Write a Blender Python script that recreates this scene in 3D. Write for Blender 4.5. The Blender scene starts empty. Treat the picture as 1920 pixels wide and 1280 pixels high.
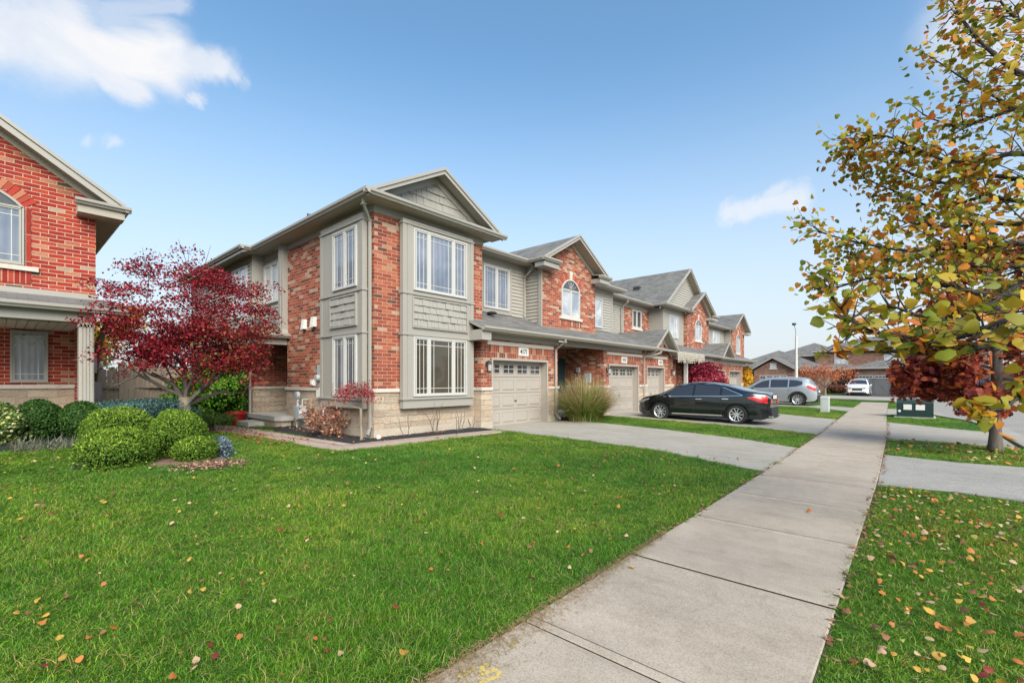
import bpy, math, random
import numpy as np
from mathutils import Vector, Matrix
R=math.radians
random.seed(7); rng=np.random.default_rng(7)
S=bpy.context.scene
COL=bpy.context.scene.collection

# ---------------------------------------------------------------- materials
def newmat(name):
    m=bpy.data.materials.new(name); m.use_nodes=True
    nt=m.node_tree; b=nt.nodes['Principled BSDF']
    return m,nt,b
def N(nt,t,**k):
    n=nt.nodes.new(t)
    for a,v in k.items():
        if a in n.inputs.keys(): n.inputs[a].default_value=v
        else: setattr(n,a,v)
    return n
def ramp(nt,stops,interp='LINEAR'):
    r=nt.nodes.new('ShaderNodeValToRGB'); cr=r.color_ramp; cr.interpolation=interp
    while len(cr.elements)<len(stops): cr.elements.new(.5)
    for e,(p,c) in zip(cr.elements,stops):
        e.position=p; e.color=(*c,1) if len(c)==3 else c
    return r
def mixc(nt,fac,a,b,mode='MIX'):
    m=nt.nodes.new('ShaderNodeMix'); m.data_type='RGBA'; m.blend_type=mode
    L=nt.links
    for sock,v in ((0,fac),(6,a),(7,b)):
        if hasattr(v,'links') or hasattr(v,'is_output'): L.new(v,m.inputs[sock])
        elif isinstance(v,(int,float)): m.inputs[sock].default_value=v
        else: m.inputs[sock].default_value=(*v,1)
    return m.outputs[2]
def noise(nt,scale,detail=4,rough=.6,vec=None,dist=0):
    n=N(nt,'ShaderNodeTexNoise'); n.inputs['Scale'].default_value=scale; n.inputs['Detail'].default_value=detail
    n.inputs['Roughness'].default_value=rough; n.inputs['Distortion'].default_value=dist
    if vec is not None: nt.links.new(vec,n.inputs['Vector'])
    return n
def bump(nt,b,height,strength=.3,dist=.01):
    bp=N(nt,'ShaderNodeBump'); bp.inputs['Strength'].default_value=strength; bp.inputs['Distance'].default_value=dist
    nt.links.new(height,bp.inputs['Height']); nt.links.new(bp.outputs[0],b.inputs['Normal'])
def simple(name,col,rough=.6,var=.12,vscale=3.,metal=0,coat=0,spec=.5,bmp=0,bscale=60,streak=False):
    m,nt,b=newmat(name)
    g=N(nt,'ShaderNodeNewGeometry')
    n=noise(nt,vscale,5,.65,g.outputs['Position'])
    lo=tuple(c*(1-var) for c in col); hi=tuple(min(1,c*(1+var)) for c in col)
    c=mixc(nt,n.outputs[0],lo,hi)
    if streak:
        mp=N(nt,'ShaderNodeMapping'); mp.inputs['Scale'].default_value=(6,6,.5); nt.links.new(g.outputs['Position'],mp.inputs[0])
        n2=noise(nt,2.0,4,.7,mp.outputs[0]); r=ramp(nt,[(.35,(.82,.8,.76)),(.6,(1,1,1))]); nt.links.new(n2.outputs[0],r.inputs[0])
        c=mixc(nt,1.0,c,r.outputs[0],'MULTIPLY')
    nt.links.new(c,b.inputs['Base Color'])
    b.inputs['Roughness'].default_value=rough; b.inputs['Metallic'].default_value=metal
    b.inputs['Coat Weight'].default_value=coat; b.inputs['Specular IOR Level'].default_value=spec
    if bmp:
        n3=noise(nt,bscale,3,.6,g.outputs['Position']); bump(nt,b,n3.outputs[0],bmp,.01)
    return m
def uvn(nt): return N(nt,'ShaderNodeUVMap',uv_map='UVMap').outputs[0]
def brickmat(name,stops,mortar,bw=.267,bh=.089,ms=.010,bumpd=.006,smear=.35,rough=.88,offs=.5,warp=0.0,rn=.35):
    m,nt,b=newmat(name); uv=uvn(nt)
    g=N(nt,'ShaderNodeNewGeometry')
    if warp:
        nz=noise(nt,3.0,2,.5,uv); sub=N(nt,'ShaderNodeVectorMath',operation='SUBTRACT'); nt.links.new(nz.outputs[1],sub.inputs[0]); sub.inputs[1].default_value=(.5,.5,.5)
        sc=N(nt,'ShaderNodeVectorMath',operation='SCALE'); nt.links.new(sub.outputs[0],sc.inputs[0]); sc.inputs['Scale'].default_value=warp
        ad=N(nt,'ShaderNodeVectorMath',operation='ADD'); nt.links.new(uv,ad.inputs[0]); nt.links.new(sc.outputs[0],ad.inputs[1]); uv=ad.outputs[0]
    br=N(nt,'ShaderNodeTexBrick'); br.offset=offs; br.squash=1
    for k,v in (('Scale',1),('Mortar Size',ms*.5),('Mortar Smooth',.15),('Bias',0),('Brick Width',bw),('Row Height',bh)): br.inputs[k].default_value=v
    br.inputs['Color1'].default_value=(0,0,0,1); br.inputs['Color2'].default_value=(1,1,1,1); br.inputs['Mortar'].default_value=(.5,.5,.5,1)
    nt.links.new(uv,br.inputs['Vector'])
    r=ramp(nt,stops,'CONSTANT'); nt.links.new(br.outputs['Color'],r.inputs[0])
    n1=noise(nt,35,4,.7,g.outputs['Position']); n2=noise(nt,4,4,.7,g.outputs['Position'])
    rr=ramp(nt,[(.3,(.78,.78,.78)),(.75,(1.18,1.16,1.12))]); nt.links.new(n1.outputs[0],rr.inputs[0])
    c=mixc(nt,1.0,r.outputs[0],rr.outputs[0],'MULTIPLY')
    # mortar smears (real lime smears on the brick faces)
    n4=noise(nt,14,5,.75,uv); r4=ramp(nt,[(.56,(0,0,0)),(.72,(1,1,1))]); nt.links.new(n4.outputs[0],r4.inputs[0])
    ml=N(nt,'ShaderNodeMath',operation='MULTIPLY'); nt.links.new(r4.outputs[0],ml.inputs[0]); ml.inputs[1].default_value=smear
    c=mixc(nt,ml.outputs[0],c,mortar)
    c=mixc(nt,br.outputs['Fac'],c,mortar)
    r2=ramp(nt,[(.3,(.88,.88,.88)),(.7,(1.08,1.08,1.08))]); nt.links.new(n2.outputs[0],r2.inputs[0])
    c=mixc(nt,1.0,c,r2.outputs[0],'MULTIPLY')
    nt.links.new(c,b.inputs['Base Color']); b.inputs['Roughness'].default_value=rough; b.inputs['Specular IOR Level'].default_value=.25
    inv=N(nt,'ShaderNodeMath',operation='SUBTRACT'); inv.inputs[0].default_value=1; nt.links.new(br.outputs['Fac'],inv.inputs[1])
    mm=N(nt,'ShaderNodeMath',operation='MULTIPLY_ADD'); nt.links.new(n1.outputs[0],mm.inputs[0]); mm.inputs[1].default_value=rn; nt.links.new(inv.outputs[0],mm.inputs[2])
    bump(nt,b,mm.outputs[0],1.0,bumpd)
    return m
BR_MAIN=[(0,(.33,.082,.044)),(.17,(.25,.055,.034)),(.34,(.38,.115,.062)),(.50,(.29,.068,.038)),(.64,(.18,.048,.034)),(.74,(.38,.185,.115)),(.83,(.10,.055,.043)),(.89,(.40,.28,.21))]
BR_LEFT=[(0,(.33,.034,.02)),(.2,(.26,.025,.016)),(.42,(.36,.055,.028)),(.62,(.28,.03,.02)),(.78,(.35,.12,.065)),(.87,(.40,.18,.11)),(.92,(.085,.06,.04)),(.97,(.34,.26,.19))]
M={}
M['brick']=brickmat('red brick',BR_MAIN,(.43,.31,.24),smear=.62,ms=.012)
M['brickL']=brickmat('bright red brick',BR_LEFT,(.54,.38,.30),smear=.12,ms=.013)
M['soldier']=brickmat('soldier course brick',BR_MAIN,(.50,.36,.29),bw=.089,bh=.6,offs=0,smear=.3)
M['soldierL']=brickmat('soldier course bright brick',BR_LEFT,(.56,.40,.33),bw=.089,bh=.6,offs=0,smear=.1)
ST=[(0,(.68,.54,.42)),(.2,(.58,.46,.36)),(.4,(.72,.57,.43)),(.6,(.62,.50,.40)),(.8,(.74,.61,.48))]
M['stone']=brickmat('split limestone',ST,(.42,.335,.26),bw=.5,bh=.165,ms=.010,bumpd=.055,smear=.05,warp=.11,offs=.37,rn=1.6)
M['block']=brickmat('smooth foundation block',[(0,(.44,.38,.32)),(.5,(.47,.40,.33))],(.36,.31,.27),bw=.40,bh=.6,ms=.008,bumpd=.003,smear=0,offs=0)
M['brickF']=brickmat('brown brick',[(0,(.24,.125,.09)),(.4,(.20,.10,.075)),(.7,(.28,.16,.115)),(.9,(.13,.08,.065))],(.32,.25,.21),smear=.1)
M['cap']=simple('limestone ledge',(.50,.46,.41),.85,.18,14,bmp=.4)
M['concrete']=simple('concrete',(.40,.385,.36),.9,.14,2.5,bmp=.25,bscale=90)
M['trim']=simple('taupe painted trim',(.295,.276,.248),.6,.06,1.5)
M['siding']=simple('taupe vinyl siding',(.33,.308,.275),.55,.05,1.2)
M['shake']=simple('taupe shakes',(.295,.277,.25),.65,.07,5)
M['soffit']=simple('soffit',(.36,.32,.265),.6,.05,1.5)
M['white']=simple('white vinyl frame',(.46,.45,.435),.45,.04,2)
M['gutter']=simple('taupe aluminium gutter',(.32,.30,.27),.42,.06,2)
M['gdoor']=simple('beige garage door',(.36,.322,.288),.5,.05,1.0)
M['iron']=simple('black metal',(.03,.03,.032),.45,.2,9)
M['greybox']=simple('grey painted steel',(.36,.39,.42),.45,.06,6)
M['plate']=simple('off-white plate',(.66,.65,.62),.5,.05,9)
M['teal']=simple('dark teal door',(.02,.05,.06),.35,.1,3)
M['ink']=simple('black lettering',(.015,.015,.015),.5,.1,9)
M['red']=simple('red glazed plastic',(.42,.012,.015),.35,.1,9)
def glass(name,col,rough=.04,spec=.9,metal=0.0,curt=None):
    m,nt,b=newmat(name); g=N(nt,'ShaderNodeNewGeometry')
    if curt:
        w=N(nt,'ShaderNodeTexWave'); w.inputs['Scale'].default_value=curt[1]; w.inputs['Distortion'].default_value=1.5; w.bands_direction='X' if len(curt)<3 else 'Z'
        mp=uvn(nt); nt.links.new(mp,w.inputs['Vector'])
        c=mixc(nt,w.outputs[0],col,curt[0]); n7=noise(nt,.9,3,.6,g.outputs['Position'],.8); r7=ramp(nt,[(.35,(.45,.5,.6)),(.55,(1,1,1)),(.7,(1.5,1.42,1.4))]); nt.links.new(n7.outputs[0],r7.inputs[0]); c=mixc(nt,.9,c,r7.outputs[0],'MULTIPLY'); nt.links.new(c,b.inputs['Base Color'])  # dark blue to pale patches: cloud reflections painted into the backing colour
    else:
        n=noise(nt,1.3,3,.5,g.outputs['Position']); c=mixc(nt,n.outputs[0],tuple(x*.7 for x in col),tuple(x*1.3 for x in col)); nt.links.new(c,b.inputs['Base Color'])
    b.inputs['Roughness'].default_value=.35; b.inputs['Coat Weight'].default_value=1; b.inputs['Coat Roughness'].default_value=rough; b.inputs['Coat IOR'].default_value=2.1 if spec>.8 else 1.6
    # slight waviness of the panes
    n5=noise(nt,2.5,2,.5,g.outputs['Position']); bp=N(nt,'ShaderNodeBump'); bp.inputs['Strength'].default_value=.25; bp.inputs['Distance'].default_value=.01
    nt.links.new(n5.outputs[0],bp.inputs['Height']); nt.links.new(bp.outputs[0],b.inputs['Coat Normal'])
    return m
M['gdark']=glass('window glass over a dark room',(.035,.035,.035),spec=.5)
M['gbrown']=glass('window glass with painted brown reflection',(.05,.04,.025),spec=.5)  # brown reflection in the panes put into their base colour
M['gsky']=glass('window glass with painted sky reflection',(.12,.135,.18),curt=((.17,.185,.24),2.2))  # blue-grey of the reflected sky painted into the base colour
M['gblind']=glass('window glass over white blinds',(.42,.44,.47),curt=((.52,.54,.58),9,1),spec=.5)
M['gcurt']=glass('window glass over grey side curtains',(.09,.095,.11),curt=((.2,.2,.22),3.0),spec=.5)
M['car glass']=glass('tinted car glass',(.02,.02,.024),spec=.5)
M['lampglass']=simple('frosted lamp glass',(.35,.36,.36),.2,.1,9)

def roofmat():
    m,nt,b=newmat('asphalt shingles'); uv=uvn(nt); g=N(nt,'ShaderNodeNewGeometry')
    br=N(nt,'ShaderNodeTexBrick'); br.offset=.5
    for k,v in (('Scale',1),('Mortar Size',.004),('Mortar Smooth',.2),('Brick Width',.3),('Row Height',.14)): br.inputs[k].default_value=v
    br.inputs['Color1'].default_value=(.105,.10,.098,1); br.inputs['Color2'].default_value=(.165,.16,.155,1); br.inputs['Mortar'].default_value=(.05,.05,.05,1)
    nt.links.new(uv,br.inputs['Vector'])
    n=noise(nt,1.1,5,.7,g.outputs['Position']); r=ramp(nt,[(.3,(.75,.75,.76)),(.7,(1.2,1.18,1.14))]); nt.links.new(n.outputs[0],r.inputs[0])
    c=mixc(nt,1,br.outputs[0],r.outputs[0],'MULTIPLY')
    n2=noise(nt,160,2,.6,g.outputs['Position']); r2=ramp(nt,[(.3,(.7,.7,.7)),(.7,(1.3,1.3,1.3))]); nt.links.new(n2.outputs[0],r2.inputs[0])
    c=mixc(nt,.8,c,r2.outputs[0],'MULTIPLY')
    nt.links.new(c,b.inputs['Base Color']); b.inputs['Roughness'].default_value=.9
    bump(nt,b,br.outputs['Color'],.8,.012); return m
M['roof']=roofmat()
def conc(name,base,specks,spk=.5,stain=.16,bs=.25):
    m,nt,b=newmat(name); g=N(nt,'ShaderNodeNewGeometry'); P=g.outputs['Position']
    n=noise(nt,.9,6,.7,P); r=ramp(nt,[(.28,tuple(c*(1-stain) for c in base)),(.72,tuple(c*(1+stain*.7) for c in base))]); nt.links.new(n.outputs[0],r.inputs[0])
    n2=noise(nt,120,3,.75,P); r2=ramp(nt,[(.34,tuple(q*.8 for q in specks)),(.5,(1,1,1)),(.66,(1.22,1.2,1.16))]); nt.links.new(n2.outputs[0],r2.inputs[0])
    c=mixc(nt,spk,r.outputs[0],r2.outputs[0],'MULTIPLY')
    n3=noise(nt,5,6,.8,P,.6); r3=ramp(nt,[(.34,(.84,.825,.80)),(.52,(1,1,1))]); nt.links.new(n3.outputs[0],r3.inputs[0])
    c=mixc(nt,.8,c,r3.outputs[0],'MULTIPLY')
    n5=noise(nt,40,4,.7,P); r5=ramp(nt,[(.25,(.7,.68,.66)),(.42,(1,1,1))]); nt.links.new(n5.outputs[0],r5.inputs[0])
    c=mixc(nt,.5,c,r5.outputs[0],'MULTIPLY')
    mp=N(nt,'ShaderNodeMapping'); mp.inputs['Scale'].default_value=(2.6,.35,1); nt.links.new(P,mp.inputs[0]); n6=noise(nt,1.3,5,.7,mp.outputs[0],.4); r6=ramp(nt,[(.3,(.84,.83,.82)),(.5,(1,1,1)),(.75,(1.07,1.07,1.06))]); nt.links.new(n6.outputs[0],r6.inputs[0])
    c=mixc(nt,.9,c,r6.outputs[0],'MULTIPLY')
    nt.links.new(c,b.inputs['Base Color']); b.inputs['Roughness'].default_value=.92; b.inputs['Specular IOR Level'].default_value=.3
    bump(nt,b,n2.outputs[0],bs,.006); return m
M['walk']=conc('sidewalk concrete',(.375,.318,.262),(.66,.64,.62),.75)
M['drive']=conc('driveway concrete',(.33,.302,.262),(.72,.72,.72),.3,.13)
M['road']=conc('weathered asphalt road',(.29,.27,.25),(.55,.55,.55),.8)
M['apron']=conc('grey worn asphalt',(.34,.325,.30),(.36,.36,.36),1.0,.14,1.0)
M['darkdrive']=conc('dark asphalt',(.06,.06,.065),(.6,.6,.6),.6)
M['joint']=simple('dark joint',(.045,.038,.03),.95,.3,20)
M['paver']=conc('pinkish pavers',(.40,.31,.265),(.7,.68,.66),.5)
M['mulch']=simple('black mulch',(.014,.015,.017),1,.9,70,bmp=1,bscale=60)
M['bark']=simple('bark mulch',(.16,.10,.07),1,.6,40,bmp=1,bscale=40)
M['soil']=simple('straw and soil',(.22,.16,.09),1,.5,30)
def groundmat():
    m,nt,b=newmat('lawn soil and thatch'); g=N(nt,'ShaderNodeNewGeometry'); P=g.outputs['Position']
    n=noise(nt,.8,6,.7,P); r=ramp(nt,[(.3,(.022,.055,.007)),(.55,(.04,.09,.010)),(.75,(.075,.12,.018))]); nt.links.new(n.outputs[0],r.inputs[0])
    n2=noise(nt,70,3,.8,P); r2=ramp(nt,[(.3,(.45,.45,.45)),(.7,(1.5,1.45,1.4))]); nt.links.new(n2.outputs[0],r2.inputs[0])
    c=mixc(nt,1,r.outputs[0],r2.outputs[0],'MULTIPLY'); nt.links.new(c,b.inputs['Base Color']); b.inputs['Roughness'].default_value=.95; b.inputs['Specular IOR Level'].default_value=.1
    return m
M['ground']=groundmat()
def woodmat():
    m,nt,b=newmat('weathered cedar'); g=N(nt,'ShaderNodeNewGeometry')
    mp=N(nt,'ShaderNodeMapping'); mp.inputs['Scale'].default_value=(7.1,7.1,.35); nt.links.new(g.outputs['Position'],mp.inputs[0])
    n=noise(nt,2,6,.75,mp.outputs[0]); r=ramp(nt,[(.25,(.20,.165,.135)),(.5,(.40,.32,.25)),(.75,(.56,.44,.33))]); nt.links.new(n.outputs[0],r.inputs[0])
    nt.links.new(r.outputs[0],b.inputs['Base Color']); b.inputs['Roughness'].default_value=.9; bump(nt,b,n.outputs[0],.5,.01); return m
M['wood']=woodmat()
def leafmat(name,trans=.35,rough=.55,sat=1.0,spec=.35,inst=False):
    m,nt,b=newmat(name); a=N(nt,'ShaderNodeAttribute',attribute_name='Col'); c=a.outputs['Color']
    if inst:
        oi=N(nt,'ShaderNodeObjectInfo'); g=N(nt,'ShaderNodeNewGeometry'); n=noise(nt,.55,5,.7,g.outputs['Position'])
        r=ramp(nt,[(.28,(.68,.80,.70)),(.5,(1.1,1.04,1)),(.68,(1.7,1.25,1.3)),(.78,(2.3,1.5,2.0))]); nt.links.new(n.outputs[0],r.inputs[0]); c=mixc(nt,1,c,r.outputs[0],'MULTIPLY')
        n3=noise(nt,.22,3,.6,g.outputs['Position']); r3=ramp(nt,[(.36,(.66,.84,.78)),(.62,(1.6,1.18,1.0))]); nt.links.new(n3.outputs[0],r3.inputs[0]); c=mixc(nt,.8,c,r3.outputs[0],'MULTIPLY')
        r2=ramp(nt,[(0,(.65,.72,.7)),(1,(1.35,1.2,1.25))]); nt.links.new(oi.outputs['Random'],r2.inputs[0]); c=mixc(nt,1,c,r2.outputs[0],'MULTIPLY')
    nt.links.new(c,b.inputs['Base Color']); b.inputs['Roughness'].default_value=rough; b.inputs['Specular IOR Level'].default_value=spec
    tr=N(nt,'ShaderNodeBsdfTranslucent'); nt.links.new(c,tr.inputs[0])
    mx=N(nt,'ShaderNodeMixShader'); mx.inputs[0].default_value=trans
    nt.links.new(b.outputs[0],mx.inputs[1]); nt.links.new(tr.outputs[0],mx.inputs[2]); nt.links.new(mx.outputs[0],nt.nodes['Material Output'].inputs[0])
    return m
M['leaf']=leafmat('leaf'); M['blade']=leafmat('grass blade',.28,.48,inst=True,spec=.35); M['needle']=leafmat('needle',.15,.7,spec=.2)
M['litter']=leafmat('dry leaf',.15,.6,spec=.3)
def barkmat(name,a,b_,sc=18):
    m,nt,b=newmat(name); g=N(nt,'ShaderNodeNewGeometry'); mp=N(nt,'ShaderNodeMapping'); mp.inputs['Scale'].default_value=(1,1,.3); nt.links.new(g.outputs['Position'],mp.inputs[0])
    n=noise(nt,sc,6,.75,mp.outputs[0]); r=ramp(nt,[(.3,a),(.7,b_)]); nt.links.new(n.outputs[0],r.inputs[0]); nt.links.new(r.outputs[0],b.inputs['Base Color']); b.inputs['Roughness'].default_value=.9; bump(nt,b,n.outputs[0],.8,.02); return m
M['bark1']=barkmat('dark twig bark',(.015,.012,.012),(.055,.045,.04))
M['bark2']=barkmat('grey brown bark',(.06,.05,.042),(.19,.16,.135))
M['bark3']=barkmat('smooth pale maple bark',(.13,.105,.075),(.30,.24,.18),9)

# ---------------------------------------------------------------- tagging
OFF={}
def tag(o,label=None,cat=None,group=None,kind=None):
    if label: o['label']=label
    if cat: o['category']=cat
    if group: o['group']=group
    if kind: o['kind']=kind
    return o
def thing(name,label,cat,loc=(0,0,0),group=None,rotz=0,local=False):
    o=bpy.data.objects.new(name,None); COL.objects.link(o); o.location=loc; o.rotation_euler=(0,0,rotz); o.empty_display_size=.2
    OFF[o.name]=Vector((0,0,0)) if local else Vector(loc)
    return tag(o,label,cat,group)
def link(name,me,parent=None,mats=()):
    o=bpy.data.objects.new(name,me); COL.objects.link(o)
    for m in mats: me.materials.append(m)
    if parent is not None:
        o.parent=parent; off=OFF.get(parent.name,Vector((0,0,0))); OFF[o.name]=off
        if off.length>0: me.transform(Matrix.Translation(-off))
    else: OFF[o.name]=Vector((0,0,0))
    return o

class MB:
    def __init__(s): s.v=[]; s.f=[]; s.m=[]
    def poly(s,pts,mi=0):
        i=len(s.v); s.v.extend([tuple(p) for p in pts]); s.f.append(list(range(i,i+len(pts)))); s.m.append(mi)
    def grid(s,rows,closed=False,mi=0):
        i=len(s.v); n=len(rows[0])
        for r in rows: s.v.extend([tuple(p) for p in r])
        for a in range(len(rows)-1):
            for b in range(n if closed else n-1):
                b2=(b+1)%n
                s.f.append([i+a*n+b,i+a*n+b2,i+(a+1)*n+b2,i+(a+1)*n+b]); s.m.append(mi)
        return i
    def hexa(s,p,mi=0):
        i=len(s.v); s.v.extend([tuple(q) for q in p])
        for f in ((0,3,2,1),(4,5,6,7),(0,1,5,4),(1,2,6,5),(2,3,7,6),(3,0,4,7)): s.f.append([i+k for k in f]); s.m.append(mi)
    def box(s,x0,x1,y0,y1,z0,z1,mi=0):
        s.hexa([(x0,y0,z0),(x1,y0,z0),(x1,y1,z0),(x0,y1,z0),(x0,y0,z1),(x1,y0,z1),(x1,y1,z1),(x0,y1,z1)],mi)
    def pbox(s,fm,a0,a1,o0,o1,z0,z1,mi=0):   # a along wall, o outwards
        s.hexa([fm(a0,o0,z0),fm(a1,o0,z0),fm(a1,o1,z0),fm(a0,o1,z0),fm(a0,o0,z1),fm(a1,o0,z1),fm(a1,o1,z1),fm(a0,o1,z1)],mi)
    def prism(s,pts,vec,mi=0):
        a=[Vector(p) for p in pts]; v=Vector(vec); b=[p+v for p in a]; n=len(a)
        s.poly(a,mi); s.poly(list(reversed(b)),mi)
        for i in range(n):
            j=(i+1)%n; s.poly([a[i],b[i],b[j],a[j]],mi)
    def tube(s,pts,rad,n=6,mi=0,cap=True):
        pts=[Vector(p) for p in pts]; rows=[]
        if not isinstance(rad,(list,tuple)): rad=[rad]*len(pts)
        pv=None
        for k,p in enumerate(pts):
            t=(pts[min(k+1,len(pts)-1)]-pts[max(k-1,0)]).normalized()
            if pv is None: pv=t.orthogonal().normalized()
            pv=(pv-t*pv.dot(t)); pv=pv.normalized() if pv.length>1e-6 else t.orthogonal().normalized()
            w=t.cross(pv)
            rows.append([p+(pv*math.cos(2*math.pi*q/n)+w*math.sin(2*math.pi*q/n))*rad[k] for q in range(n)])
        i=s.grid(rows,True,mi)
        if cap:
            s.f.append([i+q for q in range(n)][::-1]); s.m.append(mi)
            s.f.append([i+(len(pts)-1)*n+q for q in range(n)]); s.m.append(mi)
    def lathe(s,prof,org,axis='z',n=20,mi=0):
        rows=[]
        for r,h in prof:
            row=[]
            for q in range(n):
                a=2*math.pi*q/n; c,d=r*math.cos(a),r*math.sin(a)
                p=(c,d,h) if axis=='z' else ((h,c,d) if axis=='x' else (c,h,d))
                row.append((p[0]+org[0],p[1]+org[1],p[2]+org[2]))
            rows.append(row)
        s.grid(rows,True,mi)
    def build(s,name,mats,parent=None,smooth=False,fixn=True):
        if not isinstance(mats,(list,tuple)): mats=[mats]
        me=bpy.data.meshes.new(name); me.from_pydata([tuple(v) for v in s.v],[],s.f)
        me.polygons.foreach_set('material_index',s.m)
        if fixn:
            import bmesh
            bm=bmesh.new(); bm.from_mesh(me); bmesh.ops.recalc_face_normals(bm,faces=bm.faces); bm.to_mesh(me); bm.free()
        uvl=me.uv_layers.new(name='UVMap')
        for p in me.polygons:
            n=p.normal
            for li in p.loop_indices:
                co=me.vertices[me.loops[li].vertex_index].co
                if abs(n.z)>.92: u,v=co.x,co.y
                else:
                    t=Vector((-n.y,n.x,0)).normalized()
                    if abs(t.x)>abs(t.y):
                        if t.x<0: t=-t
                    elif t.y<0: t=-t
                    u=co.dot(t)
                    if abs(n.z)<.15: v=co.z
                    else:
                        w=n.cross(t); v=co.dot(w)*(1 if w.z>0 else -1)
                uvl.data[li].uv=(u,v)
        if smooth:
            me.shade_smooth()
            if smooth!='all':
                try: me.set_sharp_from_angle(angle=R(38))
                except Exception: pass
        return link(name,me,parent,mats)

def cloud(name,verts,faces,cols,mat,parent=None,smooth=False):
    """numpy mesh: verts (n,3), faces (m,k) all the same k, cols (n,3) point colours"""
    me=bpy.data.meshes.new(name); nv=len(verts); nf,k=faces.shape
    me.vertices.add(nv); me.vertices.foreach_set('co',np.ascontiguousarray(verts,dtype=np.float32).ravel())
    me.loops.add(nf*k); me.loops.foreach_set('vertex_index',faces.astype(np.int32).ravel())
    me.polygons.add(nf); me.polygons.foreach_set('loop_start',np.arange(nf,dtype=np.int32)*k)
    try: me.polygons.foreach_set('loop_total',np.full(nf,k,dtype=np.int32))
    except Exception: pass
    at=me.color_attributes.new(name='Col',type='FLOAT_COLOR',domain='POINT')
    at.data.foreach_set('color',np.concatenate([cols,np.ones((nv,1))],1).astype(np.float32).ravel())
    me.update(calc_edges=True); me.validate()
    return link(name,me,parent,[mat])
def unit(v): return v/np.maximum(np.linalg.norm(v,axis=1,keepdims=True),1e-9)
def leaves(pos,size,cols,normal=None,spread=1.0,shape='quad',droop=.0,aspect=.6,axis=None):
    """return verts,faces,cols for leaves: quad = folded diamond of 2 quads; heart = 8-gon fan; star = lobed"""
    n=len(pos); 
    nr=rng.normal(size=(n,3)); 
    nm=unit((normal if normal is not None else np.zeros((n,3)))+nr*spread)
    ax=rng.normal(size=(n,3)) if axis is None else axis+rng.normal(size=(n,3))*.35
    ax[:,2]-=droop
    ax=unit(ax-nm*np.sum(ax*nm,1,keepdims=True)); bx=np.cross(nm,ax)
    size=np.broadcast_to(size,(n,))[:,None]
    if shape=='quad': prof=[(0,0,0),(.5,.5,-.12),(1,0,0),(.5,-.5,-.12)]; fc=[[0,1,2,3]]
    elif shape=='heart': prof=[(0,0,.02),(-.1,.25,-.05),(.12,.5,-.10),(.45,.5,-.12),(.75,.26,-.06),(1.02,0,.06),(.75,-.26,-.02),(.45,-.5,-.08),(.12,-.5,-.13),(-.1,-.25,-.06)]; fc=[[0,1,2,3],[0,3,4,5],[0,5,6,7],[0,7,8,9]]
    elif shape=='star': prof=[(0,0,0),(.12,.1,0),(.3,.5,-.08),(.42,.16,0),(.75,.4,-.1),(1,0,-.05),(.75,-.4,-.06),(.42,-.16,0),(.3,-.5,-.1),(.12,-.1,0)]; fc=[[0,1,2,3],[0,3,4,5],[0,5,6,7],[0,7,8,9]]
    elif shape=='blade': prof=[(0,.5,0),(1,0,0),(0,-.5,0)]; fc=[[0,1,2]]
    k=len(prof)
    V=np.empty((n,k,3))
    for i,(a,b_,c) in enumerate(prof):
        bb=b_*(aspect*2 if shape in('quad','blade') else 1)
        V[:,i]=pos+(ax*a+bx*bb+nm*c)*size
    F=(np.arange(n)[:,None,None]*k+np.array(fc)[None]).reshape(-1,len(fc[0]))
    C=np.repeat(cols,k,axis=0)
    return V.reshape(-1,3),F,C
def pal(n,cols,w,jit=.18):
    cols=np.array(cols); i=rng.choice(len(cols),n,p=np.array(w)/sum(w)); c=cols[i]*(1+rng.uniform(-jit,jit,(n,1))); return np.clip(c*(1+rng.uniform(-.06,.06,(n,3))),0,1)
def gz(x,y):
    z=0.0 if y<=2.2 else (.12*(y-2.2)/7 if y<9.2 else .12)
    if x<2.5 and y>10: z+=.24*min(1,(y-10)/3.0)*min(1,(2.5-x)/1.3)
    return z
SUNE,SKYS,EXPO=2.7,.165,1.16
HZ0,HZM,HZC,CLC,SKT=.60,.92,(2.15,2.24,2.36),(2.6,2.6,2.65),(.55,.71,.72)
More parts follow.
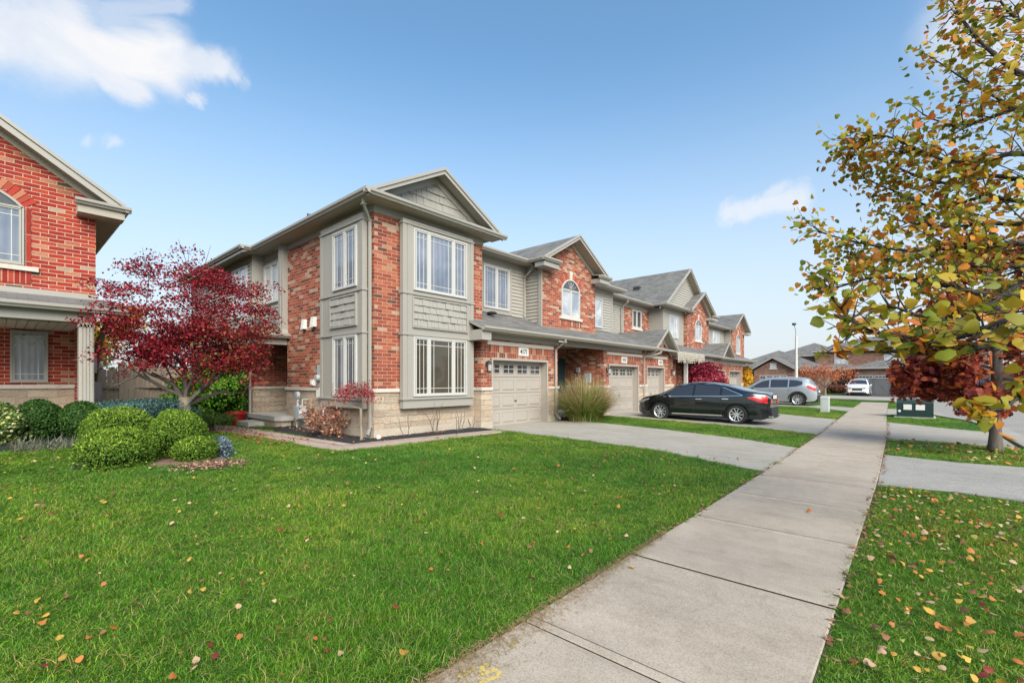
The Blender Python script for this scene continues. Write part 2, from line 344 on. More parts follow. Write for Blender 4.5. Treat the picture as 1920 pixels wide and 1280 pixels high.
# ---------------------------------------------------------------- building helpers
def FY(y): return lambda a,o,z:(a,y-o,z)
def FX(x): return lambda a,o,z:(x-o,a,z)
def FXi(x): return lambda a,o,z:(x-o,a,z)
def wbox(parent,name,mat,x0,x1,y0,y1,z0,z1):
    m=MB(); m.box(x0,x1,y0,y1,z0,z1); return m.build(name,mat,parent)
def window(parent,fm_,a0,a1,z0,z1,splits=None,glass='gdark',muntin=True,fr=.038,proud=.045,mun='white',frame='white',name='window',inset=.11,label=None,base=0):
    splits=splits or [(a0+fr,a1-fr)]
    if base:
        fm=lambda a,o,z:fm_(a,o+base,z)
    else: fm=fm_
    m=MB(); mn=MB(); g=MB(); p=proud
    m.pbox(fm,a0,a0+fr,-.02,p,z0,z1); m.pbox(fm,a1-fr,a1,-.02,p,z0,z1)
    m.pbox(fm,a0+fr,a1-fr,-.02,p,z0,z0+fr); m.pbox(fm,a0+fr,a1-fr,-.02,p,z1-fr,z1)
    for k in range(len(splits)-1): m.pbox(fm,splits[k][1],splits[k+1][0],-.02,p-.004,z0+fr,z1-fr)
    for s0,s1 in splits:
        q=p-.014; t=.035; b0,b1=z0+fr,z1-fr
        m.pbox(fm,s0,s0+t,-.02,q,b0,b1); m.pbox(fm,s1-t,s1,-.02,q,b0,b1); m.pbox(fm,s0+t,s1-t,-.02,q,b0,b0+t); m.pbox(fm,s0+t,s1-t,-.02,q,b1-t,b1)
        g.pbox(fm,s0+t,s1-t,-.01,.006,b0+t,b1-t)
        if muntin:
            w=.008; ii=min(inset,(s1-s0)*.26)
            for a in (s0+t+ii,s1-t-ii): mn.pbox(fm,a-w,a+w,.007,.014,b0+t,b1-t)
            for z in (b0+t+.13,b1-t-.13): mn.pbox(fm,s0+t,s1-t,.0065,.0135,z-w,z+w)
    o=m.build(name,M[frame],parent)
    if label: o['label']=label
    g.build('pane',M[glass],o)
    if muntin: mn.build('glazing_bars',M[mun],o)
    return o
def lap(mb,fm,a0,a1,z0,z1,ex=.125,mi=0):
    f0=a0 if callable(a0) else (lambda z:a0); f1=a1 if callable(a1) else (lambda z:a1)
    z=z0
    while z<z1-.01:
        t=min(z+ex,z1)
        l0,r0,l1,r1=f0(z),f1(z),f0(t),f1(t)
        if r0-l0>.02:
            if r1<l1: l1=r1=(l1+r1)/2
            mb.poly([fm(l0,.036,z),fm(r0,.036,z),fm(r1,.006,t),fm(l1,.006,t)],mi)
            mb.poly([fm(l0,.0,z),fm(r0,.0,z),fm(r0,.036,z),fm(l0,.036,z)],mi)
        z+=ex
def shakes(mb,fm,a0,a1,z0,z1,ex=.19,wmin=.1,wmax=.2):
    f0=a0 if callable(a0) else (lambda z:a0); f1=a1 if callable(a1) else (lambda z:a1)
    z=z0
    while z<z1-.03:
        t=min(z+ex,z1); a=f0(z); e=f1(z)
        while a<e-.01:
            w=random.uniform(wmin,wmax); b=min(a+w,e); o=random.uniform(.034,.052); dz=random.uniform(0,.006)
            l1=max(a,f0(t)); r1=min(b-.007,f1(t))
            if r1>l1+.004:
                P=[fm(a,0,z+dz),fm(b-.007,0,z+dz),fm(b-.007,o,z+dz),fm(a,o,z+dz),fm(l1,0,t),fm(r1,0,t),fm(r1,o-.026,t),fm(l1,o-.026,t)]
                mb.hexa(P)
            elif f1(z)-f0(z)>.05: mb.poly([fm(a,o,z+dz),fm(b-.007,o,z+dz),fm(min(max((a+b)/2,f0(t)),max(f1(t),f0(t))),o-.026,t)])
            a=b
        z+=ex
GP=[(0,0),(.06,0),(.078,.035),(.115,.06),(.12,.12),(.10,.125),(.098,.11),(0,.115)]
def gutter(parent,fm,a0,a1,z):
    m=MB(); A=[fm(a0,o,z+h) for o,h in GP]; B=fm(a1,0,z); A0=fm(a0,0,z)
    m.prism(A,Vector(B)-Vector(A0)); return m.build('gutter',M['gutter'],parent)
def downspout(parent,pts,r=.042):
    m=MB(); m.tube(pts,r,4)
    for k in range(1,len(pts)-1):
        p=Vector(pts[k]); m.box(p.x-.05,p.x+.05,p.y-.05,p.y+.05,p.z-.012,p.z+.012)
    return m.build('downspout',M['gutter'],parent)
def roofpoly(parent,polys,thick=.07,name='roof',mat='roof'):
    m=MB()
    for P in polys:
        m.poly(P,0); P2=[(p[0],p[1],p[2]-thick) for p in P]; m.poly(list(reversed(P2)),1)
        n=len(P)
        for i in range(n):
            j=(i+1)%n; m.poly([P[i],P2[i],P2[j],P[j]],1)
    return m.build(name,[M[mat],M['trim']],parent,fixn=False)
def gable(parent,xr,half,yf,yb,ze,slope,bargeh=.19,wally=None,ybr=None):
    """front gable with its ridge along y; yf front edge of the rake; yb back of the eaves, ybr back end of the ridge"""
    zr=ze+half*slope; ybr=ybr or yb
    roofpoly(parent,[[(xr-half,yf,ze),(xr,yf,zr),(xr,ybr,zr),(xr-half,yb,ze)],[(xr,yf,zr),(xr+half,yf,ze),(xr+half,yb,ze),(xr,ybr,zr)]])
    m=MB()
    for s in (-1,1):
        for (h0,h1,o,w) in ((-.045,bargeh-.045,.0,.03),(-.05,.035,.03,.028)):
            a=(xr+s*half,yf-o,ze+.0); 
            P=[(xr+s*half,yf-o,ze-h0-.08),(xr,yf-o,zr-h0-.08),(xr,yf-o,zr-h0-.08-(h1-h0)),(xr+s*half,yf-o,ze-h0-.08-(h1-h0))]
            P=[(p[0],p[1],p[2]+.06) for p in P]
            m.prism(P,(0,w+.003 if o else w,0))
    m.build('rake_board',M['gutter'],parent)
    if wally:
        s_=MB()
        for s in (-1,1):
            P=[(xr+s*half,yf+.03,ze-.13),(xr,yf+.03,zr-.13),(xr,wally-.0,zr-.13),(xr+s*half,wally-.0,ze-.13)]
            s_.prism(P,(0,0,-.02))
            # frieze on the wall under the soffit
            Q=[(xr+s*half,wally-.03,ze-.15),(xr,wally-.03,zr-.15),(xr,wally-.03,zr-.30),(xr+s*(half-.0),wally-.03,ze-.30)]
            s_.prism(Q,(0,.03,0))
        s_.build('soffit',M['soffit'],parent)
def wallpoly(parent,name,mat,pts,thick):
    m=MB(); m.prism(pts,(0,thick,0)); return m.build(name,mat,parent)
def garage_door(parent,fm,a0,a1,z0,z1,wide=4):
    m=MB(); rows=4; H=(z1-z0)/rows; W=(a1-a0)/wide
    m.pbox(fm,a0,a1,-.05,-.012,z0,z1,1)
    for r in range(rows):
        zz0=z0+r*H; m.pbox(fm,a0,a1,-.012,0,zz0+.006,zz0+H-.006)
        if r==rows-1: continue
        for c in range(wide):
            x0=a0+c*W+.085; x1=a0+(c+1)*W-.085; b0=zz0+.11; b1=zz0+H-.11
            # sunk bead and raised field
            for (e,o0,o1) in ((0,0,.010),(.035,.010,.004)):pass
            e=.028
            m.hexa([fm(x0,0,b0),fm(x1,0,b0),fm(x1-.012,.011,b0+.012),fm(x0+.012,.011,b0+.012),fm(x0,0,b1),fm(x1,0,b1),fm(x1-.012,.011,b1-.012),fm(x0+.012,.011,b1-.012)])
            for (q0,q1,w0,w1) in ((x0-.012,x1+.012,b0-.014,b0-.004),(x0-.012,x1+.012,b1+.004,b1+.014)): m.pbox(fm,q0,q1,0,.013,w0,w1)
            for (q0,q1) in ((x0-.014,x0-.004),(x1+.004,x1+.014)): m.pbox(fm,q0,q1,0,.013,b0-.014,b1+.014)
    d=m.build('garage_door',[M['gdoor'],M['joint']],parent)
    for c in range(wide):
        w=MB(); x0=a0+c*W+.10; x1=a0+(c+1)*W-.10; b0=z0+3*H+.13; b1=z1-.13
        w.pbox(fm,x0,x1,.0,.008,b0,b1,1)
        t=.018
        for (q0,q1,w0,w1) in ((x0-t,x0,b0-t,b1+t),(x1,x1+t,b0-t,b1+t),(x0,x1,b0-t,b0),(x0,x1,b1,b1+t)): w.pbox(fm,q0,q1,0,.02,w0,w1,0)
        xm=(x0+x1)/2; zm=(b0+b1)/2
        w.pbox(fm,xm-.011,xm+.011,.008,.016,b0,b1,2); w.pbox(fm,x0,xm-.011,.008,.0155,zm-.011,zm+.011,2); w.pbox(fm,xm+.011,x1,.008,.0155,zm-.011,zm+.011,2)
        w.build('window',[M['gdoor'],M['gdark'],M['white']],d)
    h=MB(); xm=a0+2*W; zm=z0+1.5*H; h.pbox(fm,xm-.02,xm+.02,.0,.02,zm-.02,zm+.02); h.pbox(fm,xm-.05,xm+.05,.02,.035,zm-.012,zm+.012); h.build('handle',M['iron'],d)
    return d
def arch_window(parent,fm,a0,a1,z0,zs,rise,glass='gblind',solm='soldier',key=True,sill=True,frame='white'):
    """rectangular casements below a segmental fan light"""
    o=window(parent,fm,a0,a1,z0,zs,[(a0+.045,(a0+a1)/2-.02),((a0+a1)/2+.02,a1-.045)],glass,muntin=(frame!='white'),frame=frame)
    am=(a0+a1)/2; w=(a1-a0)/2; rad=(w*w+rise*rise)/(2*rise); zc=zs+rise-rad; ang=math.asin(w/rad)
    n=14; arc=lambda r,t:(am+r*math.sin(t),zc+r*math.cos(t))
    m=MB(); g=MB()
    for k in range(n):
        t0=-ang+2*ang*k/n; t1=-ang+2*ang*(k+1)/n
        A,B,C,D=arc(rad,t0),arc(rad,t1),arc(rad-.05,t1),arc(rad-.05,t0)
        m.hexa([fm(A[0],-.02,A[1]),fm(B[0],-.02,B[1]),fm(B[0],.045,B[1]),fm(A[0],.045,A[1]),fm(D[0],-.02,D[1]),fm(C[0],-.02,C[1]),fm(C[0],.045,C[1]),fm(D[0],.045,D[1])])
        g.poly([fm(am,.01,zs),fm(D[0],.01,max(D[1],zs)),fm(C[0],.01,max(C[1],zs))])
    for t in (-1.1,-.6,-.2,.2,.6,1.1):
        L=rise*.92 if abs(t)<.5 else w*.8
        L=min(L,(w-.06)/max(abs(math.sin(t)),.01),(rise-.05)/max(math.cos(t),.01)*.98)
        m.hexa([fm(am+.07*math.sin(t)-.008,.012,zs+.07*math.cos(t)),fm(am+.07*math.sin(t)+.008,.012,zs+.07*math.cos(t)),fm(am+.07*math.sin(t)+.008,.02,zs+.07*math.cos(t)),fm(am+.07*math.sin(t)-.008,.02,zs+.07*math.cos(t)),
                fm(am+L*math.sin(t)-.008,.012,zs+L*math.cos(t)),fm(am+L*math.sin(t)+.008,.012,zs+L*math.cos(t)),fm(am+L*math.sin(t)+.008,.02,zs+L*math.cos(t)),fm(am+L*math.sin(t)-.008,.02,zs+L*math.cos(t))])
    m.build('fanlight_bars',M[frame],o); g.build('fanlight',M['gdark'],o,fixn=False)
    s=MB(); q=MB(); nb=max(6,int(2*ang*rad/.09))
    for k in range(nb):
        t0=-ang+2*ang*(k+.06)/nb; t1=-ang+2*ang*(k+.94)/nb; r1=rad+.26
        A,B,C,D=arc(rad+.003,t0),arc(rad+.003,t1),arc(r1,t1),arc(r1,t0)
        q.hexa([fm(A[0],-.01,A[1]),fm(B[0],-.01,B[1]),fm(B[0],.014,B[1]),fm(A[0],.014,A[1]),fm(D[0],-.01,D[1]),fm(C[0],-.01,C[1]),fm(C[0],.014,C[1]),fm(D[0],.014,D[1])],k%3)
    q.build('brick_arch',ARCH[solm],parent)
    if key:
        k=MB(); k.hexa([fm(am-.07,0,zs+rise+.0),fm(am+.07,0,zs+rise),fm(am+.07,.04,zs+rise),fm(am-.07,.04,zs+rise),fm(am-.11,0,zs+rise+.32),fm(am+.11,0,zs+rise+.32),fm(am+.11,.04,zs+rise+.32),fm(am-.11,.04,zs+rise+.32)]); k.build('keystone',M['cap'],parent)
    if sill:
        k=MB(); k.pbox(fm,a0-.14,a1+.14,0,.07,z0-.11,z0-.005); k.build('window_sill',M['cap'],parent)
        k=MB(); k.pbox(fm,a0-.12,a1+.12,0,.012,z0-.36,z0-.115); k.build('soldier_course',M[solm],parent)
    return o
ARCH={'soldier':[simple('arch brick a',(.34,.08,.045),.9,.25,30),simple('arch brick b',(.40,.13,.08),.9,.25,30),simple('arch brick c',(.27,.06,.035),.9,.3,30)],
      'soldierL':[simple('arch brick d',(.36,.035,.02),.9,.2,30),simple('arch brick e',(.40,.15,.085),.9,.25,30),simple('arch brick f',(.33,.05,.03),.9,.2,30)]}
def wall_lantern(label,x,y,z,group):
    t=thing('wall_lantern',label,'wall lantern',(x,y,z),group)
    m=MB(); m.box(x-.04,x+.04,y-.02,y,z-.06,z+.08); m.tube([(x,y-.02,z+.05),(x,y-.10,z+.12),(x,y-.14,z+.06)],.012,6)
    m.lathe([(.02,.08),(.075,.03),(.08,.01),(.05,.01)],(x,y-.14,z)); m.lathe([(.045,-.2),(.05,-.19),(.03,-.23),(.0,-.25)],(x,y-.14,z))
    m.build('bracket',M['iron'],t,smooth=True)
    g=MB(); g.lathe([(.06,.01),(.05,-.19)],(x,y-.14,z),n=8); g.build('glass_shade',M['lampglass'],t)
    return t
def plaque(label,x,y,z,txt,parent=None):
    m=MB(); m.box(x-.24,x+.24,y-.03,y,z-.13,z+.13)
    o=m.build('number_plaque',M['plate']); tag(o,label,'number plaque',group='garage number plaques')
    if txt:
        c=bpy.data.curves.new('house_number','FONT'); c.body=txt; c.size=.20; c.align_x='CENTER'; c.align_y='CENTER'; c.extrude=.003; c.offset=.004
        t=bpy.data.objects.new('house_number',c); COL.objects.link(t); t.parent=o; t.location=(x,y-.034,z-.003); t.rotation_euler=(R(90),0,0); t.scale=(.9,1.05,1); c.materials.append(M['ink'])
        dg_=bpy.context.evaluated_depsgraph_get(); me=bpy.data.meshes.new_from_object(t.evaluated_get(dg_)); me.name='house_number'; t2=bpy.data.objects.new('house_number',me); COL.objects.link(t2); t2.parent=o; t2.location=t.location; t2.rotation_euler=t.rotation_euler; t2.scale=t.scale; bpy.data.objects.remove(t); t2.name='house_number'
    else:
        d=MB()
        for k in range(4):
            xx=x-.13+k*.085; d.box(xx-.022,xx+.022,y-.034,y-.03,z-.07,z+.07)
        d.build('house_number',M['ink'],o)
    return o

def garage(u,x0,x1,d0,d1,yw=9.47,zt=2.95,rec=.28,back=12.2,lintel=True,zb=.0,dtop=2.22):
    """brick front wall of a garage with a recessed door between d0 and d1"""
    fm=FY(yw)
    m=MB()
    for (a,b) in ((x0,d0),(d1,x1)): m.box(a,b,yw,yw+.32,1.35,dtop)
    m.box(x0,x1,yw,yw+.32,dtop,zt)
    # side walls
    m.box(x0,x0+.2,yw+.32,back,1.35,zt); m.box(x1-.2,x1,yw+.32,back,1.35,zt)
    m.build('brick_wall',M['brick'],u)
    for (a,b,c0,c1,e) in ((x0,d0,x0,x0+.2,-1),(d1,x1,x1-.2,x1,1)):
        l,r_=(1,0) if e<0 else (0,1)
        s=MB(); s.box(a-.015*l,b+.015*r_,yw-.02,yw+.32,.34,1.26); s.box(c0-.015*l,c1+.015*r_,yw+.32,back,.34,1.26); s.build('stone_base',M['stone'],u)
        s=MB(); s.box(a-.012*l,b+.012*r_,yw-.016,yw+.32,zb,.34); s.box(c0-.012*l,c1+.012*r_,yw+.32,back,zb,.34); s.build('foundation',M['block'],u)
        s=MB(); s.box(a-.04*l,b+.04*r_,yw-.055,yw+.32,1.26,1.35); s.box(c0-.04*l,c1+.04*r_,yw+.32,back,1.26,1.35); s.build('stone_ledge',M['cap'],u)
    j=MB()  # timber jambs
    j.box(d0-.0,d0+.035,yw+.012,yw+rec,.12,dtop); j.box(d1-.035,d1,yw+.012,yw+rec,.12,dtop); j.box(d0+.035,d1-.035,yw+.012,yw+rec,dtop-.05,dtop)
    j.box(d0-.01,d0+.05,yw-.012,yw+.012,.12,dtop+.02); j.box(d1-.05,d1+.01,yw-.012,yw+.012,.12,dtop+.02); j.box(d0+.05,d1-.05,yw-.012,yw+.012,dtop-.05,dtop+.02)
    j.build('door_jamb',M['gdoor'],u)
    garage_door(u,FY(yw+rec),d0+.035,d1-.035,.13,dtop-.05)
    if lintel:
        l=MB(); l.box(d0-.22,d1+.28,yw-.045,yw,2.62,2.73); l.build('lintel_ledge',M['cap'],u)
        l=MB(); l.box(d0-.12,d1+.12,yw-.012,yw,dtop+.02,2.62); l.build('soldier_course',M['soldier'],u)
def lower_roof(u,x0,x1,yf,yb,ze,slope,beam=True,beamz=.27):
    roofpoly(u,[[(x0,yf,ze+.1),(x1,yf,ze+.1),(x1,yb,ze+.1+slope*(yb-yf)),(x0,yb,ze+.1+slope*(yb-yf))]])
    gutter(u,FY(yf),x0,x1,ze)
    m=MB(); m.box(x0+.02,x1-.02,yf+.003,9.44,ze-.005,ze+.03); m.build('soffit',M['soffit'],u)
    m=MB(); m.box(x0+.35,x1,9.42,9.465,ze-.17,ze-.005); m.build('fascia_beam',M['gutter'],u)

# ================================================================= END TOWNHOUSE
X0,Y0=6.05,9.77
u=thing('townhouse','nearest end townhouse, red brick with a two-storey taupe box window and single garage','townhouse',(X0,Y0,.1),'townhouses in the row')
x1=9.72
m=MB()
m.box(X0,x1,Y0,Y0+.3,1.35,5.62); m.box(X0,X0+.3,Y0+.3,14.72,1.35,5.62); m.box(9.42,9.72,Y0+.3,11,1.35,5.62)
m.box(X0+.3,7.3,14.42,14.72,1.35,5.62)
m.build('brick_wall',M['brick'],u)
m=MB(); m.box(X0-.02,9.36,Y0-.02,Y0+.3,.36,1.26); m.box(X0-.02,X0+.3,Y0+.3,14.73,.36,1.26); m.box(X0+.3,7.3,14.43,14.73,.36,1.26); m.build('stone_base',M['stone'],u)
m=MB(); m.box(X0-.016,9.36,Y0-.016,Y0+.3,0,.36); m.box(X0-.016,X0+.3,Y0+.3,14.725,0,.36); m.build('foundation',M['block'],u)
m=MB(); m.box(X0-.06,9.36,Y0-.06,Y0+.3,1.26,1.35); m.box(X0-.06,X0+.3,Y0+.3,14.76,1.26,1.35); m.build('stone_ledge',M['cap'],u)
m=MB(); m.box(X0-.025,9.745,Y0-.025,Y0+.3,5.62,5.80); m.box(X0-.025,X0+.3,Y0+.3,14.72,5.62,5.80); m.build('frieze_board',M['trim'],u)
m=MB(); m.box(5.62,10.12,9.34,9.745,5.80,5.83); m.box(5.62,6.4,9.745,16.3,5.80,5.83); m.box(5.3,6.4,16.3,24,5.80,5.83); m.build('soffit',M['soffit'],u)
# front box window
bx0,bx1,by=6.74,9.15,9.57; fm=FY(by)
m=MB(); m.box(bx0,bx1,by,Y0-.06,.84,5.62); m.build('box_window_body',M['trim'],u)
m=MB()
for (z0,z1,o) in ((5.50,5.54,.035),(3.74,3.80,.035),(2.70,2.75,.035),(1.06,1.11,.04)):
    m.box(bx0-o,bx1+o,by-o,Y0-.061,z0,z1)
for (z0,z1) in ((3.80,5.50),(2.75,3.74),(1.11,2.70)):
    m.box(bx0-.014,bx0+.10,by-.014,by+.12,z0,z1); m.box(bx1-.10,bx1+.014,by-.014,by+.12,z0,z1); m.box(bx0+.13,bx0+.30,by-.014,by,z0,z1)
m.box(bx0+.2,bx1-.2,by-.016,by,5.56,5.585)
m.build('trim_boards',M['trim'],u)
m=MB(); shakes(m,fm,7.05,8.87,2.94,3.66,.18,.09,.17); m.build('shake_panel',M['shake'],u)
m=MB()
for (a,b,c,d) in ((7.0,8.92,3.665,3.70),(7.0,8.92,2.90,2.935),(7.0,7.045,2.935,3.665),(8.875,8.92,2.935,3.665)): m.box(a,b,by-.045,by,c,d)
m.build('panel_frame',M['trim'],u)
sp=[(7.10,7.51),(7.56,8.36),(8.41,8.82)]
window(u,fm,7.04,8.88,3.86,5.44,sp,'gsky')
window(u,fm,7.04,8.88,1.14,2.68,sp,'gbrown')
# side box window
sx=5.86; fs=FX(sx)
m=MB(); m.box(sx,X0-.06,9.98,12.12,.86,5.62); m.build('box_window_body',M['trim'],u)
m=MB()
for (z0,z1,o) in ((5.44,5.48,.035),(3.74,3.80,.035),(2.70,2.75,.035),(1.06,1.11,.04)):
    m.box(sx-o,X0-.061,9.98-o,12.12+o,z0,z1)
for (z0,z1) in ((3.80,5.44),(2.75,3.74),(1.11,2.70)):
    m.box(sx-.014,sx+.12,9.966,10.09,z0,z1); m.box(sx-.014,sx+.12,12.02,12.134,z0,z1)
m.build('trim_boards',M['trim'],u)
m=MB(); shakes(m,fs,10.27,11.5,2.94,3.66,.18,.09,.17); m.build('shake_panel',M['shake'],u)
m=MB()
for (a,b,c,d) in ((10.22,11.55,3.665,3.70),(10.22,11.55,2.90,2.935),(10.22,10.265,2.935,3.665),(11.505,11.55,2.935,3.665)): m.box(sx-.045,sx,a,b,c,d)
m.build('panel_frame',M['trim'],u)
ss=[(10.28,10.76),(10.84,11.34)]
window(u,fs,10.22,11.40,3.87,5.36,ss,'gsky')
window(u,fs,10.22,11.40,1.14,2.68,ss,'gcurt')
# gable over the front
roofpoly(u,[[(5.6,9.32,5.93),(7.88,9.32,7.19),(7.88,24,7.19),(5.6,16.3,5.93)],[(5.6,16.3,5.93),(7.88,24,7.19),(7.88,24.4,7.0),(5.3,24.4,5.78),(5.28,16.3,5.78)],[(7.88,9.32,7.19),(10.16,9.32,5.93),(10.16,24,5.93),(7.88,24,7.19)]])
m=MB()
for s in (-1,1):
    for (o,h0,h1,w) in ((0,.0,.17,.03),(.03,-.01,.07,.03)):
        P=[(7.88+s*2.28,9.32-o,5.93-h0+.0),(7.88,9.32-o,7.19-h0+.0),(7.88,9.32-o,7.19-h1),(7.88+s*2.28,9.32-o,5.93-h1)]
        m.prism(P,(0,w-.002,0))
    Q=[(7.88+s*2.0,9.68,5.94),(7.88,9.68,7.04),(7.88,9.68,6.86),(7.88+s*1.72,9.68,5.94)]; m.prism(Q,(0,.05,0))
m.build('rake_board',M['gutter'],u)
m=MB()
for s in (-1,1): m.prism([(7.88+s*2.2,9.345,5.90),(7.88,9.345,7.10),(7.88,9.72,7.10),(7.88+s*2.2,9.72,5.90)],(0,0,-.02))
m.build('gable_soffit',M['soffit'],u)
m=MB(); lo=lambda z:7.88-(7.02-z)/.553; hi=lambda z:7.88+(7.02-z)/.553
shakes(m,FY(9.74),lo,hi,5.96,6.98,.21,.12,.26); m.prism([(6.0,9.74,5.83),(7.88,9.74,7.05),(9.76,9.74,5.83)],(0,.2,0)); m.build('gable_shakes',M['shake'],u)
# pent roof strip at the foot of the gable
roofpoly(u,[[(5.75,9.33,5.945),(10.0,9.33,5.945),(9.8,9.74,6.03),(5.95,9.74,6.03)]],.03,'pent_roof')
gutter(u,FY(9.34),5.5,10.28,5.815); gutter(u,FX(5.62),9.22,16.38,5.815)
gutter(u,FY(16.32),5.20,5.72,5.815); gutter(u,FX(5.30),16.2,24,5.815)
downspout(u,[(5.66,9.62,5.84),(5.70,9.66,5.68),(5.99,9.87,5.42),(5.99,9.87,.42),(5.90,9.83,.24)])
# lower splash of the corner downspout, vent pipe on the roof
m=MB(); m.tube([(6.95,15.2,6.3),(6.95,15.2,7.12)],.07,8); m.build('vent_pipe',M['iron'],u)
# recessed second-floor wall beside the box window, siding clad
m=MB(); fB=FY(10.95); lap(m,fB,9.72,13.05,3.0,5.62); m.box(9.72,13.2,10.95,11.2,3.0,5.8); m.build('siding_wall',M['siding'],u)
m=MB(); m.box(9.72,13.2,10.915,10.95,5.60,5.80); m.box(10.78,12.36,10.90,10.95,3.88,4.02); m.box(10.78,10.89,10.90,10.95,4.02,5.60); m.box(12.22,12.36,10.90,10.95,4.02,5.60); m.box(12.98,13.08,10.92,10.95,3.2,5.6); m.build('trim_boards',M['trim'],u)
window(u,fB,10.90,12.21,4.03,5.50,[(10.95,11.52),(11.59,12.16)],'gsky',base=.036)
m=MB(); m.box(9.745,13.2,10.5,10.93,5.80,5.83); m.build('soffit',M['soffit'],u); gutter(u,FY(10.5),9.9,12.95,5.80)
roofpoly(u,[[(9.8,10.5,5.93),(13.3,10.5,5.93),(13.3,16,8.2),(9.8,16,8.2)]])
downspout(u,[(13.0,10.45,5.8),(13.02,10.5,5.62),(13.05,10.88,5.38),(13.05,10.88,3.9)],.04)
# garage of the end unit
garage(u,9.38,13.2,9.83,12.61)
lower_roof(u,8.98,13.2,9.02,11.0,2.96,.42)
m=MB(); m.box(9.0,9.38,9.05,9.7,2.7,2.955); m.build('eave_return',M['gutter'],u)
downspout(u,[(12.95,8.96,2.98),(12.95,8.98,2.86),(12.98,9.40,2.62),(12.98,9.40,.4),(12.98,9.2,.2)],.042)
m=MB(); m.lathe([(.0,.0),(.16,.01),(.18,.05),(.12,.09),(0,.1)],(10.9,10.5,3.74),n=12); m.build('roof_vent',M['iron'],u,smooth=True)
# rear half: entry recess, upper siding wall, back block
m=MB(); m.box(7.3,7.5,14.72,16.75,.5,2.85); m.box(5.75,7.5,16.75,17.0,1.35,2.9); m.box(5.75,6.0,17.0,24,1.35,3.0); m.build('brick_wall',M['brick'],u)
m=MB(); m.box(5.73,7.5,16.73,17.0,.3,1.26); m.box(5.73,6.0,17.0,24,.1,1.26); m.build('stone_base',M['stone'],u)
m=MB(); m.box(5.69,7.5,16.69,17.0,1.26,1.35); m.box(5.69,6.0,17.0,24,1.26,1.35); m.build('stone_ledge',M['cap'],u)
m=MB(); m.box(7.28,7.3,15.1,16.2,.52,2.55); m.build('front_door',M['teal'],u)
m=MB(); fu=FX(6.12); lap(m,fu,15.0,16.72,2.95,5.7); m.box(6.12,6.4,14.72,16.75,2.85,5.8)
fr_=FX(5.75); lap(m,fr_,16.75,24,2.95,5.7); m.box(5.75,6.0,16.76,24,3.0,5.8); m.build('siding_wall',M['siding'],u)
m=MB(); m.box(5.89,6.13,14.70,15.02,3.12,5.8); m.hexa([(5.80,14.62,2.98),(6.13,14.62,2.98),(6.13,15.06,2.98),(5.80,15.06,2.98),(5.89,14.70,3.14),(6.13,14.70,3.14),(6.13,15.02,3.14),(5.89,15.02,3.14)])
m.box(5.87,5.89,14.82,14.92,3.14,5.8)
m.box(5.72,6.12,16.72,16.75,3.0,5.8); m.box(5.72,5.75,16.75,16.9,3.0,5.7); m.box(6.09,6.12,15.02,16.72,5.6,5.8)
m.build('corner_boards',M['trim'],u)
window(u,fu,15.45,16.62,4.12,5.42,[(15.5,16.0),(16.07,16.57)],'gblind',muntin=False,base=.036)
window(u,fr_,17.15,18.6,3.75,5.5,[(17.2,17.85),(17.9,18.55)],'gblind',muntin=False,base=.036)
# little gabled porch roof over the side entry
zr,ze2,yr,yh=3.52,2.98,15.7,1.12
roofpoly(u,[[(5.12,yr-yh,ze2),(6.5,yr-yh,ze2),(6.5,yr,zr),(5.12,yr,zr)],[(5.12,yr,zr),(6.5,yr,zr),(6.5,yr+yh,ze2),(5.12,yr+yh,ze2)]],.06,'porch_roof')
gutter(u,FY(yr-yh),5.12,6.12,ze2-.12)
m=MB(); 
for s in (-1,1): m.prism([(5.09,yr+s*yh,ze2+.01),(5.09,yr,zr+.02),(5.09,yr,zr-.14),(5.09,yr+s*yh,ze2-.14)],(.035,0,0))
m.build('porch_rake_board',M['white'],u)
m=MB(); m.box(5.2,6.04,yr-yh+.12,yr-yh+.3,ze2-.32,ze2-.08); m.box(5.2,5.4,yr-yh+.3,16.74,ze2-.32,ze2-.08); m.box(5.4,7.3,yr-yh+.3,16.74,ze2-.1,ze2-.07); m.build('porch_beam',M['gutter'],u)
downspout(u,[(5.62,16.62,2.9),(5.62,16.62,.5),(5.55,16.5,.3)],.045)

# ================================================================= SECOND TOWNHOUSE
u=thing('townhouse','second townhouse of the row, brick gable with arched window above shared long gutter','townhouse',(13.2,9.47,.1),'townhouses in the row')
def gabled_brick(u,xa,xb,y,zb,xr,half,ze,slope,back,mat='brick',ybr=None):
    zr=ze+half*slope-.14
    pts=[(xa,y,zb),(xb,y,zb),(xb,y,ze-.14+(half-(xb-xr))*slope),(xr,y,zr),(xa,y,ze-.14+(half-(xr-xa))*slope)]
    wallpoly(u,'brick_wall',M[mat],pts,.3)
    gable(u,xr,half,y-.45,back,ze,slope,wally=y,ybr=ybr)
gabled_brick(u,13.21,16.95,10.2,3.25,15.08,2.3,5.93,.56,15,ybr=15)
m=MB(); lap(m,FX(13.21),10.22,10.94,3.2,5.65); m.box(13.21,13.5,10.5,10.95,3.0,5.8); m.build('siding_wall',M['siding'],u)
m=MB(); m.box(13.14,13.21,10.16,10.30,3.2,5.72); m.build('corner_boards',M['trim'],u)
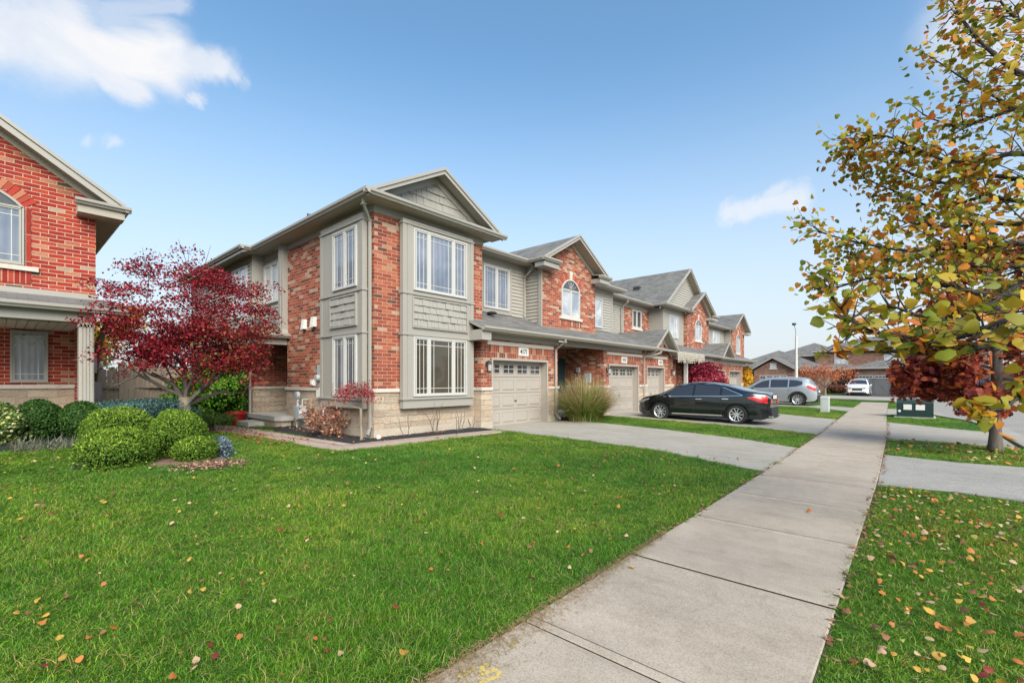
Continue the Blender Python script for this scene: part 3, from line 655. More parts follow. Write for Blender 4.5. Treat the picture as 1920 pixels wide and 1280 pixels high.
# eave returns
wbox(u,'eave_return',M['gutter'],12.78,13.7,9.75,10.2,5.62,5.80); wbox(u,'eave_return',M['gutter'],16.6,17.38,9.75,10.2,5.62,5.80)
roofpoly(u,[[(12.78,9.74,5.93),(13.75,9.74,5.93),(13.6,10.19,6.02),(12.95,10.19,6.02)]],.04,'return_roof'); roofpoly(u,[[(16.5,9.74,5.93),(17.38,9.74,5.93),(17.2,10.19,6.02),(16.6,10.19,6.02)]],.04,'return_roof')
gutter(u,FY(9.75),12.66,13.75,5.80); gutter(u,FY(9.75),16.5,17.45,5.80); gutter(u,FX(12.78),9.72,10.5,5.80)
arch_window(u,FY(10.2),14.45,15.72,4.04,5.12,.42)
m=MB(); m.box(13.2,17.0,10.15,10.2,3.30,3.52); m.build('flashing',M['gutter'],u)
# siding bay to the right of the gable
fB=FY(10.95); m=MB(); lap(m,fB,16.96,19.66,3.0,5.62); m.box(16.96,19.75,10.95,11.2,3.0,5.8); m.build('siding_wall',M['siding'],u)
m=MB(); m.box(16.96,19.75,10.915,10.95,5.60,5.80); m.box(19.62,19.76,10.91,10.95,3.1,5.6); m.box(19.76,19.79,10.93,11.2,3.1,5.8); m.build('trim_boards',M['trim'],u)
window(u,fB,17.3,18.75,3.98,5.35,[(17.35,18.0),(18.05,18.7)],'gblind',muntin=False,base=.036)
m=MB(); m.box(17.0,20.2,10.5,10.93,5.80,5.83); m.build('soffit',M['soffit'],u); gutter(u,FY(10.5),17.4,20.25,5.80)
roofpoly(u,[[(13.3,10.5,5.93),(20.2,10.5,5.93),(20.2,16,8.2),(13.3,16,8.2)]])
garage(u,16.41,19.78,16.84,19.55)
lower_roof(u,13.2,19.78,9.02,11.0,2.96,.42)
wbox(u,'entry_back_wall',M['brick'],13.2,16.4,11.33,11.5,.1,2.9)
wbox(u,'porch_ceiling',M['soffit'],13.2,16.4,9.47,12.2,2.90,2.93)
wbox(u,'porch_slab',M['concrete'],13.2,16.4,10.2,12.2,.0,.3)
m=MB(); m.box(15.3,16.3,11.29,11.33,.3,2.5); m.box(15.2,15.3,11.27,11.33,.3,2.6); d=m.build('front_door',M['teal'],u)
m=MB(); m.box(15.42,15.47,11.24,11.29,1.2,1.45); m.build('handle',M['gutter'],d)
# ================================================================= THIRD TOWNHOUSE
u=thing('townhouse','third townhouse of the row, tall taupe siding gable and small steep gable above its garage','townhouse',(19.8,9.47,.1),'townhouses in the row')
fB=FY(11.75); m=MB(); lap(m,fB,20.2,22.3,3.0,5.7); m.build('siding_wall',M['siding'],u)
wbox(u,'brick_wall',M['brick'],22.36,25.5,11.72,12,3.0,5.72)
m=MB(); m.box(22.24,22.36,11.69,11.75,3.0,5.6); m.box(20.2,25.5,11.68,11.72,5.55,5.8); m.build('trim_boards',M['trim'],u)
window(u,FY(11.72),23.4,24.5,4.5,5.5,[(23.45,23.9),(23.96,24.45)],'gdark',muntin=False)
wbox(u,'window_sill',M['cap'],23.3,24.6,11.66,11.72,4.38,4.49)
m=MB(); m.box(20.2,25.5,11.3,11.7,5.80,5.83); m.build('soffit',M['soffit'],u); gutter(u,FY(11.3),20.3,25.1,5.80)
downspout(u,[(22.0,11.25,5.8),(22.02,11.3,5.65),(22.05,11.66,5.4),(22.05,11.66,3.9)],.04)
roofpoly(u,[[(20.2,11.3,5.93),(26,11.3,5.93),(26,17,8.3),(20.2,17,8.3)]])
# tall gable block
fF=FY(10.85); m=MB(); lap(m,fF,25.5,28.6,3.0,5.6); m.box(25.5,28.6,10.85,11.1,3.0,5.8); lap(m,FX(25.5),10.87,11.72,3.0,5.7); m.box(25.5,25.8,11.1,11.75,3.0,5.8)
lo=lambda z:28.7-(8.2-z)/.7; hi=lambda z:28.7+(8.2-z)/.7
lap(m,FY(10.83),lo,hi,5.95,8.1,.15); m.prism([(25.4,10.83,5.8),(28.7,10.83,8.3),(32.0,10.83,5.8)],(0,.2,0)); m.build('siding_wall',M['siding'],u)
m=MB(); m.box(25.47,25.6,10.82,10.98,3.0,5.7); m.box(25.6,28.6,10.815,10.85,5.55,5.8); m.build('corner_boards',M['trim'],u)
window(u,fF,26.3,27.7,4.1,5.45,[(26.35,26.98),(27.03,27.65)],'gblind',muntin=False,base=.036)
gable(u,28.7,3.7,10.4,17.5,5.93,.70,wally=10.83,ybr=19)
m=MB(); m.box(25.05,28.7,10.4,10.84,5.80,5.83); m.build('soffit',M['soffit'],u); gutter(u,FY(10.4),24.9,28.9,5.80); gutter(u,FX(25.0),10.35,11.4,5.80)
roofpoly(u,[[(25.05,10.39,5.94),(29.6,10.39,5.94),(29.4,10.83,6.04),(25.2,10.83,6.04)]],.04,'pent_roof')
m=MB(); m.box(26.9,27.3,13.0,13.4,7.1,7.5); m.build('roof_vent',M['iron'],u)
garage(u,19.82,23.55,20.42,22.45)
lower_roof(u,19.78,21.0,9.02,11.7,2.96,.36)
roofpoly(u,[[(21.0,9.02,3.06),(30.0,9.02,3.06),(30.0,11.7,4.03),(21.0,11.7,4.03)]],.07,'lower_roof')
gutter(u,FY(9.02),22.9,29.8,2.93)
m=MB(); m.box(23.2,29.8,9.03,9.44,2.92,2.95); m.build('soffit',M['soffit'],u)
m=MB(); m.box(23.5,29.4,9.3,9.44,2.66,2.92); m.build('fascia_beam',M['gutter'],u)
gable(u,21.75,1.45,8.98,11.7,2.98,.74,wally=9.4,ybr=11.7,bargeh=.14)
m=MB(); m.prism([(20.5,9.45,2.95),(23.0,9.45,2.95),(21.75,9.45,3.95)],(0,.2,0)); m.build('gable_panel',M['brick'],u)
m=MB(); m.prism([(21.0,9.42,3.35),(22.5,9.42,3.35),(21.75,9.42,3.92)],(0,.03,0)); m.build('gable_infill',M['trim'],u)
downspout(u,[(20.9,8.96,2.95),(20.85,9.0,2.84),(20.0,9.40,2.62),(20.0,9.40,.3)],.05)
m=MB(); m.box(25.1,25.27,9.32,9.49,.1,2.66); m.build('porch_post',M['white'],u)
wbox(u,'entry_back_wall',M['brick'],23.55,29.6,11.2,11.4,.1,2.9)
wbox(u,'entry_brick_wall',M['brick'],23.75,25.05,9.9,10.1,.1,2.9)
# ================================================================= FOURTH
u=thing('townhouse','fourth townhouse, narrow brick gable with tall arched window behind the dark red bush','townhouse',(28.6,9.47,.1),'townhouses in the row')
gabled_brick(u,28.6,32.6,10.6,3.25,30.55,2.35,5.93,.58,16,ybr=17)
arch_window(u,FY(10.6),29.95,31.1,4.15,5.15,.38)
m=MB(); m.box(28.55,32.65,10.54,10.6,3.30,3.55); m.build('flashing',M['gutter'],u)
m=MB(); m.box(32.0,33.1,10.15,10.6,5.62,5.80); m.build('eave_return',M['gutter'],u); gutter(u,FY(10.15),31.95,33.15,5.80)
garage(u,29.3,32.95,29.75,32.4)
roofpoly(u,[[(30.0,9.02,3.03),(33.0,9.02,3.03),(33.0,12,4.1),(30.0,12,4.1)]],.07,'lower_roof')
gutter(u,FY(9.02),29.8,33.0,2.90); m=MB(); m.box(29.8,33.0,9.03,9.44,2.90,2.92); m.box(29.4,33.0,9.38,9.44,2.66,2.90); m.build('soffit',M['gutter'],u)
roofpoly(u,[[(32.6,11.65,5.93),(34.5,11.65,5.93),(34.5,17,8.1),(32.6,17,8.1)]],.07,'rear_roof')
m=MB(); lap(m,FY(12.1),32.6,34.6,3.2,5.7); m.box(32.6,34.6,12.1,12.3,3.0,5.8); m.build('siding_wall',M['siding'],u)
# ================================================================= FIFTH
u=thing('townhouse','last townhouse of the row, far brick gable beside the yellow shrub','townhouse',(34.5,9.47,.1),'townhouses in the row')
m=MB(); lap(m,FY(12.1),34.6,41.0,3.2,5.7); m.box(34.6,41.1,12.1,12.3,3.0,5.8); lap(m,FX(41.05),11.52,12.08,3.2,5.7); m.build('siding_wall',M['siding'],u)
window(u,FY(12.1),37.9,39.7,4.3,5.55,[(37.95,38.75),(38.85,39.65)],'gblind',muntin=False,base=.036)
gutter(u,FY(11.65),33.1,41.0,5.80); m=MB(); m.box(33.1,41,11.65,12.1,5.80,5.83); m.build('soffit',M['soffit'],u)
gabled_brick(u,41.1,44.9,11.5,3.2,43.0,2.35,5.93,.60,17,ybr=17)
roofpoly(u,[[(34.5,11.65,5.93),(42.5,11.65,5.93),(42.5,16.5,7.9),(34.5,16.5,7.9)]])
arch_window(u,FY(11.5),42.4,43.5,3.9,5.2,.38)
m=MB(); m.box(44.4,45.4,11.05,11.5,5.62,5.80); m.build('eave_return',M['gutter'],u)
m=MB(); m.box(41.05,45,11.44,11.5,3.3,3.55); m.build('flashing',M['gutter'],u)
wbox(u,'side_wall',M['brick'],44.7,44.9,11.8,20,0,5.8)
garage(u,33.0,36.6,33.35,36.1)
roofpoly(u,[[(33.0,9.02,3.03),(38.3,9.02,3.03),(41.0,12,4.0),(33.0,12,4.0)],[(36.0,9.02,3.03),(40.0,9.5,2.98),(46,11.3,3.1),(46,12,3.3),(38,12,4.0)]],.07,'lower_roof')
gable(u,31.6,1.3,8.97,11.7,2.98,.78,wally=9.4,ybr=11.9,bargeh=.14)
gutter(u,FY(9.02),33.0,38.4,2.90); m=MB(); m.box(33.0,38.3,9.03,9.44,2.90,2.92); m.box(33.0,37,9.38,9.44,2.66,2.90); m.build('soffit',M['gutter'],u)
wbox(u,'ground_floor_wall',M['brick'],36.6,44.8,11.6,11.9,0,3.3)

# wall-hung things
wall_lantern('black wall lantern on the brick pier left of the nearest garage door',9.60,9.47,2.02,'lanterns beside the garages')
wall_lantern('black wall lantern left of the second garage door, above the tall grass',16.62,9.47,2.02,'lanterns beside the garages')
wall_lantern('black wall lantern on the outer corner of the third garage',23.3,9.47,2.02,'lanterns beside the garages')
plaque('white plaque reading 4171 above the nearest garage door',11.28,9.458,2.47,'4171')
plaque('small pale number plaque above the second garage door',18.1,9.458,2.44,None)
plaque('small pale number plaque above the third garage door',21.9,9.458,2.44,None)
# icicle lights along the porch gutter
m=MB()
for k in range(150):
    x=22.7+3.9*k/150+random.uniform(-.01,.01); L=random.choice((.12,.22,.34,.45))*random.uniform(.8,1.2); y=8.88+random.uniform(-.02,.02)
    m.tube([(x,y,2.98),(x+random.uniform(-.02,.02),y,2.98-L)],.006,3)
    z=2.96
    while z>2.98-L: m.box(x-.018,x+.018,y-.018,y+.018,z-.04,z); z-=.09
o=m.build('icicle_lights',simple('unlit white light string',(.62,.58,.50),.5,.3,20)); tag(o,'unlit white icicle light string hanging from the third porch gutter','light string')
# meters and vents on the side wall
t=thing('electric_meter','grey electric meter box with conduit on the side brick wall','electric meter',(6.05,12.25,1.4))
m=MB(); m.box(5.90,6.05,11.98,12.42,1.38,1.98); m.build('meter_box',M['greybox'],t)
m=MB(); m.lathe([(.09,-.11),(.085,-.03),(.1,0)],(5.89,12.26,1.62),'x',16); m.lathe([(0,-.115),(.09,-.11)],(5.89,12.26,1.62),'x',16); m.build('meter_dial',M['lampglass'],t,smooth=True)
m=MB(); m.tube([(5.98,12.2,1.4),(5.98,12.2,.15)],.035,8); m.box(5.90,6.03,12.27,12.47,1.08,1.30); m.tube([(5.96,12.35,1.4),(5.96,12.35,1.28)],.04,8); m.tube([(5.97,12.1,1.4),(5.97,12.1,.9),(5.9,11.95,.8)],.03,8); m.build('conduit',M['plate'],t)
m=MB(); m.box(5.985,6.05,12.83,13.03,1.40,1.58); m.box(5.965,5.985,12.87,12.99,1.43,1.53); tag(m.build('outdoor_outlet',M['plate']),'small white outdoor outlet cover left of the electric meter','outlet')
for y,z,s,lb in ((13.45,3.20,.16,'smaller white wall vent, the left of two on the side brick'),(12.85,3.22,.2,'larger white wall vent, right of two high on the side brick')):
    m=MB(); m.hexa([(5.93,y-s/2,z-.14),(6.05,y-s/2,z-.14),(6.05,y+s/2,z-.14),(5.93,y+s/2,z-.14),(5.97,y-s/2,z+.14),(6.05,y-s/2,z+.14),(6.05,y+s/2,z+.14),(5.97,y+s/2,z+.14)]); m.box(5.925,5.93,y-s/2,y+s/2,z-.16,z-.1)
    tag(m.build('wall_vent',M['plate']),lb,'wall vent',group='vents on the side wall')
t=thing('gas_meter','grey gas meter with regulator and pipe at the foot of the side wall','gas meter',(5.85,13.4,.1))
m=MB(); m.lathe([(0,-.12),(.2,-.11),(.22,-.06),(.22,.06),(.2,.11),(0,.12)],(5.82,13.3,.62),'x',8); m.box(5.72,5.92,13.1,13.5,.66,.82); m.build('meter_body',M['greybox'],t)
m=MB(); m.lathe([(0,-.05),(.11,-.04),(.11,.04),(0,.05)],(5.8,13.45,1.12),'x',14); m.tube([(5.82,13.45,1.05),(5.82,13.45,.82)],.035,8); m.tube([(5.82,13.15,.82),(5.82,13.15,1.0),(5.98,13.15,1.0)],.025,8); m.tube([(5.82,13.5,.5),(5.82,13.5,.08)],.022,8); m.build('regulator',M['greybox'],t,smooth=True)
t=thing('electric_meter','small grey meter on the brick wall behind the ornamental grass','electric meter',(16.4,10.2,1.4))
m=MB(); m.box(16.28,16.40,10.05,10.32,1.45,1.85); m.build('meter_box',M['greybox'],t)
m=MB(); m.tube([(16.33,10.1,1.35),(16.33,10.1,.2)],.04,8); m.box(16.3,16.4,10.6,10.75,1.9,2.1); m.build('conduit',M['greybox'],t)
# stoop and step at the side entry
t=thing('entry_stoop','concrete stoop slab and lower step at the side entry','stoop',(5.6,15,.1))
m=MB(); m.prism([(5.98,14.1,.34),(5.62,14.1,.34),(5.5,14.3,.34),(5.52,16.72,.34),(7.3,16.72,.34),(7.3,14.75,.34),(5.98,14.75,.34)],(0,0,.13)); m.build('slab',M['concrete'],t)
m=MB(); m.prism([(5.95,14.2,.05),(5.66,14.2,.05),(5.57,14.4,.05),(5.6,16.72,.05),(5.95,16.72,.05)],(0,0,.288)); m.build('stoop_base',M['block'],t)
m=MB(); m.box(5.08,5.56,15.2,16.15,.05,.27); m.build('step',M['concrete'],t)

# ================================================================= LEFT HOUSE
u=thing('brick_house','bright red brick house cut by the left edge, grey covered porch below its gable','house',(0,14.82,.3))
YL=14.82
gx=-1.9; gh=4.0
P=[(-5.5,YL,3.6),(1.6,YL,3.6),(1.6,YL,5.62),(gx+3.5,YL,5.72),(-5.5,YL,5.6)]
wallpoly(u,'brick_wall',M['brickL'],[(-5.4,YL,3.6),(1.6,YL,3.6),(1.6,YL,5.95),(gx,YL,8.27),(-5.4,YL,5.95)],.3)
wbox(u,'side_wall',M['brickL'],1.3,1.6,YL+.3,24,.3,5.62)
gable(u,gx,gh,YL-.42,26,5.78,.66,wally=YL,bargeh=.24)
m=MB(); m.box(1.25,2.08,YL-.42,YL-.003,5.44,5.62); m.box(1.62,2.08,YL,26,5.50,5.62); m.build('eave_return',M['soffit'],u)
roofpoly(u,[[(1.2,YL-.43,5.74),(2.1,YL-.43,5.74),(1.9,YL,5.80),(1.25,YL,5.80)]],.04,'return_roof')
gutter(u,FY(YL-.42),1.2,2.2,5.62)
m=MB(); A=[(2.08+o,YL-.5,5.62+h) for o,h in GP]; m.prism(A,(0,11,0)); m.build('gutter',M['gutter'],u)
arch_window(u,FY(YL),-1.35,.42,4.1,5.38,.42,glass='gsky',solm='soldierL',key=False,sill=False,frame='gutter')
m=MB(); m.box(-1.6,.64,YL-.07,YL,3.98,4.08); m.build('window_sill',M['cap'],u)
m=MB(); m.box(-1.55,.53,YL-.014,YL,3.70,3.98); m.build('soldier_course',M['soldierL'],u)
m=MB(); m.box(.425,.53,YL-.012,YL,4.08,5.42); m.build('brick_quoin',M['soldierL'],u)
m=MB(); m.box(-5.4,1.62,YL-.05,YL,3.46,3.60); m.build('flashing',M['gutter'],u)
roofpoly(u,[[(-5.4,13.3,3.13),(1.9,13.3,3.13),(1.9,YL,3.49),(-5.4,YL,3.49)]],.06,'porch_roof')
gutter(u,FY(13.3),-5.4,2.0,3.01)
m=MB(); m.box(-5.4,1.42,13.42,13.62,2.80,3.04); m.box(-5.4,1.9,13.3,13.42,3.0,3.04); m.box(1.24,1.44,13.62,15.7,2.80,3.04); m.build('porch_beam',M['trim'],u)
m=MB()
k=-5.4
while k<1.24: m.box(k,min(k+.14,1.24),13.62,15.7,2.765 if int(k*7.2)%2 else 2.768,2.80); k+=.15
m.box(-5.4,1.24,13.62,15.7,2.803,2.83); m.build('porch_ceiling',M['soffit'],u)
wbox(u,'lower_brick_wall',M['brickL'],-5.4,1.6,15.72,15.95,1.45,2.80)
wbox(u,'stone_base',M['stone'],-5.4,1.6,15.69,15.95,.2,1.36)
wbox(u,'stone_ledge',M['cap'],-5.4,1.6,15.64,15.95,1.36,1.45)
m=MB(); m.box(1.18,1.42,13.42,13.66,.3,2.80)
for k in range(4): m.box(1.205+.055*k,1.235+.055*k,13.405,13.42,.3,2.76); m.box(1.42,1.43,13.45+.055*k,13.48+.055*k,.3,2.76)
m.box(1.165,1.435,13.405,13.675,2.70,2.78); m.build('porch_column',M['siding'],u)
w=window(u,FY(15.72),.22,.84,1.50,2.72,None,'gcurt',frame='gutter',inset=.09)
m=MB(); f=FY(15.70)
for cx,s in ((.40,1),(.66,-1)):
    m.tube([f(cx-.12*s,.02,2.32),f(cx-.08*s,.02,2.42),f(cx,.02,2.46),f(cx+.08*s,.02,2.42),f(cx+.12*s,.02,2.36)],.012,4)
m.tube([f(.27,.02,2.56),f(.40,.02,2.54),f(.48,.02,2.60),f(.53,.02,2.66),f(.58,.02,2.60),f(.66,.02,2.54),f(.79,.02,2.56)],.012,4)
m.build('leaded_pattern',M['white'],w)
wbox(u,'porch_floor',M['concrete'],-5.4,1.5,13.35,15.69,.28,.5)
# meter boxes at the left house corner
t=thing('utility_meter','pale utility meters on the side of the left house behind the column','utility meter',(1.75,16.5,.3))
m=MB(); m.box(1.6,1.82,16.6,17.0,1.75,2.2); m.lathe([(0,.02),(.1,0),(.1,.12),(0,.14)],(1.82,16.8,1.98),'x',14); m.build('meter_box',M['plate'],t)
m=MB(); m.box(1.6,1.9,16.5,17.1,.9,1.5); m.tube([(1.7,16.8,.4),(1.7,16.8,1.75)],.03,6); m.build('lower_box',M['plate'],t)
# ---------------------------------------------------------------- ground
def clip(poly,axis,val,keep_less):
    out=[]; n=len(poly)
    for i in range(n):
        a,b=poly[i],poly[(i+1)%n]; fa=(a[axis]<=val) if keep_less else (a[axis]>=val); fb=(b[axis]<=val) if keep_less else (b[axis]>=val)
        if fa: out.append(a)
        if fa!=fb:
            t=(val-a[axis])/(b[axis]-a[axis]); out.append((a[0]+t*(b[0]-a[0]),a[1]+t*(b[1]-a[1])))
    return out
def flat(name,poly,dz,mat,label=None,cat=None,kind='structure',skirt=.0,parent=None,group=None):
    m=MB()
    bands=[(None,2.2),(2.2,9.2),(9.2,None)]
    for lo_,hi_ in bands:
        p=list(poly)
        if lo_ is not None: p=clip(p,1,lo_,False)
        if hi_ is not None and len(p)>2: p=clip(p,1,hi_,True)
        if len(p)<3: continue
        zf=(lambda y:0.0) if hi_==2.2 else ((lambda y:.12*(y-2.2)/7) if lo_==2.2 else (lambda y:.12))
        m.poly([(x,y,zf(y)+dz) for x,y in p])
        if skirt:
            for i in range(len(p)):
                a,b=p[i],p[(i+1)%len(p)]
                m.poly([(a[0],a[1],zf(a[1])+dz),(a[0],a[1],zf(a[1])+dz-skirt),(b[0],b[1],zf(b[1])+dz-skirt),(b[0],b[1],zf(b[1])+dz)])
    o=m.build(name,M[mat] if isinstance(mat,str) else mat,parent,fixn=False)
    for p in o.data.polygons: pass
    if kind: o['kind']=kind
    if label: o['label']=label
    if cat: o['category']=cat
    if group: o['group']=group
    return o
def ccw(p):
    a=sum(p[i][0]*p[(i+1)%len(p)][1]-p[(i+1)%len(p)][0]*p[i][1] for i in range(len(p)))
    return p if a>0 else p[::-1]
# big ground sheet with exact crease lines at y=2.2 and y=9.2
xs=[-400,-120,-50,-20,-10,-6,-4,-2,-1,0,.6,1.2,1.8,2.5,4,8,16,30,60,120,250,600]
ys=[-500,-150,-60,-25,-10,-3,0,2.2,5,9.2,10,10.6,11.2,11.8,12.4,13,14,16,20,26,40,80,200,600]
m=MB(); m.grid([[(x,y,gz(x,y)) for x in xs] for y in ys]); g=m.build('ground',M['ground'],fixn=False,smooth='all'); g['kind']='structure'
# lay sidewalk slabs
def sw(x):   # centre y of the sidewalk
    pts=[(-6,1.10),(3,1.12),(9,1.14),(16,1.27),(28,1.68),(39,1.98),(46,2.1)]
    for (a,b),(c,d) in zip(pts,pts[1:]):
        if x<=c: return b+(d-b)*(x-a)/(c-a)
    return 2.1
HWD=.735
base=[(x,sw(x)-HWD-.01) for x in (-6,3,9,16,28,40)]+[(x,sw(x)+HWD+.01) for x in (40,28,16,9,3,-6)]
flat('sidewalk_bed',ccw(base),.005,'joint')
m=MB(); x=-2.2+.004; k=0
rr=random.Random(3)
while x<39.5:
    L=1.475; g_=(.009 if k%4 else .03); a=x+g_*(.4+rr.random()); b=x+L-.007; s0=sw(a); s1=sw(b); zt=.026+rr.uniform(-.003,.003); t=rr.uniform(-.003,.003)
    def q(u,v): # u 0..1 along, v -1..1
        sx=a+(b-a)*u; return (sx+v*.02*0,sw(sx)+v*HWD,zt)
    # slab top with tooled (recessed) margins
    e=.05/1.46; ev=.05/HWD
    us=[0,e*.15,e,1-e,1-e*.15,1]; hs=[-.012,-.004,0,0,-.004,-.012]; 
    vs=[-1,-1+ev*.15,1-ev*.15,1]; hv=[-.012,0,0,-.012]
    m.grid([[ (lambda P:(P[0],P[1],P[2]+hs[i]+hv[j]))(q(us[i],vs[j])) for j in range(4)] for i in range(6)])
    m.poly([q(0,-1)[:2]+(-.02,),q(1,-1)[:2]+(-.02,),q(1,-1)[:2]+(zt-.024,),q(0,-1)[:2]+(zt-.024,)])
    m.poly([q(0,1)[:2]+(-.02,),q(1,1)[:2]+(-.02,),q(1,1)[:2]+(zt-.024,),q(0,1)[:2]+(zt-.024,)])
    x+=L; k+=1
o=m.build('sidewalk',M['walk'],fixn=False); o['kind']='structure'
# thin tooled score line across every slab
m=MB(); x=-2.2+.004
while x<24:
    if int(round((x+2.2)/1.475))%4==0: x+=1.475; continue
    for d in (.062,):
        a=x+d
        m.poly([(a,sw(a)-HWD+.03,.0300),(a+.006,sw(a)-HWD+.03,.0300),(a+.006,sw(a)+HWD-.03,.0300),(a,sw(a)+HWD-.03,.0300)])
    x+=1.475
m.build('sidewalk_score_lines',M['joint'],fixn=False)['kind']='structure'
D1=[(8.62,sw(8.6)+HWD+.01),(12.1,sw(12.1)+HWD+.01),(12.8,3.2),(13.35,5.6),(13.6,7.8),(13.25,9.75),(9.6,9.75),(9.6,8.6),(9.62,6.2),(9.5,4.4)]
D2=[(15.46,sw(15.5)+HWD+.01),(21.9,sw(21.9)+HWD+.01),(23.3,4.6),(23.6,9.75),(16.3,9.75),(16.2,6),(16.0,3.4)]
D3=[(28.0,sw(28)+HWD+.01),(31.8,sw(31.8)+HWD+.01),(33.2,4.6),(37,9.7),(29.3,9.7),(30.6,4.6)]
for n,(p) in enumerate((D1,D2,D3)): flat('driveway',ccw(p),.014,'drive',skirt=.02)
A1=[(8.62,sw(9)-HWD-.01),(8.8,-.4),(8.45,-1.75),(12.1,-1.75),(11.95,-.6),(12.2,sw(12)-HWD-.01)]
A2=[(15.6,sw(15.6)-HWD-.01),(15.7,-.6),(15.2,-1.8),(19.5,-1.8),(20.4,-.6),(21.8,sw(21.8)-HWD-.01)]
A3=[(26.6,sw(26.6)-HWD-.01),(27.6,-.55),(26.0,-1.0),(30,-1.0),(32.0,.3),(32.2,sw(32.2)-HWD-.01)]
flat('driveway_apron',ccw(A1),.012,'apron',skirt=.02); flat('driveway_apron',ccw(A2),.012,'drive',skirt=.02); flat('driveway_apron',ccw(A3),.012,'drive',skirt=.02)
# road: south of the kerb, swinging round at the far end
kerb=[(-30,-1.95),(8,-1.95),(15,-1.9),(21.6,-1.82),(24.3,-1.55),(26,-1.0),(28,-.5),(33,-.1),(38,.6),(42,1.0),(45,1.0)]
road=kerb+[(45.2,.9),(46,2.6),(45,12),(50,14),(52,30),(62,30),(60,12),(55.5,8),(54.6,2),(54.6,-40),(45,-60),(20,-12),(-30,-12)]
flat('road',ccw(road),.004,'road')
m=MB()
for (a,b) in zip(kerb,kerb[1:]):
    d=Vector((b[0]-a[0],b[1]-a[1],0)).normalized(); n=Vector((d.y,-d.x,0))
    hts=.05
    P=[(a[0],a[1],0),(b[0],b[1],0),(b[0]+n.x*.15,b[1]+n.y*.15,0),(a[0]+n.x*.15,a[1]+n.y*.15,0)]
    m.hexa([(p[0],p[1],-.02) for p in P]+[(p[0],p[1],hts) for p in P])
    P=[(a[0]+n.x*.15,a[1]+n.y*.15),(b[0]+n.x*.15,b[1]+n.y*.15),(b[0]+n.x*.45,b[1]+n.y*.45),(a[0]+n.x*.45,a[1]+n.y*.45)]
    m.poly([(p[0],p[1],.009) for p in P][::-1])
m.build('kerb',M['drive'],fixn=False)['kind']='structure'
# far cross sidewalk and driveway of the far house
flat('far_sidewalk',ccw([(45.4,-30),(46.9,-30),(46.9,3.4),(45.4,3.4)]),.012,'drive')
flat('far_driveway',ccw([(55,-1.2),(66,-1.2),(66,5.4),(55,6.2)]),.010,'darkdrive')
flat('far_driveway',ccw([(47,-2),(55,-1.6),(55,6.6),(47,7)]),.008,'drive')
# garden walkway round the main house
W1=[(3.9,17.4),(4.55,17.4),(5.0,14.9),(5.12,11.6),(5.26,9.40),(9.45,9.02),(9.45,8.52),(8.6,8.5),(5.2,8.62),(4.62,8.85),(4.52,9.4),(4.45,11.5),(4.1,14.5)]
flat('garden_walkway',ccw(W1),.016,'paver',skirt=.03)
m=MB()
for a,b in (((4.2,16),(4.82,11.4)),((4.82,11.4),(4.95,9.25)),((4.95,9.25),(9.4,8.78))):
    d=Vector((b[0]-a[0],b[1]-a[1],0)).normalized()*.012; n=Vector((-d.y,d.x,0))
    m.poly([(a[0]+n.x,a[1]+n.y,gz(9,a[1])+.021),(a[0]-n.x,a[1]-n.y,gz(9,a[1])+.021),(b[0]-n.x,b[1]-n.y,gz(9,b[1])+.021),(b[0]+n.x,b[1]+n.y,gz(9,b[1])+.021)])
m.build('walkway_joint',M['joint'],fixn=False)['kind']='structure'
def mound(name,poly,h,mat,kind='structure',res=.14,seed=1,grainy=.012):
    poly=ccw(poly); xs_=[p[0] for p in poly]; ys_=[p[1] for p in poly]
    def inside(x,y):
        c=False; j=len(poly)-1
        for i in range(len(poly)):
            if (poly[i][1]>y)!=(poly[j][1]>y) and x<(poly[j][0]-poly[i][0])*(y-poly[i][1])/(poly[j][1]-poly[i][1])+poly[i][0]: c=not c
            j=i
        return c
    def dist(x,y):
        b=9
        for i in range(len(poly)):
            a=Vector(poly[i]); c=Vector(poly[(i+1)%len(poly)]); p=Vector((x,y)); t=max(0,min(1,(p-a).dot(c-a)/max((c-a).length_squared,1e-9))); b=min(b,(p-(a+(c-a)*t)).length)
        return b if inside(x,y) else -b
    m=MB(); rg=random.Random(seed); nx=int((max(xs_)-min(xs_))/res)+3; ny=int((max(ys_)-min(ys_))/res)+3
    G=[[None]*nx for _ in range(ny)]; idx={}
    for j in range(ny):
        for i in range(nx):
            x=min(xs_)-res+i*res+rg.uniform(-.3,.3)*res; y=min(ys_)-res+j*res+rg.uniform(-.3,.3)*res; d=dist(x,y)
            z=gz(x,y)+min(1,max(-.4,d/.09))*h+rg.uniform(-grainy,grainy)*(1 if d>0 else 0)
            idx[(i,j)]=(len(m.v),d); m.v.append((x,y,z))
    for j in range(ny-1):
        for i in range(nx-1):
            c=[idx[(i,j)],idx[(i+1,j)],idx[(i+1,j+1)],idx[(i,j+1)]]
            if max(q[1] for q in c)>-.02: m.f.append([q[0] for q in c]); m.m.append(0)
    o=m.build(name,M[mat],fixn=False,smooth='all'); o['kind']=kind; return o,inside
BED=[(5.24,9.36),(6.4,9.32),(9.45,8.98),(9.35,9.8),(6.0,9.8),(6.02,14.2),(5.2,14.4),(5.2,15.9),(5.05,15.9),(5.16,11.8)]
mound('mulch_bed',BED,.055,'mulch',seed=2,res=.06)
mound('shrub_bed',[(1.0,10.1),(1.3,9.75),(2.0,9.3),(2.15,8.75),(2.6,8.72),(2.8,9.2),(2.85,10.2),(2.5,11.6),(1.4,12.1),(.95,11)],.03,'bark',seed=3,res=.1)
mound('planting_bed',[(-4,12.2),(1.0,12.0),(2.4,13.6),(4.2,14.8),(4.9,17.5),(4.5,19.3),(1.7,19.3),(1.7,15.5),(-4,15.0)],.03,'mulch',seed=4,res=.2)

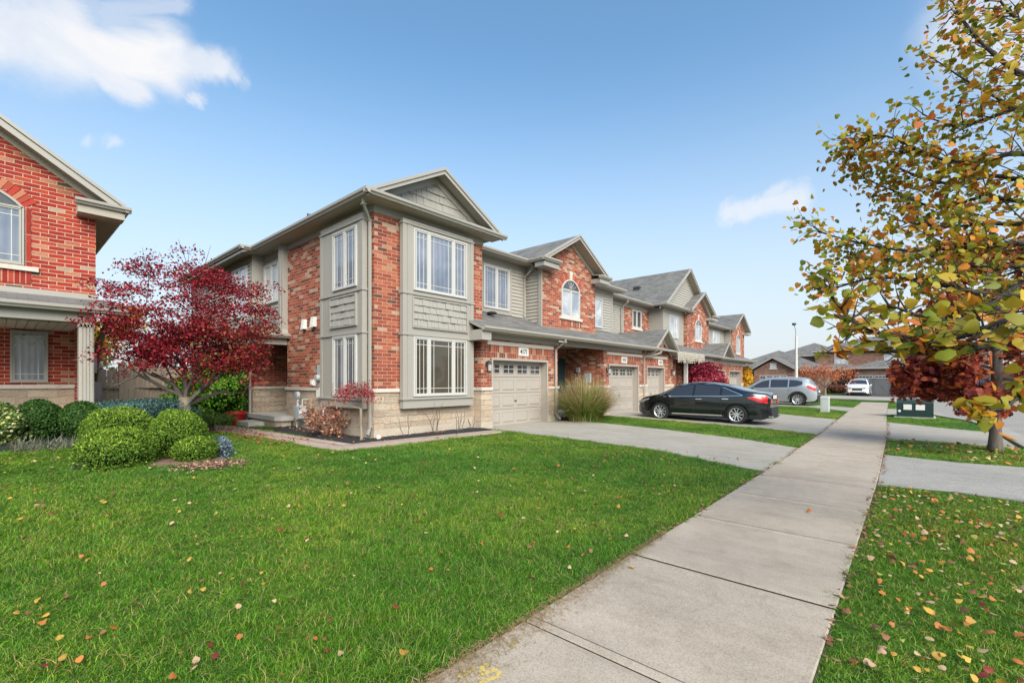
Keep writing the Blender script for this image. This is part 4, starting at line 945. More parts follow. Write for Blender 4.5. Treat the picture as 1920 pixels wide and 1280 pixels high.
# ---------------------------------------------------------------- grass (mesh tufts instanced by geometry nodes on a point cloud)
tc=bpy.data.collections.new('grass_tufts')
def tuft(name,nb,rad,hmin,hmax,wid,cols,wts,lean=.5):
    V=[];F=[];C=[]
    cc=pal(nb,cols,wts,.22)
    for b in range(nb):
        a=random.uniform(0,6.283); r=rad*math.sqrt(random.random()); x,y=r*math.cos(a),r*math.sin(a); h=random.uniform(hmin,hmax); w=wid*random.uniform(.6,1.2)
        t=random.uniform(0,6.283); l=random.uniform(.1,lean)*h*1.3; dx,dy=math.cos(t)*l,math.sin(t)*l; px,py=-math.sin(t)*w/2,math.cos(t)*w/2
        f=random.uniform(0,6.28); qx,qy=math.cos(f)*w/2,math.sin(f)*w/2; i=len(V)
        V+=[(x-qx,y-qy,-.01),(x+qx,y+qy,-.01),(x+dx*.35+qx*.8,y+dy*.35+qy*.8,h*.6),(x+dx*.35-qx*.8,y+dy*.35-qy*.8,h*.6),(x+dx,y+dy,h*random.uniform(.85,1))]
        F+=[[i,i+1,i+2,i+3],[i+3,i+2,i+4]]; C+=[cc[b]]*5
    me=bpy.data.meshes.new(name); me.from_pydata(V,[],F); at=me.color_attributes.new(name='Col',type='FLOAT_COLOR',domain='POINT')
    at.data.foreach_set('color',np.concatenate([np.array(C),np.ones((len(V),1))],1).astype(np.float32).ravel()); me.materials.append(M['blade'])
    o=bpy.data.objects.new(name,me); tc.objects.link(o); return o
GC=[(.036,.125,.008),(.075,.235,.014),(.13,.345,.024),(.22,.40,.06),(.36,.32,.15)]
for k in range(5): tuft('grass_tuft',36,.072,.02+.004*k,.05+.012*k,.0037,GC,[3.4,3.6,2.8,1.2,.4+.2*k],.7+.2*k)
gn=bpy.data.node_groups.new('scatter grass','GeometryNodeTree')
gn.interface.new_socket('Geometry',in_out='INPUT',socket_type='NodeSocketGeometry'); gn.interface.new_socket('Geometry',in_out='OUTPUT',socket_type='NodeSocketGeometry')
gi=gn.nodes.new('NodeGroupInput'); go=gn.nodes.new('NodeGroupOutput'); ip=gn.nodes.new('GeometryNodeInstanceOnPoints'); ci=gn.nodes.new('GeometryNodeCollectionInfo')
ci.inputs['Collection'].default_value=tc; ci.inputs['Separate Children'].default_value=True; ci.inputs['Reset Children'].default_value=True
ip.inputs['Pick Instance'].default_value=True
def attr(nm,t):
    a=gn.nodes.new('GeometryNodeInputNamedAttribute'); a.data_type=t; a.inputs['Name'].default_value=nm; return [o for o in a.outputs if o.enabled and o.name=='Attribute'][0]
gn.links.new(gi.outputs[0],ip.inputs['Points']); gn.links.new(ci.outputs[0],ip.inputs['Instance'])
gn.links.new(attr('rot','FLOAT_VECTOR'),ip.inputs['Rotation']); gn.links.new(attr('scl','FLOAT_VECTOR'),ip.inputs['Scale']); gn.links.new(attr('idx','INT'),ip.inputs['Instance Index'])
gn.links.new(ip.outputs[0],go.inputs[0])
def inpoly(px,py,poly):
    c=np.zeros(len(px),bool); j=len(poly)-1
    for i in range(len(poly)):
        xi,yi=poly[i]; xj,yj=poly[j]
        c^=((yi>py)!=(yj>py))&(px<(xj-xi)*(py-yi)/(yj-yi+1e-12)+xi); j=i
    return c
gzv=np.vectorize(gz)
al=R(41.39); ca,sa=math.cos(al),math.sin(al)
def infront(px,py,mg=1.25):
    d=px*ca+py*sa; r=px*sa-py*ca
    return (d>1.2)&(np.abs(r)<d*mg+1.5)
EXCL=[D1,D2,D3,A1,A2,W1,BED,[(1.0,10.1),(1.3,9.75),(2.0,9.3),(2.15,8.75),(2.6,8.72),(2.8,9.2),(2.85,10.2),(2.5,11.6),(1.4,12.1),(.95,11)],[(-4,12.2),(1.0,12.0),(2.4,13.6),(4.2,14.8),(4.9,17.5),(4.5,19.3),(1.7,19.3),(1.7,15.5),(-4,15.0)]]
def scatter_grass(name,poly,dens,label,hs=1.0,near=420):
    poly=ccw(poly); xs_=[p[0] for p in poly]; ys_=[p[1] for p in poly]
    A=(max(xs_)-min(xs_))*(max(ys_)-min(ys_)); n=int(A*near)
    px=rng.uniform(min(xs_),max(xs_),n); py=rng.uniform(min(ys_),max(ys_),n)
    k=inpoly(px,py,poly)&infront(px,py)
    d=np.hypot(px,py); dn=np.clip(near*(4.2/np.maximum(d,4.2))**1.15,dens,near)
    # natural thinning in patches
    k&=rng.random(n)<dn/near
    for e in EXCL: k&=~inpoly(px,py,e)
    sy=np.array([sw(x) for x in px[k]]); kk=np.where(k)[0]
    ok=np.abs(py[kk]-sy)>HWD+.0+rng.uniform(-.055,.05,len(kk))
    kk=kk[ok]; px=px[kk]; py=py[kk]; d=d[kk]; n=len(px)
    me=bpy.data.meshes.new(name); me.vertices.add(n); z=gzv(px,py)
    me.vertices.foreach_set('co',np.stack([px,py,z],1).astype(np.float32).ravel())
    a=me.attributes.new('rot','FLOAT_VECTOR','POINT'); a.data.foreach_set('vector',np.stack([rng.uniform(-.15,.15,n),rng.uniform(-.15,.15,n),rng.uniform(0,6.28,n)],1).astype(np.float32).ravel())
    s=rng.uniform(.75,1.25,n)*hs*np.clip(d/6,1,2.0)**.8; pat=.8+.35*np.sin(px*2.1+np.sin(py*1.7)*2)*np.sin(py*2.6+px)
    a=me.attributes.new('scl','FLOAT_VECTOR','POINT'); a.data.foreach_set('vector',np.stack([s,s,rng.uniform(.6,1.1,n)*hs*.88*pat],1).astype(np.float32).ravel())
    a=me.attributes.new('idx','INT','POINT'); a.data.foreach_set('value',rng.integers(0,5,n).astype(np.int32))
    o=bpy.data.objects.new(name,me); COL.objects.link(o); md=o.modifiers.new('scatter','NODES'); md.node_group=gn
    o['kind']='stuff'; o['label']=label; o['category']='grass'; return n
ng=0
L1=[(-7,sw(0)+HWD),(-7,14),(1.5,16),(4.4,17),(9.6,9),(9.6,sw(9)+HWD-.05),(3,sw(3)+HWD-.05)]
ng+=scatter_grass('lawn_grass',L1,110,'green front lawn between the sidewalk and the houses')
B1=[(.5,sw(1)-HWD+.05),(8.65,sw(8)-HWD+.05),(8.6,-1.9),(0,-1.9)]
ng+=scatter_grass('verge_grass',B1,110,'grass verge between sidewalk and kerb nearest the camera',hs=.85)
L2=[(12.1,sw(12)+HWD),(12.8,3.2),(13.35,5.6),(13.6,9.4),(16.3,9.4),(16.2,6),(16.0,3.4),(15.5,sw(15.5)+HWD)]
ng+=scatter_grass('lawn_grass',L2,110,'grass strip between the first driveway and the black sedan')
L3=[(21.9,sw(21.9)+HWD),(23.3,4.6),(23.7,9.3),(29.2,9.3),(30.5,4.6),(28,sw(28)+HWD)]
ng+=scatter_grass('lawn_grass',L3,60,'grass strip with the pale utility pedestal')
L4=[(31.8,sw(32)+HWD),(33.2,4.6),(37,9),(42,9),(42,4.6),(40,sw(39)+HWD)]
ng+=scatter_grass('lawn_grass',L4,40,'far grass strip behind the silver car')
B2=[(12.2,sw(12)-HWD),(15.6,sw(15)-HWD),(15.7,-.6),(15.2,-1.85),(12.1,-1.85),(11.95,-.6)]
ng+=scatter_grass('verge_grass',B2,90,'grass verge around the oak trunk',hs=.9)
B3=[(21.8,sw(22)-HWD),(26.6,sw(26)-HWD),(27.6,-.55),(26,-1.0),(24.3,-1.5),(21.6,-1.78),(19.5,-1.8),(20.4,-.6)]
ng+=scatter_grass('verge_grass',B3,60,'grass verge under the green transformer box')
B4=[(32.2,sw(32)-HWD),(39.5,sw(39)-HWD),(41,.8),(38,.55),(33,-.1),(32.0,.3)]
ng+=scatter_grass('verge_grass',B4,40,'far grass verge beside the road bend')
print('tufts',ng)
# worn straw along the near sidewalk edge
n=3800; px=1.2+3.2*rng.random(n)**1.5; e=np.abs(rng.normal(0,.09,n)); py=np.array([sw(x) for x in px])+HWD-e*np.clip(1.9-px*.35,.35,1.5)+.03
ax=np.stack([rng.normal(size=n),rng.normal(size=n),np.zeros(n)],1)
V,F,C=leaves(np.stack([px,py,np.full(n,.032)+rng.uniform(0,.012,n)],1),rng.uniform(.025,.07,n),pal(n,[(.30,.19,.09),(.38,.26,.13),(.2,.12,.06),(.16,.2,.06)],[4,3,2,.5]),np.tile([0,0,1.],(n,1)),.15,'blade',aspect=.03,axis=ax)
tag(cloud('dry_grass_clippings',V,F,C,M['litter']),'straw-coloured clippings strewn along the near edge of the sidewalk','clippings',kind='stuff')
n=900; px=rng.uniform(3,22,n); sd=rng.choice([-1,1],n); py=np.array([sw(x) for x in px])+sd*(HWD+.02)+rng.normal(0,.025,n)
ax=np.stack([rng.normal(size=n),rng.normal(size=n),np.zeros(n)],1)
V,F,C=leaves(np.stack([px,py,np.full(n,.03)],1),rng.uniform(.03,.07,n),pal(n,[(.25,.13,.07),(.32,.2,.1),(.15,.07,.04)],[3,3,2]),np.tile([0,0,1.],(n,1)),.25,'quad',aspect=.3,axis=ax)
tag(cloud('edge_litter',V,F,C,M['litter']),'brown bits of leaf caught along both edges of the sidewalk','leaf litter',kind='stuff')
# yellow spray-paint marks on the near slab
BZ=[0]
def blobs(m,pts,r):
    for (x,y) in pts:
        n=9; rr_=[r*random.uniform(.6,1.25) for _ in range(n)]; BZ[0]+=.00002
        m.poly([(x+rr_[k]*math.cos(k*6.283/n),y+rr_[k]*math.sin(k*6.283/n),.0296+BZ[0]) for k in range(n)])
m=MB()
pm=[(1.75,1.71),(1.72,1.71),(1.69,1.70),(1.67,1.69),(1.68,1.67),(1.70,1.66),(1.73,1.65),(1.74,1.635),(1.73,1.62),(1.70,1.61),(1.68,1.61),(1.65,1.63),(1.63,1.63),(1.61,1.64),(1.67,1.74),(1.65,1.74),(1.63,1.74),(1.60,1.74),(1.58,1.75),(1.57,1.69)]
for p in pm: 
    for q in range(3): blobs(m,[(p[0]+random.uniform(-.012,.012),p[1]+random.uniform(-.012,.012))],.012)
sp_=[(p[0]+random.gauss(0,.03),p[1]+random.gauss(0,.03)) for p in pm for _ in range(6)]
for p in sp_: blobs(m,[p],.004)
for i,v in enumerate(m.v): pass
E2=.0
o=m.build('spray_mark',simple('yellow marking paint',(.50,.38,.13),.8,.25,60),fixn=False); tag(o,'faded yellow spray-paint marking like a 5 on the nearest sidewalk slab','paint mark',kind='stuff')
for p in o.data.polygons: pass
o.data.transform(Matrix.Translation((0,0,.0)))
# fallen leaves: individuals near the camera, the rest as litter
LC={'orange':(.40,.14,.035),'golden yellow':(.46,.27,.05),'brown':(.20,.09,.045),'dark red':(.20,.03,.025),'pale tan':(.46,.31,.19),'yellow-green':(.26,.27,.06)}
spots=[]
rl=random.Random(11)
def okspot(x,y):
    d=x*ca+y*sa; r=x*sa-y*ca
    return d>1.9 and abs(r)<d*1.12
while len(spots)<150:
    d=2.1+4.5*rl.random()**1.1; r=rl.uniform(-1.05,.55)*d; x=d*ca+r*sa; y=d*sa-r*ca
    if y>sw(x)+HWD+.05 and y<9 and okspot(x,y):
        spots.append((x,y,'front lawn'))
        while rl.random()<.4 and len(spots)<150:
            x2=x+rl.gauss(0,.09); y2=y+rl.gauss(0,.09)
            if y2>sw(x2)+HWD+.05: spots.append((x2,y2,'front lawn'))
while len(spots)<292:
    x=rl.uniform(2.7,8.3); y=rl.uniform(-1.8,sw(x)-HWD-.03)
    if okspot(x,y): spots.append((x,y,'grass verge'))
for p in ((3.4,1.7),(6.2,.9),(1.95,1.72)): spots.append((p[0],p[1],'sidewalk'))
for x,y,wh in spots:
    cn=rl.choices(list(LC),([4,3,3,1.5,3,1] if wh=='front lawn' else [3.5,4,3,.6,4.5,1.5]))[0]; c=LC[cn]; s=rl.uniform(.022,.04) if wh=='front lawn' else rl.uniform(.026,.05)
    V,F,C=leaves(np.array([[0,0,0.]]),np.array([s]),np.array([c])*rl.uniform(.75,1.2),np.array([[rl.uniform(-.8,.8),rl.uniform(-.8,.8),1.]]),.1,'heart')
    V=V-V.mean(0); V[:,2]+=rl.uniform(-9,16)*(V[:,0]**2)+rl.uniform(-6,14)*V[:,1]**2; 
    z=gz(x,y)+(.032 if wh!='sidewalk' else .04)+rl.uniform(-.008,.016)
    o=cloud('fallen_leaf',V,F,C,M['litter']); o.location=(x,y,z)
    tag(o,'%s fallen leaf lying on the %s'%(cn,wh),'leaf','fallen leaves on the '+wh)
def litter(name,n,fx,fy,cols,w,size,label,z=.05,spread=.4):
    px,py=fx(n),fy(n); k=infront(px,py); px=px[k];py=py[k]; n=len(px)
    V,F,C=leaves(np.stack([px,py,gzv(px,py)+z],1),rng.uniform(size*.5,size*1.4,n),pal(n,cols,w),np.tile([0,0,1.],(n,1)),spread,'heart')
    tag(cloud(name,V,F,C,M['litter']),label,'leaf litter',kind='stuff')
cl=list(LC.values())
litter('fallen_leaves',900,lambda n:rng.uniform(-3,9.5,n),lambda n:rng.uniform(2.4,11,n),cl,[3,2,4,2,3,1],.034,'small scattered leaves across the back of the front lawn')
litter('fallen_leaves',800,lambda n:rng.uniform(3.0,8.5,n),lambda n:rng.uniform(-1.85,.3,n),cl,[4,4,4,.6,5,2],.038,'small leaf fragments scattered over the near grass verge')
litter('fallen_leaves',160,lambda n:rng.uniform(12.2,15.4,n),lambda n:rng.uniform(-1.85,.45,n),cl,[3,3,4,1,4,2],.06,'leaves scattered in the grass around the oak')
litter('fallen_leaves',380,lambda n:4.25+rng.normal(0,.3,n),lambda n:rng.uniform(10.5,15.5,n),[(.22,.05,.03),(.3,.1,.05),(.16,.04,.03)],[2,2,2],.045,'rust red leaves drifted along the garden walkway edge',z=.05)
litter('fallen_leaves',260,lambda n:13.6+np.abs(rng.normal(0,.35,n)),lambda n:rng.uniform(8.9,9.9,n),[(.3,.1,.05),(.35,.2,.1)],[2,1],.07,'brown leaves piled beside the nearest garage door',z=.04)
litter('fallen_leaves',240,lambda n:np.concatenate([rng.normal(5.65,.12,n//4),rng.normal(6.0,.12,n//4),rng.normal(7.8,.2,n//4),rng.normal(5.5,.15,n-3*(n//4))]),lambda n:np.concatenate([rng.normal(10.6,.25,n//4),rng.normal(9.6,.06,n//4),rng.normal(9.55,.08,n//4),rng.normal(12.6,.9,n-3*(n//4))]),[(.3,.04,.03),(.35,.12,.05),(.45,.25,.13)],[2,2,1],.05,'red and tan leaves caught in the mulch bed',z=.05)
litter('bark_chips',1500,lambda n:rng.normal(2.42,.24,n),lambda n:rng.normal(8.85,.2,n),[(.25,.14,.09),(.38,.24,.17),(.12,.07,.05)],[2,2,2],.034,'reddish bark chips in front of the clipped shrubs',z=.035)
# ---------------------------------------------------------------- vegetation
def cat3(parts):
    V=[];F=[];C=[];o=0
    for v,f,c in parts: V.append(v);F.append(f+o);C.append(c);o+=len(v)
    return np.concatenate(V),np.concatenate(F),np.concatenate(C)
def sph(n):
    v=rng.normal(size=(n,3)); return unit(v)
def lump(v,seed,amp=.12,f=3.):
    r=np.random.default_rng(seed); K=r.normal(size=(6,3))*f; ph=r.uniform(0,6.28,6)
    return 1+amp*np.mean(np.sin(v@K.T+ph),axis=1)*2.2
def bush(name,label,cat,c,rad,n,size,cols,w,seed,group=None,mat='leaf',shape='quad',aspect=.5,core=(.012,.022,.006),up=.3,depth=.16,amp=.1,flat=0.0,twig=False,zmin=None,parent=None,spread=.6,crown='foliage',tips=False):
    """rounded shrub: many small leaves through a shell round a dark twiggy core"""
    t=parent or thing(name,label,cat,(c[0],c[1],gz(c[0],c[1])),group)
    d=sph(n); d[:,2]=np.abs(d[:,2])*np.where(rng.random(n)<.32,-1,1)
    R_=lump(d,seed,amp,3.2)[:,None]*(1-depth*rng.random((n,1))**1.5)
    sq=np.sign(d)*np.abs(d)**(1-flat)
    P=np.array(c)+sq*R_*np.array(rad)
    zz=gz(c[0],c[1])+.01; P[:,2]=np.maximum(P[:,2],zz+rng.uniform(0,.05,n))
    nm=d+np.array([0,0,up]); ax=d*.6+np.array([0,0,.5])
    cc=pal(n,cols,w)
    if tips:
        kk=rng.random(n)<np.clip((d[:,2]-.05)*.7,0,.62); cc[kk]=pal(int(kk.sum()),[(.22,.34,.03),(.15,.26,.022),(.34,.43,.06)],[3,3,1.3]); kk=~kk&(rng.random(n)<.5); cc[kk]=pal(int(kk.sum()),[(.05,.11,.012),(.085,.16,.016)],[1,1])  # golden tips, plus sunlit tops and shaded sides put into the leaf colour
    V,F,C=leaves(P,rng.uniform(size*.6,size*1.25,n),cc,nm,spread,shape,aspect=aspect,axis=ax if shape=='quad' else None)
    cloud(crown,V,F,C,M[mat],t)
    # inner twig mass
    m=MB(); rg=random.Random(seed)
    for k in range(9):
        a=k*.7+rg.random(); e=(c[0]+rad[0]*.7*math.cos(a),c[1]+rad[1]*.7*math.sin(a),c[2]+rad[2]*rg.uniform(-.1,.7))
        m.tube([(c[0]+rg.uniform(-.05,.05),c[1]+rg.uniform(-.05,.05),zz-.03),((c[0]+e[0])/2,(c[1]+e[1])/2,(zz+e[2])/2+.05),e],[.018,.012,.005],5)
    m.build('stems',M['bark2'],t)
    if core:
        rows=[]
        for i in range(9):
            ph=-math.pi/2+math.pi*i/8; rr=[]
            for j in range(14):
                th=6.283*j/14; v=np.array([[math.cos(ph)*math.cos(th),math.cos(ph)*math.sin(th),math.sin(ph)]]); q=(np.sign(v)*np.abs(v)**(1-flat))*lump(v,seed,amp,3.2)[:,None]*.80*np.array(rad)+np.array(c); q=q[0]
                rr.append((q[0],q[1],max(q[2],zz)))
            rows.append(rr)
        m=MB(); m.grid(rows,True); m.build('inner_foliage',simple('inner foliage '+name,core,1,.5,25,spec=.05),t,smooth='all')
    return t
GOLD=[(.11,.20,.018),(.18,.28,.026),(.06,.135,.013),(.27,.35,.05),(.032,.075,.01)]
gsh='clipped golden-green shrubs on the lawn island'
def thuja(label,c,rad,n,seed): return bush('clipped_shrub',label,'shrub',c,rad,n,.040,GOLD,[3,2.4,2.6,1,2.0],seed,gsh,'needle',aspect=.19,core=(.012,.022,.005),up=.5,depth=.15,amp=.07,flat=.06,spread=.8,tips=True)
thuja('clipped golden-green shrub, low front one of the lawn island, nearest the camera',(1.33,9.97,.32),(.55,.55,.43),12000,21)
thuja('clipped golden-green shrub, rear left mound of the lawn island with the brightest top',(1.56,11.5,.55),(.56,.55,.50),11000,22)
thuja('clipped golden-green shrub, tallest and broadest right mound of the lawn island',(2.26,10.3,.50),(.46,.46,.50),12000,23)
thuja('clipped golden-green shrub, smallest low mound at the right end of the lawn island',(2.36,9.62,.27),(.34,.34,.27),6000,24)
BOX=[(.03,.085,.012),(.05,.13,.018),(.09,.18,.03),(.018,.05,.01)]
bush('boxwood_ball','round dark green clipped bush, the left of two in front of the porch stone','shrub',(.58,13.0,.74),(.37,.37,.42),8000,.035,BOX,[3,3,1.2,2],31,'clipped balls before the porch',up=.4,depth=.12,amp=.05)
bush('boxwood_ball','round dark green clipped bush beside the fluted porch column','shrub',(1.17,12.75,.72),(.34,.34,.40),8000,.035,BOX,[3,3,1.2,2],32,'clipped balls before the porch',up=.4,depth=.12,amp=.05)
bush('variegated_shrub','cream and green variegated shrub at the left edge of the frame','shrub',(-.02,12.75,.68),(.46,.46,.46),5200,.055,[(.42,.46,.12),(.10,.20,.04),(.05,.10,.02),(.62,.60,.32)],[2.2,2.6,2,1.6],33,aspect=.6,up=.4,depth=.2,amp=.12)
BLU=[(.06,.13,.12),(.09,.18,.17),(.03,.075,.07),(.16,.26,.26)]
bush('blue_juniper','low spreading blue-green juniper behind the golden shrubs','juniper',(2.15,13.5,.80),(1.0,.6,.34),9000,.07,BLU,[3,3,2,1],34,None,'needle',aspect=.12,core=(.015,.03,.028),up=.3,depth=.35,amp=.25)
bush('blue_juniper','lower arm of blue-green juniper between the dark ball and golden shrub','juniper',(1.62,12.75,.62),(.42,.42,.42),4000,.07,BLU,[3,3,2,1],44,None,'needle',aspect=.12,core=(.015,.03,.028),up=.3,depth=.35,amp=.25)
bush('dwarf_spruce','small silvery blue spruce beside the right golden shrub','spruce',(2.78,9.72,.24),(.20,.20,.23),1500,.06,[(.16,.22,.26),(.24,.31,.36),(.08,.12,.15)],[3,2,2],35,None,'needle',aspect=.14,core=(.03,.045,.05),depth=.45,amp=.35,spread=1.2)
bush('dwarf_conifer','tiny grey-green conifer at the left foot of the front golden shrub','conifer',(1.02,9.98,.12),(.26,.22,.14),1600,.045,[(.12,.18,.14),(.2,.26,.2),(.05,.09,.06)],[3,2,2],36,None,'needle',aspect=.16,core=(.03,.045,.03),depth=.35,amp=.15)
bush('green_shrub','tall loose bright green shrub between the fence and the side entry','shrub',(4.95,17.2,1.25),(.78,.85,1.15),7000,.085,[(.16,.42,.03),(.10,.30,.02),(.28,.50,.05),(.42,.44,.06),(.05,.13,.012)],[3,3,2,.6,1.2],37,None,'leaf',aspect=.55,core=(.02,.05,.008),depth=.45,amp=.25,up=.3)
bush('green_shrub','lower left part of a bright green shrub against the wooden fence','shrub',(4.1,17.9,.9),(.6,.5,.75),3000,.085,[(.16,.42,.03),(.10,.30,.02),(.28,.50,.05),(.5,.32,.05)],[3,3,2,.9],47,None,'leaf',aspect=.55,core=(.02,.05,.008),depth=.5,amp=.3,up=.3)
bush('burning_bush','dark crimson bush in front of the third entry, above the black sedan','shrub',(26.6,8.8,1.25),(1.15,1.0,1.15),4600,.12,[(.30,.02,.05),(.42,.03,.07),(.15,.015,.03),(.45,.12,.10)],[3,2,2,.5],38,None,'leaf',aspect=.5,core=(.05,.006,.012),depth=.5,amp=.25)
bush('yellow_shrub','bright golden yellow shrub at the far end of the row','shrub',(40.4,10.3,1.5),(.6,.6,1.1),2400,.15,[(.62,.36,.02),(.70,.46,.04),(.5,.22,.02)],[3,2,1],39,None,'leaf',aspect=.6,core=(.2,.1,.01),depth=.45,amp=.2)
bush('red_shrub','low scarlet shrub below the yellow shrub, above the cars','shrub',(40.0,8.9,.5),(1.3,.8,.6),3800,.12,[(.55,.02,.03),(.40,.015,.02),(.65,.06,.04)],[3,2,1],40,None,'leaf',aspect=.5,core=(.1,.006,.01),depth=.4,amp=.2)
# loose wispy perennials by the fence
m=[]
n=2600; px=rng.normal(2.35,.45,n); py=rng.normal(15.6,.35,n); V,F,C=leaves(np.stack([px,py,gzv(px,py)+rng.uniform(0,.75,n)],1),rng.uniform(.06,.2,n),pal(n,[(.14,.16,.05),(.28,.24,.1),(.08,.13,.03),(.25,.14,.07)],[3,2,2,1]),None,1,'blade',aspect=.05,axis=np.tile([0,0,1.2],(n,1)))
tag(cloud('dry_perennials',V,F,C,M['leaf']),'wispy drying perennials in front of the fence beside the column','perennials',kind='stuff')
n=1100; px=rng.uniform(3.4,5.0,n); py=rng.normal(16.4,.3,n); V,F,C=leaves(np.stack([px,py,gzv(px,py)+.05+rng.uniform(0,.25,n)],1),rng.uniform(.1,.3,n),pal(n,[(.07,.16,.03),(.14,.25,.05),(.2,.2,.08)],[3,2,1]),None,1,'blade',aspect=.07,axis=np.tile([0,0,.8],(n,1)))
tag(cloud('garden_plants',V,F,C,M['leaf']),'low strappy plants under the green shrub','ground plants',kind='stuff')
n=900; px=rng.uniform(.2,1.5,n); py=rng.normal(12.1,.16,n); V,F,C=leaves(np.stack([px,py,gzv(px,py)+.02],1),rng.uniform(.08,.26,n),pal(n,[(.18,.18,.14),(.10,.15,.07),(.3,.27,.22)],[3,2,1]),None,1,'blade',aspect=.05,axis=np.tile([0,-.2,.7],(n,1)))
tag(cloud('ground_cover',V,F,C,M['leaf']),'grey wispy ground cover in front of the round dark bushes','ground cover',kind='stuff')
m=MB(); v=sph(60); 
m.lathe([(0,-.05),(.2,-.02),(.26,.05),(.16,.12),(0,.14)],(.38,12.28,.25),n=11); o=m.build('garden_rock',simple('brown field stone',(.19,.12,.08),.9,.3,9,bmp=.6,bscale=12),smooth=True); o.data.transform(Matrix.Translation((.38,12.28,.25))@Matrix.Diagonal((1.3,.7,.8,1))@Matrix.Translation((-.38,-12.28,-.25))); tag(o,'flat brown stone at the edge of the bed below the left dark bush','rock')

def branches(m,p,d,L,r,depth,rg,out,bend=.25,up=.05,split=(2,3),shrink=.68,twigout=None,minr=.004,segs=4):
    """recursive limb; collects twig points in out"""
    pts=[Vector(p)]; d=Vector(d).normalized(); rad=[r]
    for k in range(segs):
        d=(d+Vector((rg.gauss(0,bend),rg.gauss(0,bend),rg.gauss(0,bend)+up))).normalized(); pts.append(pts[-1]+d*L/segs); rad.append(max(minr,r*(1-.45*(k+1)/segs)))
        if depth<=1: out.append((tuple(pts[-1]),tuple(d),depth))
    m.tube(pts,rad,6 if r>.02 else 4,cap=False)
    if depth>0:
        for k in range(rg.randint(*split)):
            q=pts[rg.randint(max(1,segs-2),segs)]; dd=(d+Vector((rg.gauss(0,.55),rg.gauss(0,.55),rg.gauss(0,.4)))).normalized()
            branches(m,q,dd,L*rg.uniform(shrink-.1,shrink+.12),rad[-1]*.75,depth-1,rg,out,bend,up,split,shrink,twigout,minr,segs)
# --- red Japanese maple between the houses
rg=random.Random(5)
t=thing('japanese_maple','broad dark red Japanese maple with pale forked trunk between the two houses','tree',(3.0,13.2,.12))
m=MB(); tips=[]; base=Vector((3.0,13.2,.15)); fk=Vector((3.02,13.22,1.15))
m.tube([base-Vector((0,0,.1)),base+Vector((.02,0,.35)),fk],[.16,.125,.12],10)
m2=MB()
for k,(a,el,L,r) in enumerate(((2.4,.95,1.0,.065),(.8,1.1,1.05,.07),(5.6,.95,1.0,.06),(3.7,.95,1.0,.055),(4.6,1.2,1.05,.055),(1.6,.95,1.0,.05),(3.0,1.25,1.2,.05),(.1,.9,1.05,.05),(6.1,1.25,1.2,.05))):
    dv=(math.cos(a)*math.cos(el),math.sin(a)*math.cos(el),math.sin(el)); st=fk-Vector((0,0,rg.uniform(0,.25)))
    branches(m2,st,dv,L,r,3,rg,tips,.2,.02,(2,3),.72,segs=4)
m.build('trunk',M['bark3'],t,smooth='all'); m2.build('branches',M['bark2'],t,smooth='all')
TP=np.array([q[0] for q in tips]); 
# flat leaf pads in tiers, aimed to the photographed silhouette
pads=[]
for q in [q for q in TP[rng.permutation(len(TP))] if q[2]>(1.9 if (q[0]-3)*.661-(q[1]-13.2)*.75>-.5 else 2.1)][:230]: pads.append((q[0],q[1],q[2],rng.uniform(.22,.4)))
for i in range(150):
    a=rng.uniform(0,6.28); rr=1.9*math.sqrt(rng.random()); x=3.05+rr*math.cos(a); y=13.0+rr*math.sin(a)*.95; zt=4.25-.33*rr*rr*.55; z=rng.uniform(1.9-rng.uniform(0,.25)+.15*rr+(.2 if (x-3)*.661-(y-13.2)*.75<-.9 else 0),zt); pads.append((x,y,z,rng.uniform(.2,.45)))
lat=(0.661,-0.750)
for s,z,rr in ((-1.75,3.3,.35),(-1.85,3.0,.35),(-1.5,3.9,.35),(-1.9,2.75,.3),(-1.2,4.25,.28),(-1.0,4.4,.25),(-.95,4.6,.16),(-.7,4.2,.3),(.25,4.35,.25),(.2,4.6,.18),(.35,4.75,.14),(.75,4.25,.35),(.1,4.5,.18),(1.0,4.35,.2),(1.2,4.1,.4),(1.5,3.8,.4),(1.75,3.3,.4),(1.95,2.75,.4),(2.0,2.4,.35),(1.7,2.2,.35),(1.2,1.95,.35),(1.0,3.9,.4),(.9,4.05,.35),(-.4,4.3,.25),(-1.5,3.1,.35),(-1.0,2.2,.3),(.6,3.4,.4),(1.2,3.2,.45),(2.0,3.0,.3)):
    for q in range(3): pads.append((3.0+s*lat[0]+rng.normal(0,.22),13.2+s*lat[1]+rng.normal(0,.25),z+rng.normal(0,.08),rr))
pads=[q for q in pads if not ((q[0]-3)*lat[0]+(q[1]-13.2)*lat[1]<-.85 and q[2]<2.55)]
for s_,z_,r_ in ((-.5,1.75,.28),(.35,1.7,.3),(.9,1.75,.35),(1.5,1.7,.3),(-.1,1.85,.3),(-1.2,2.2,.22),(1.8,1.85,.3),(.6,1.6,.2)):
    for q in range(2): pads.append((3+s_*lat[0]+rng.normal(0,.2),13.2+s_*lat[1]+rng.normal(0,.3),z_+rng.normal(0,.06),r_))
pads=[(3.0+(q[0]-3.0)*.95-.06*lat[0],13.2+(q[1]-13.2)*.95-.06*lat[1],q[2],q[3]) for q in pads]
parts=[]
MAP=[(.26,.014,.028),(.38,.025,.04),(.13,.009,.016),(.45,.06,.05),(.06,.009,.01)]
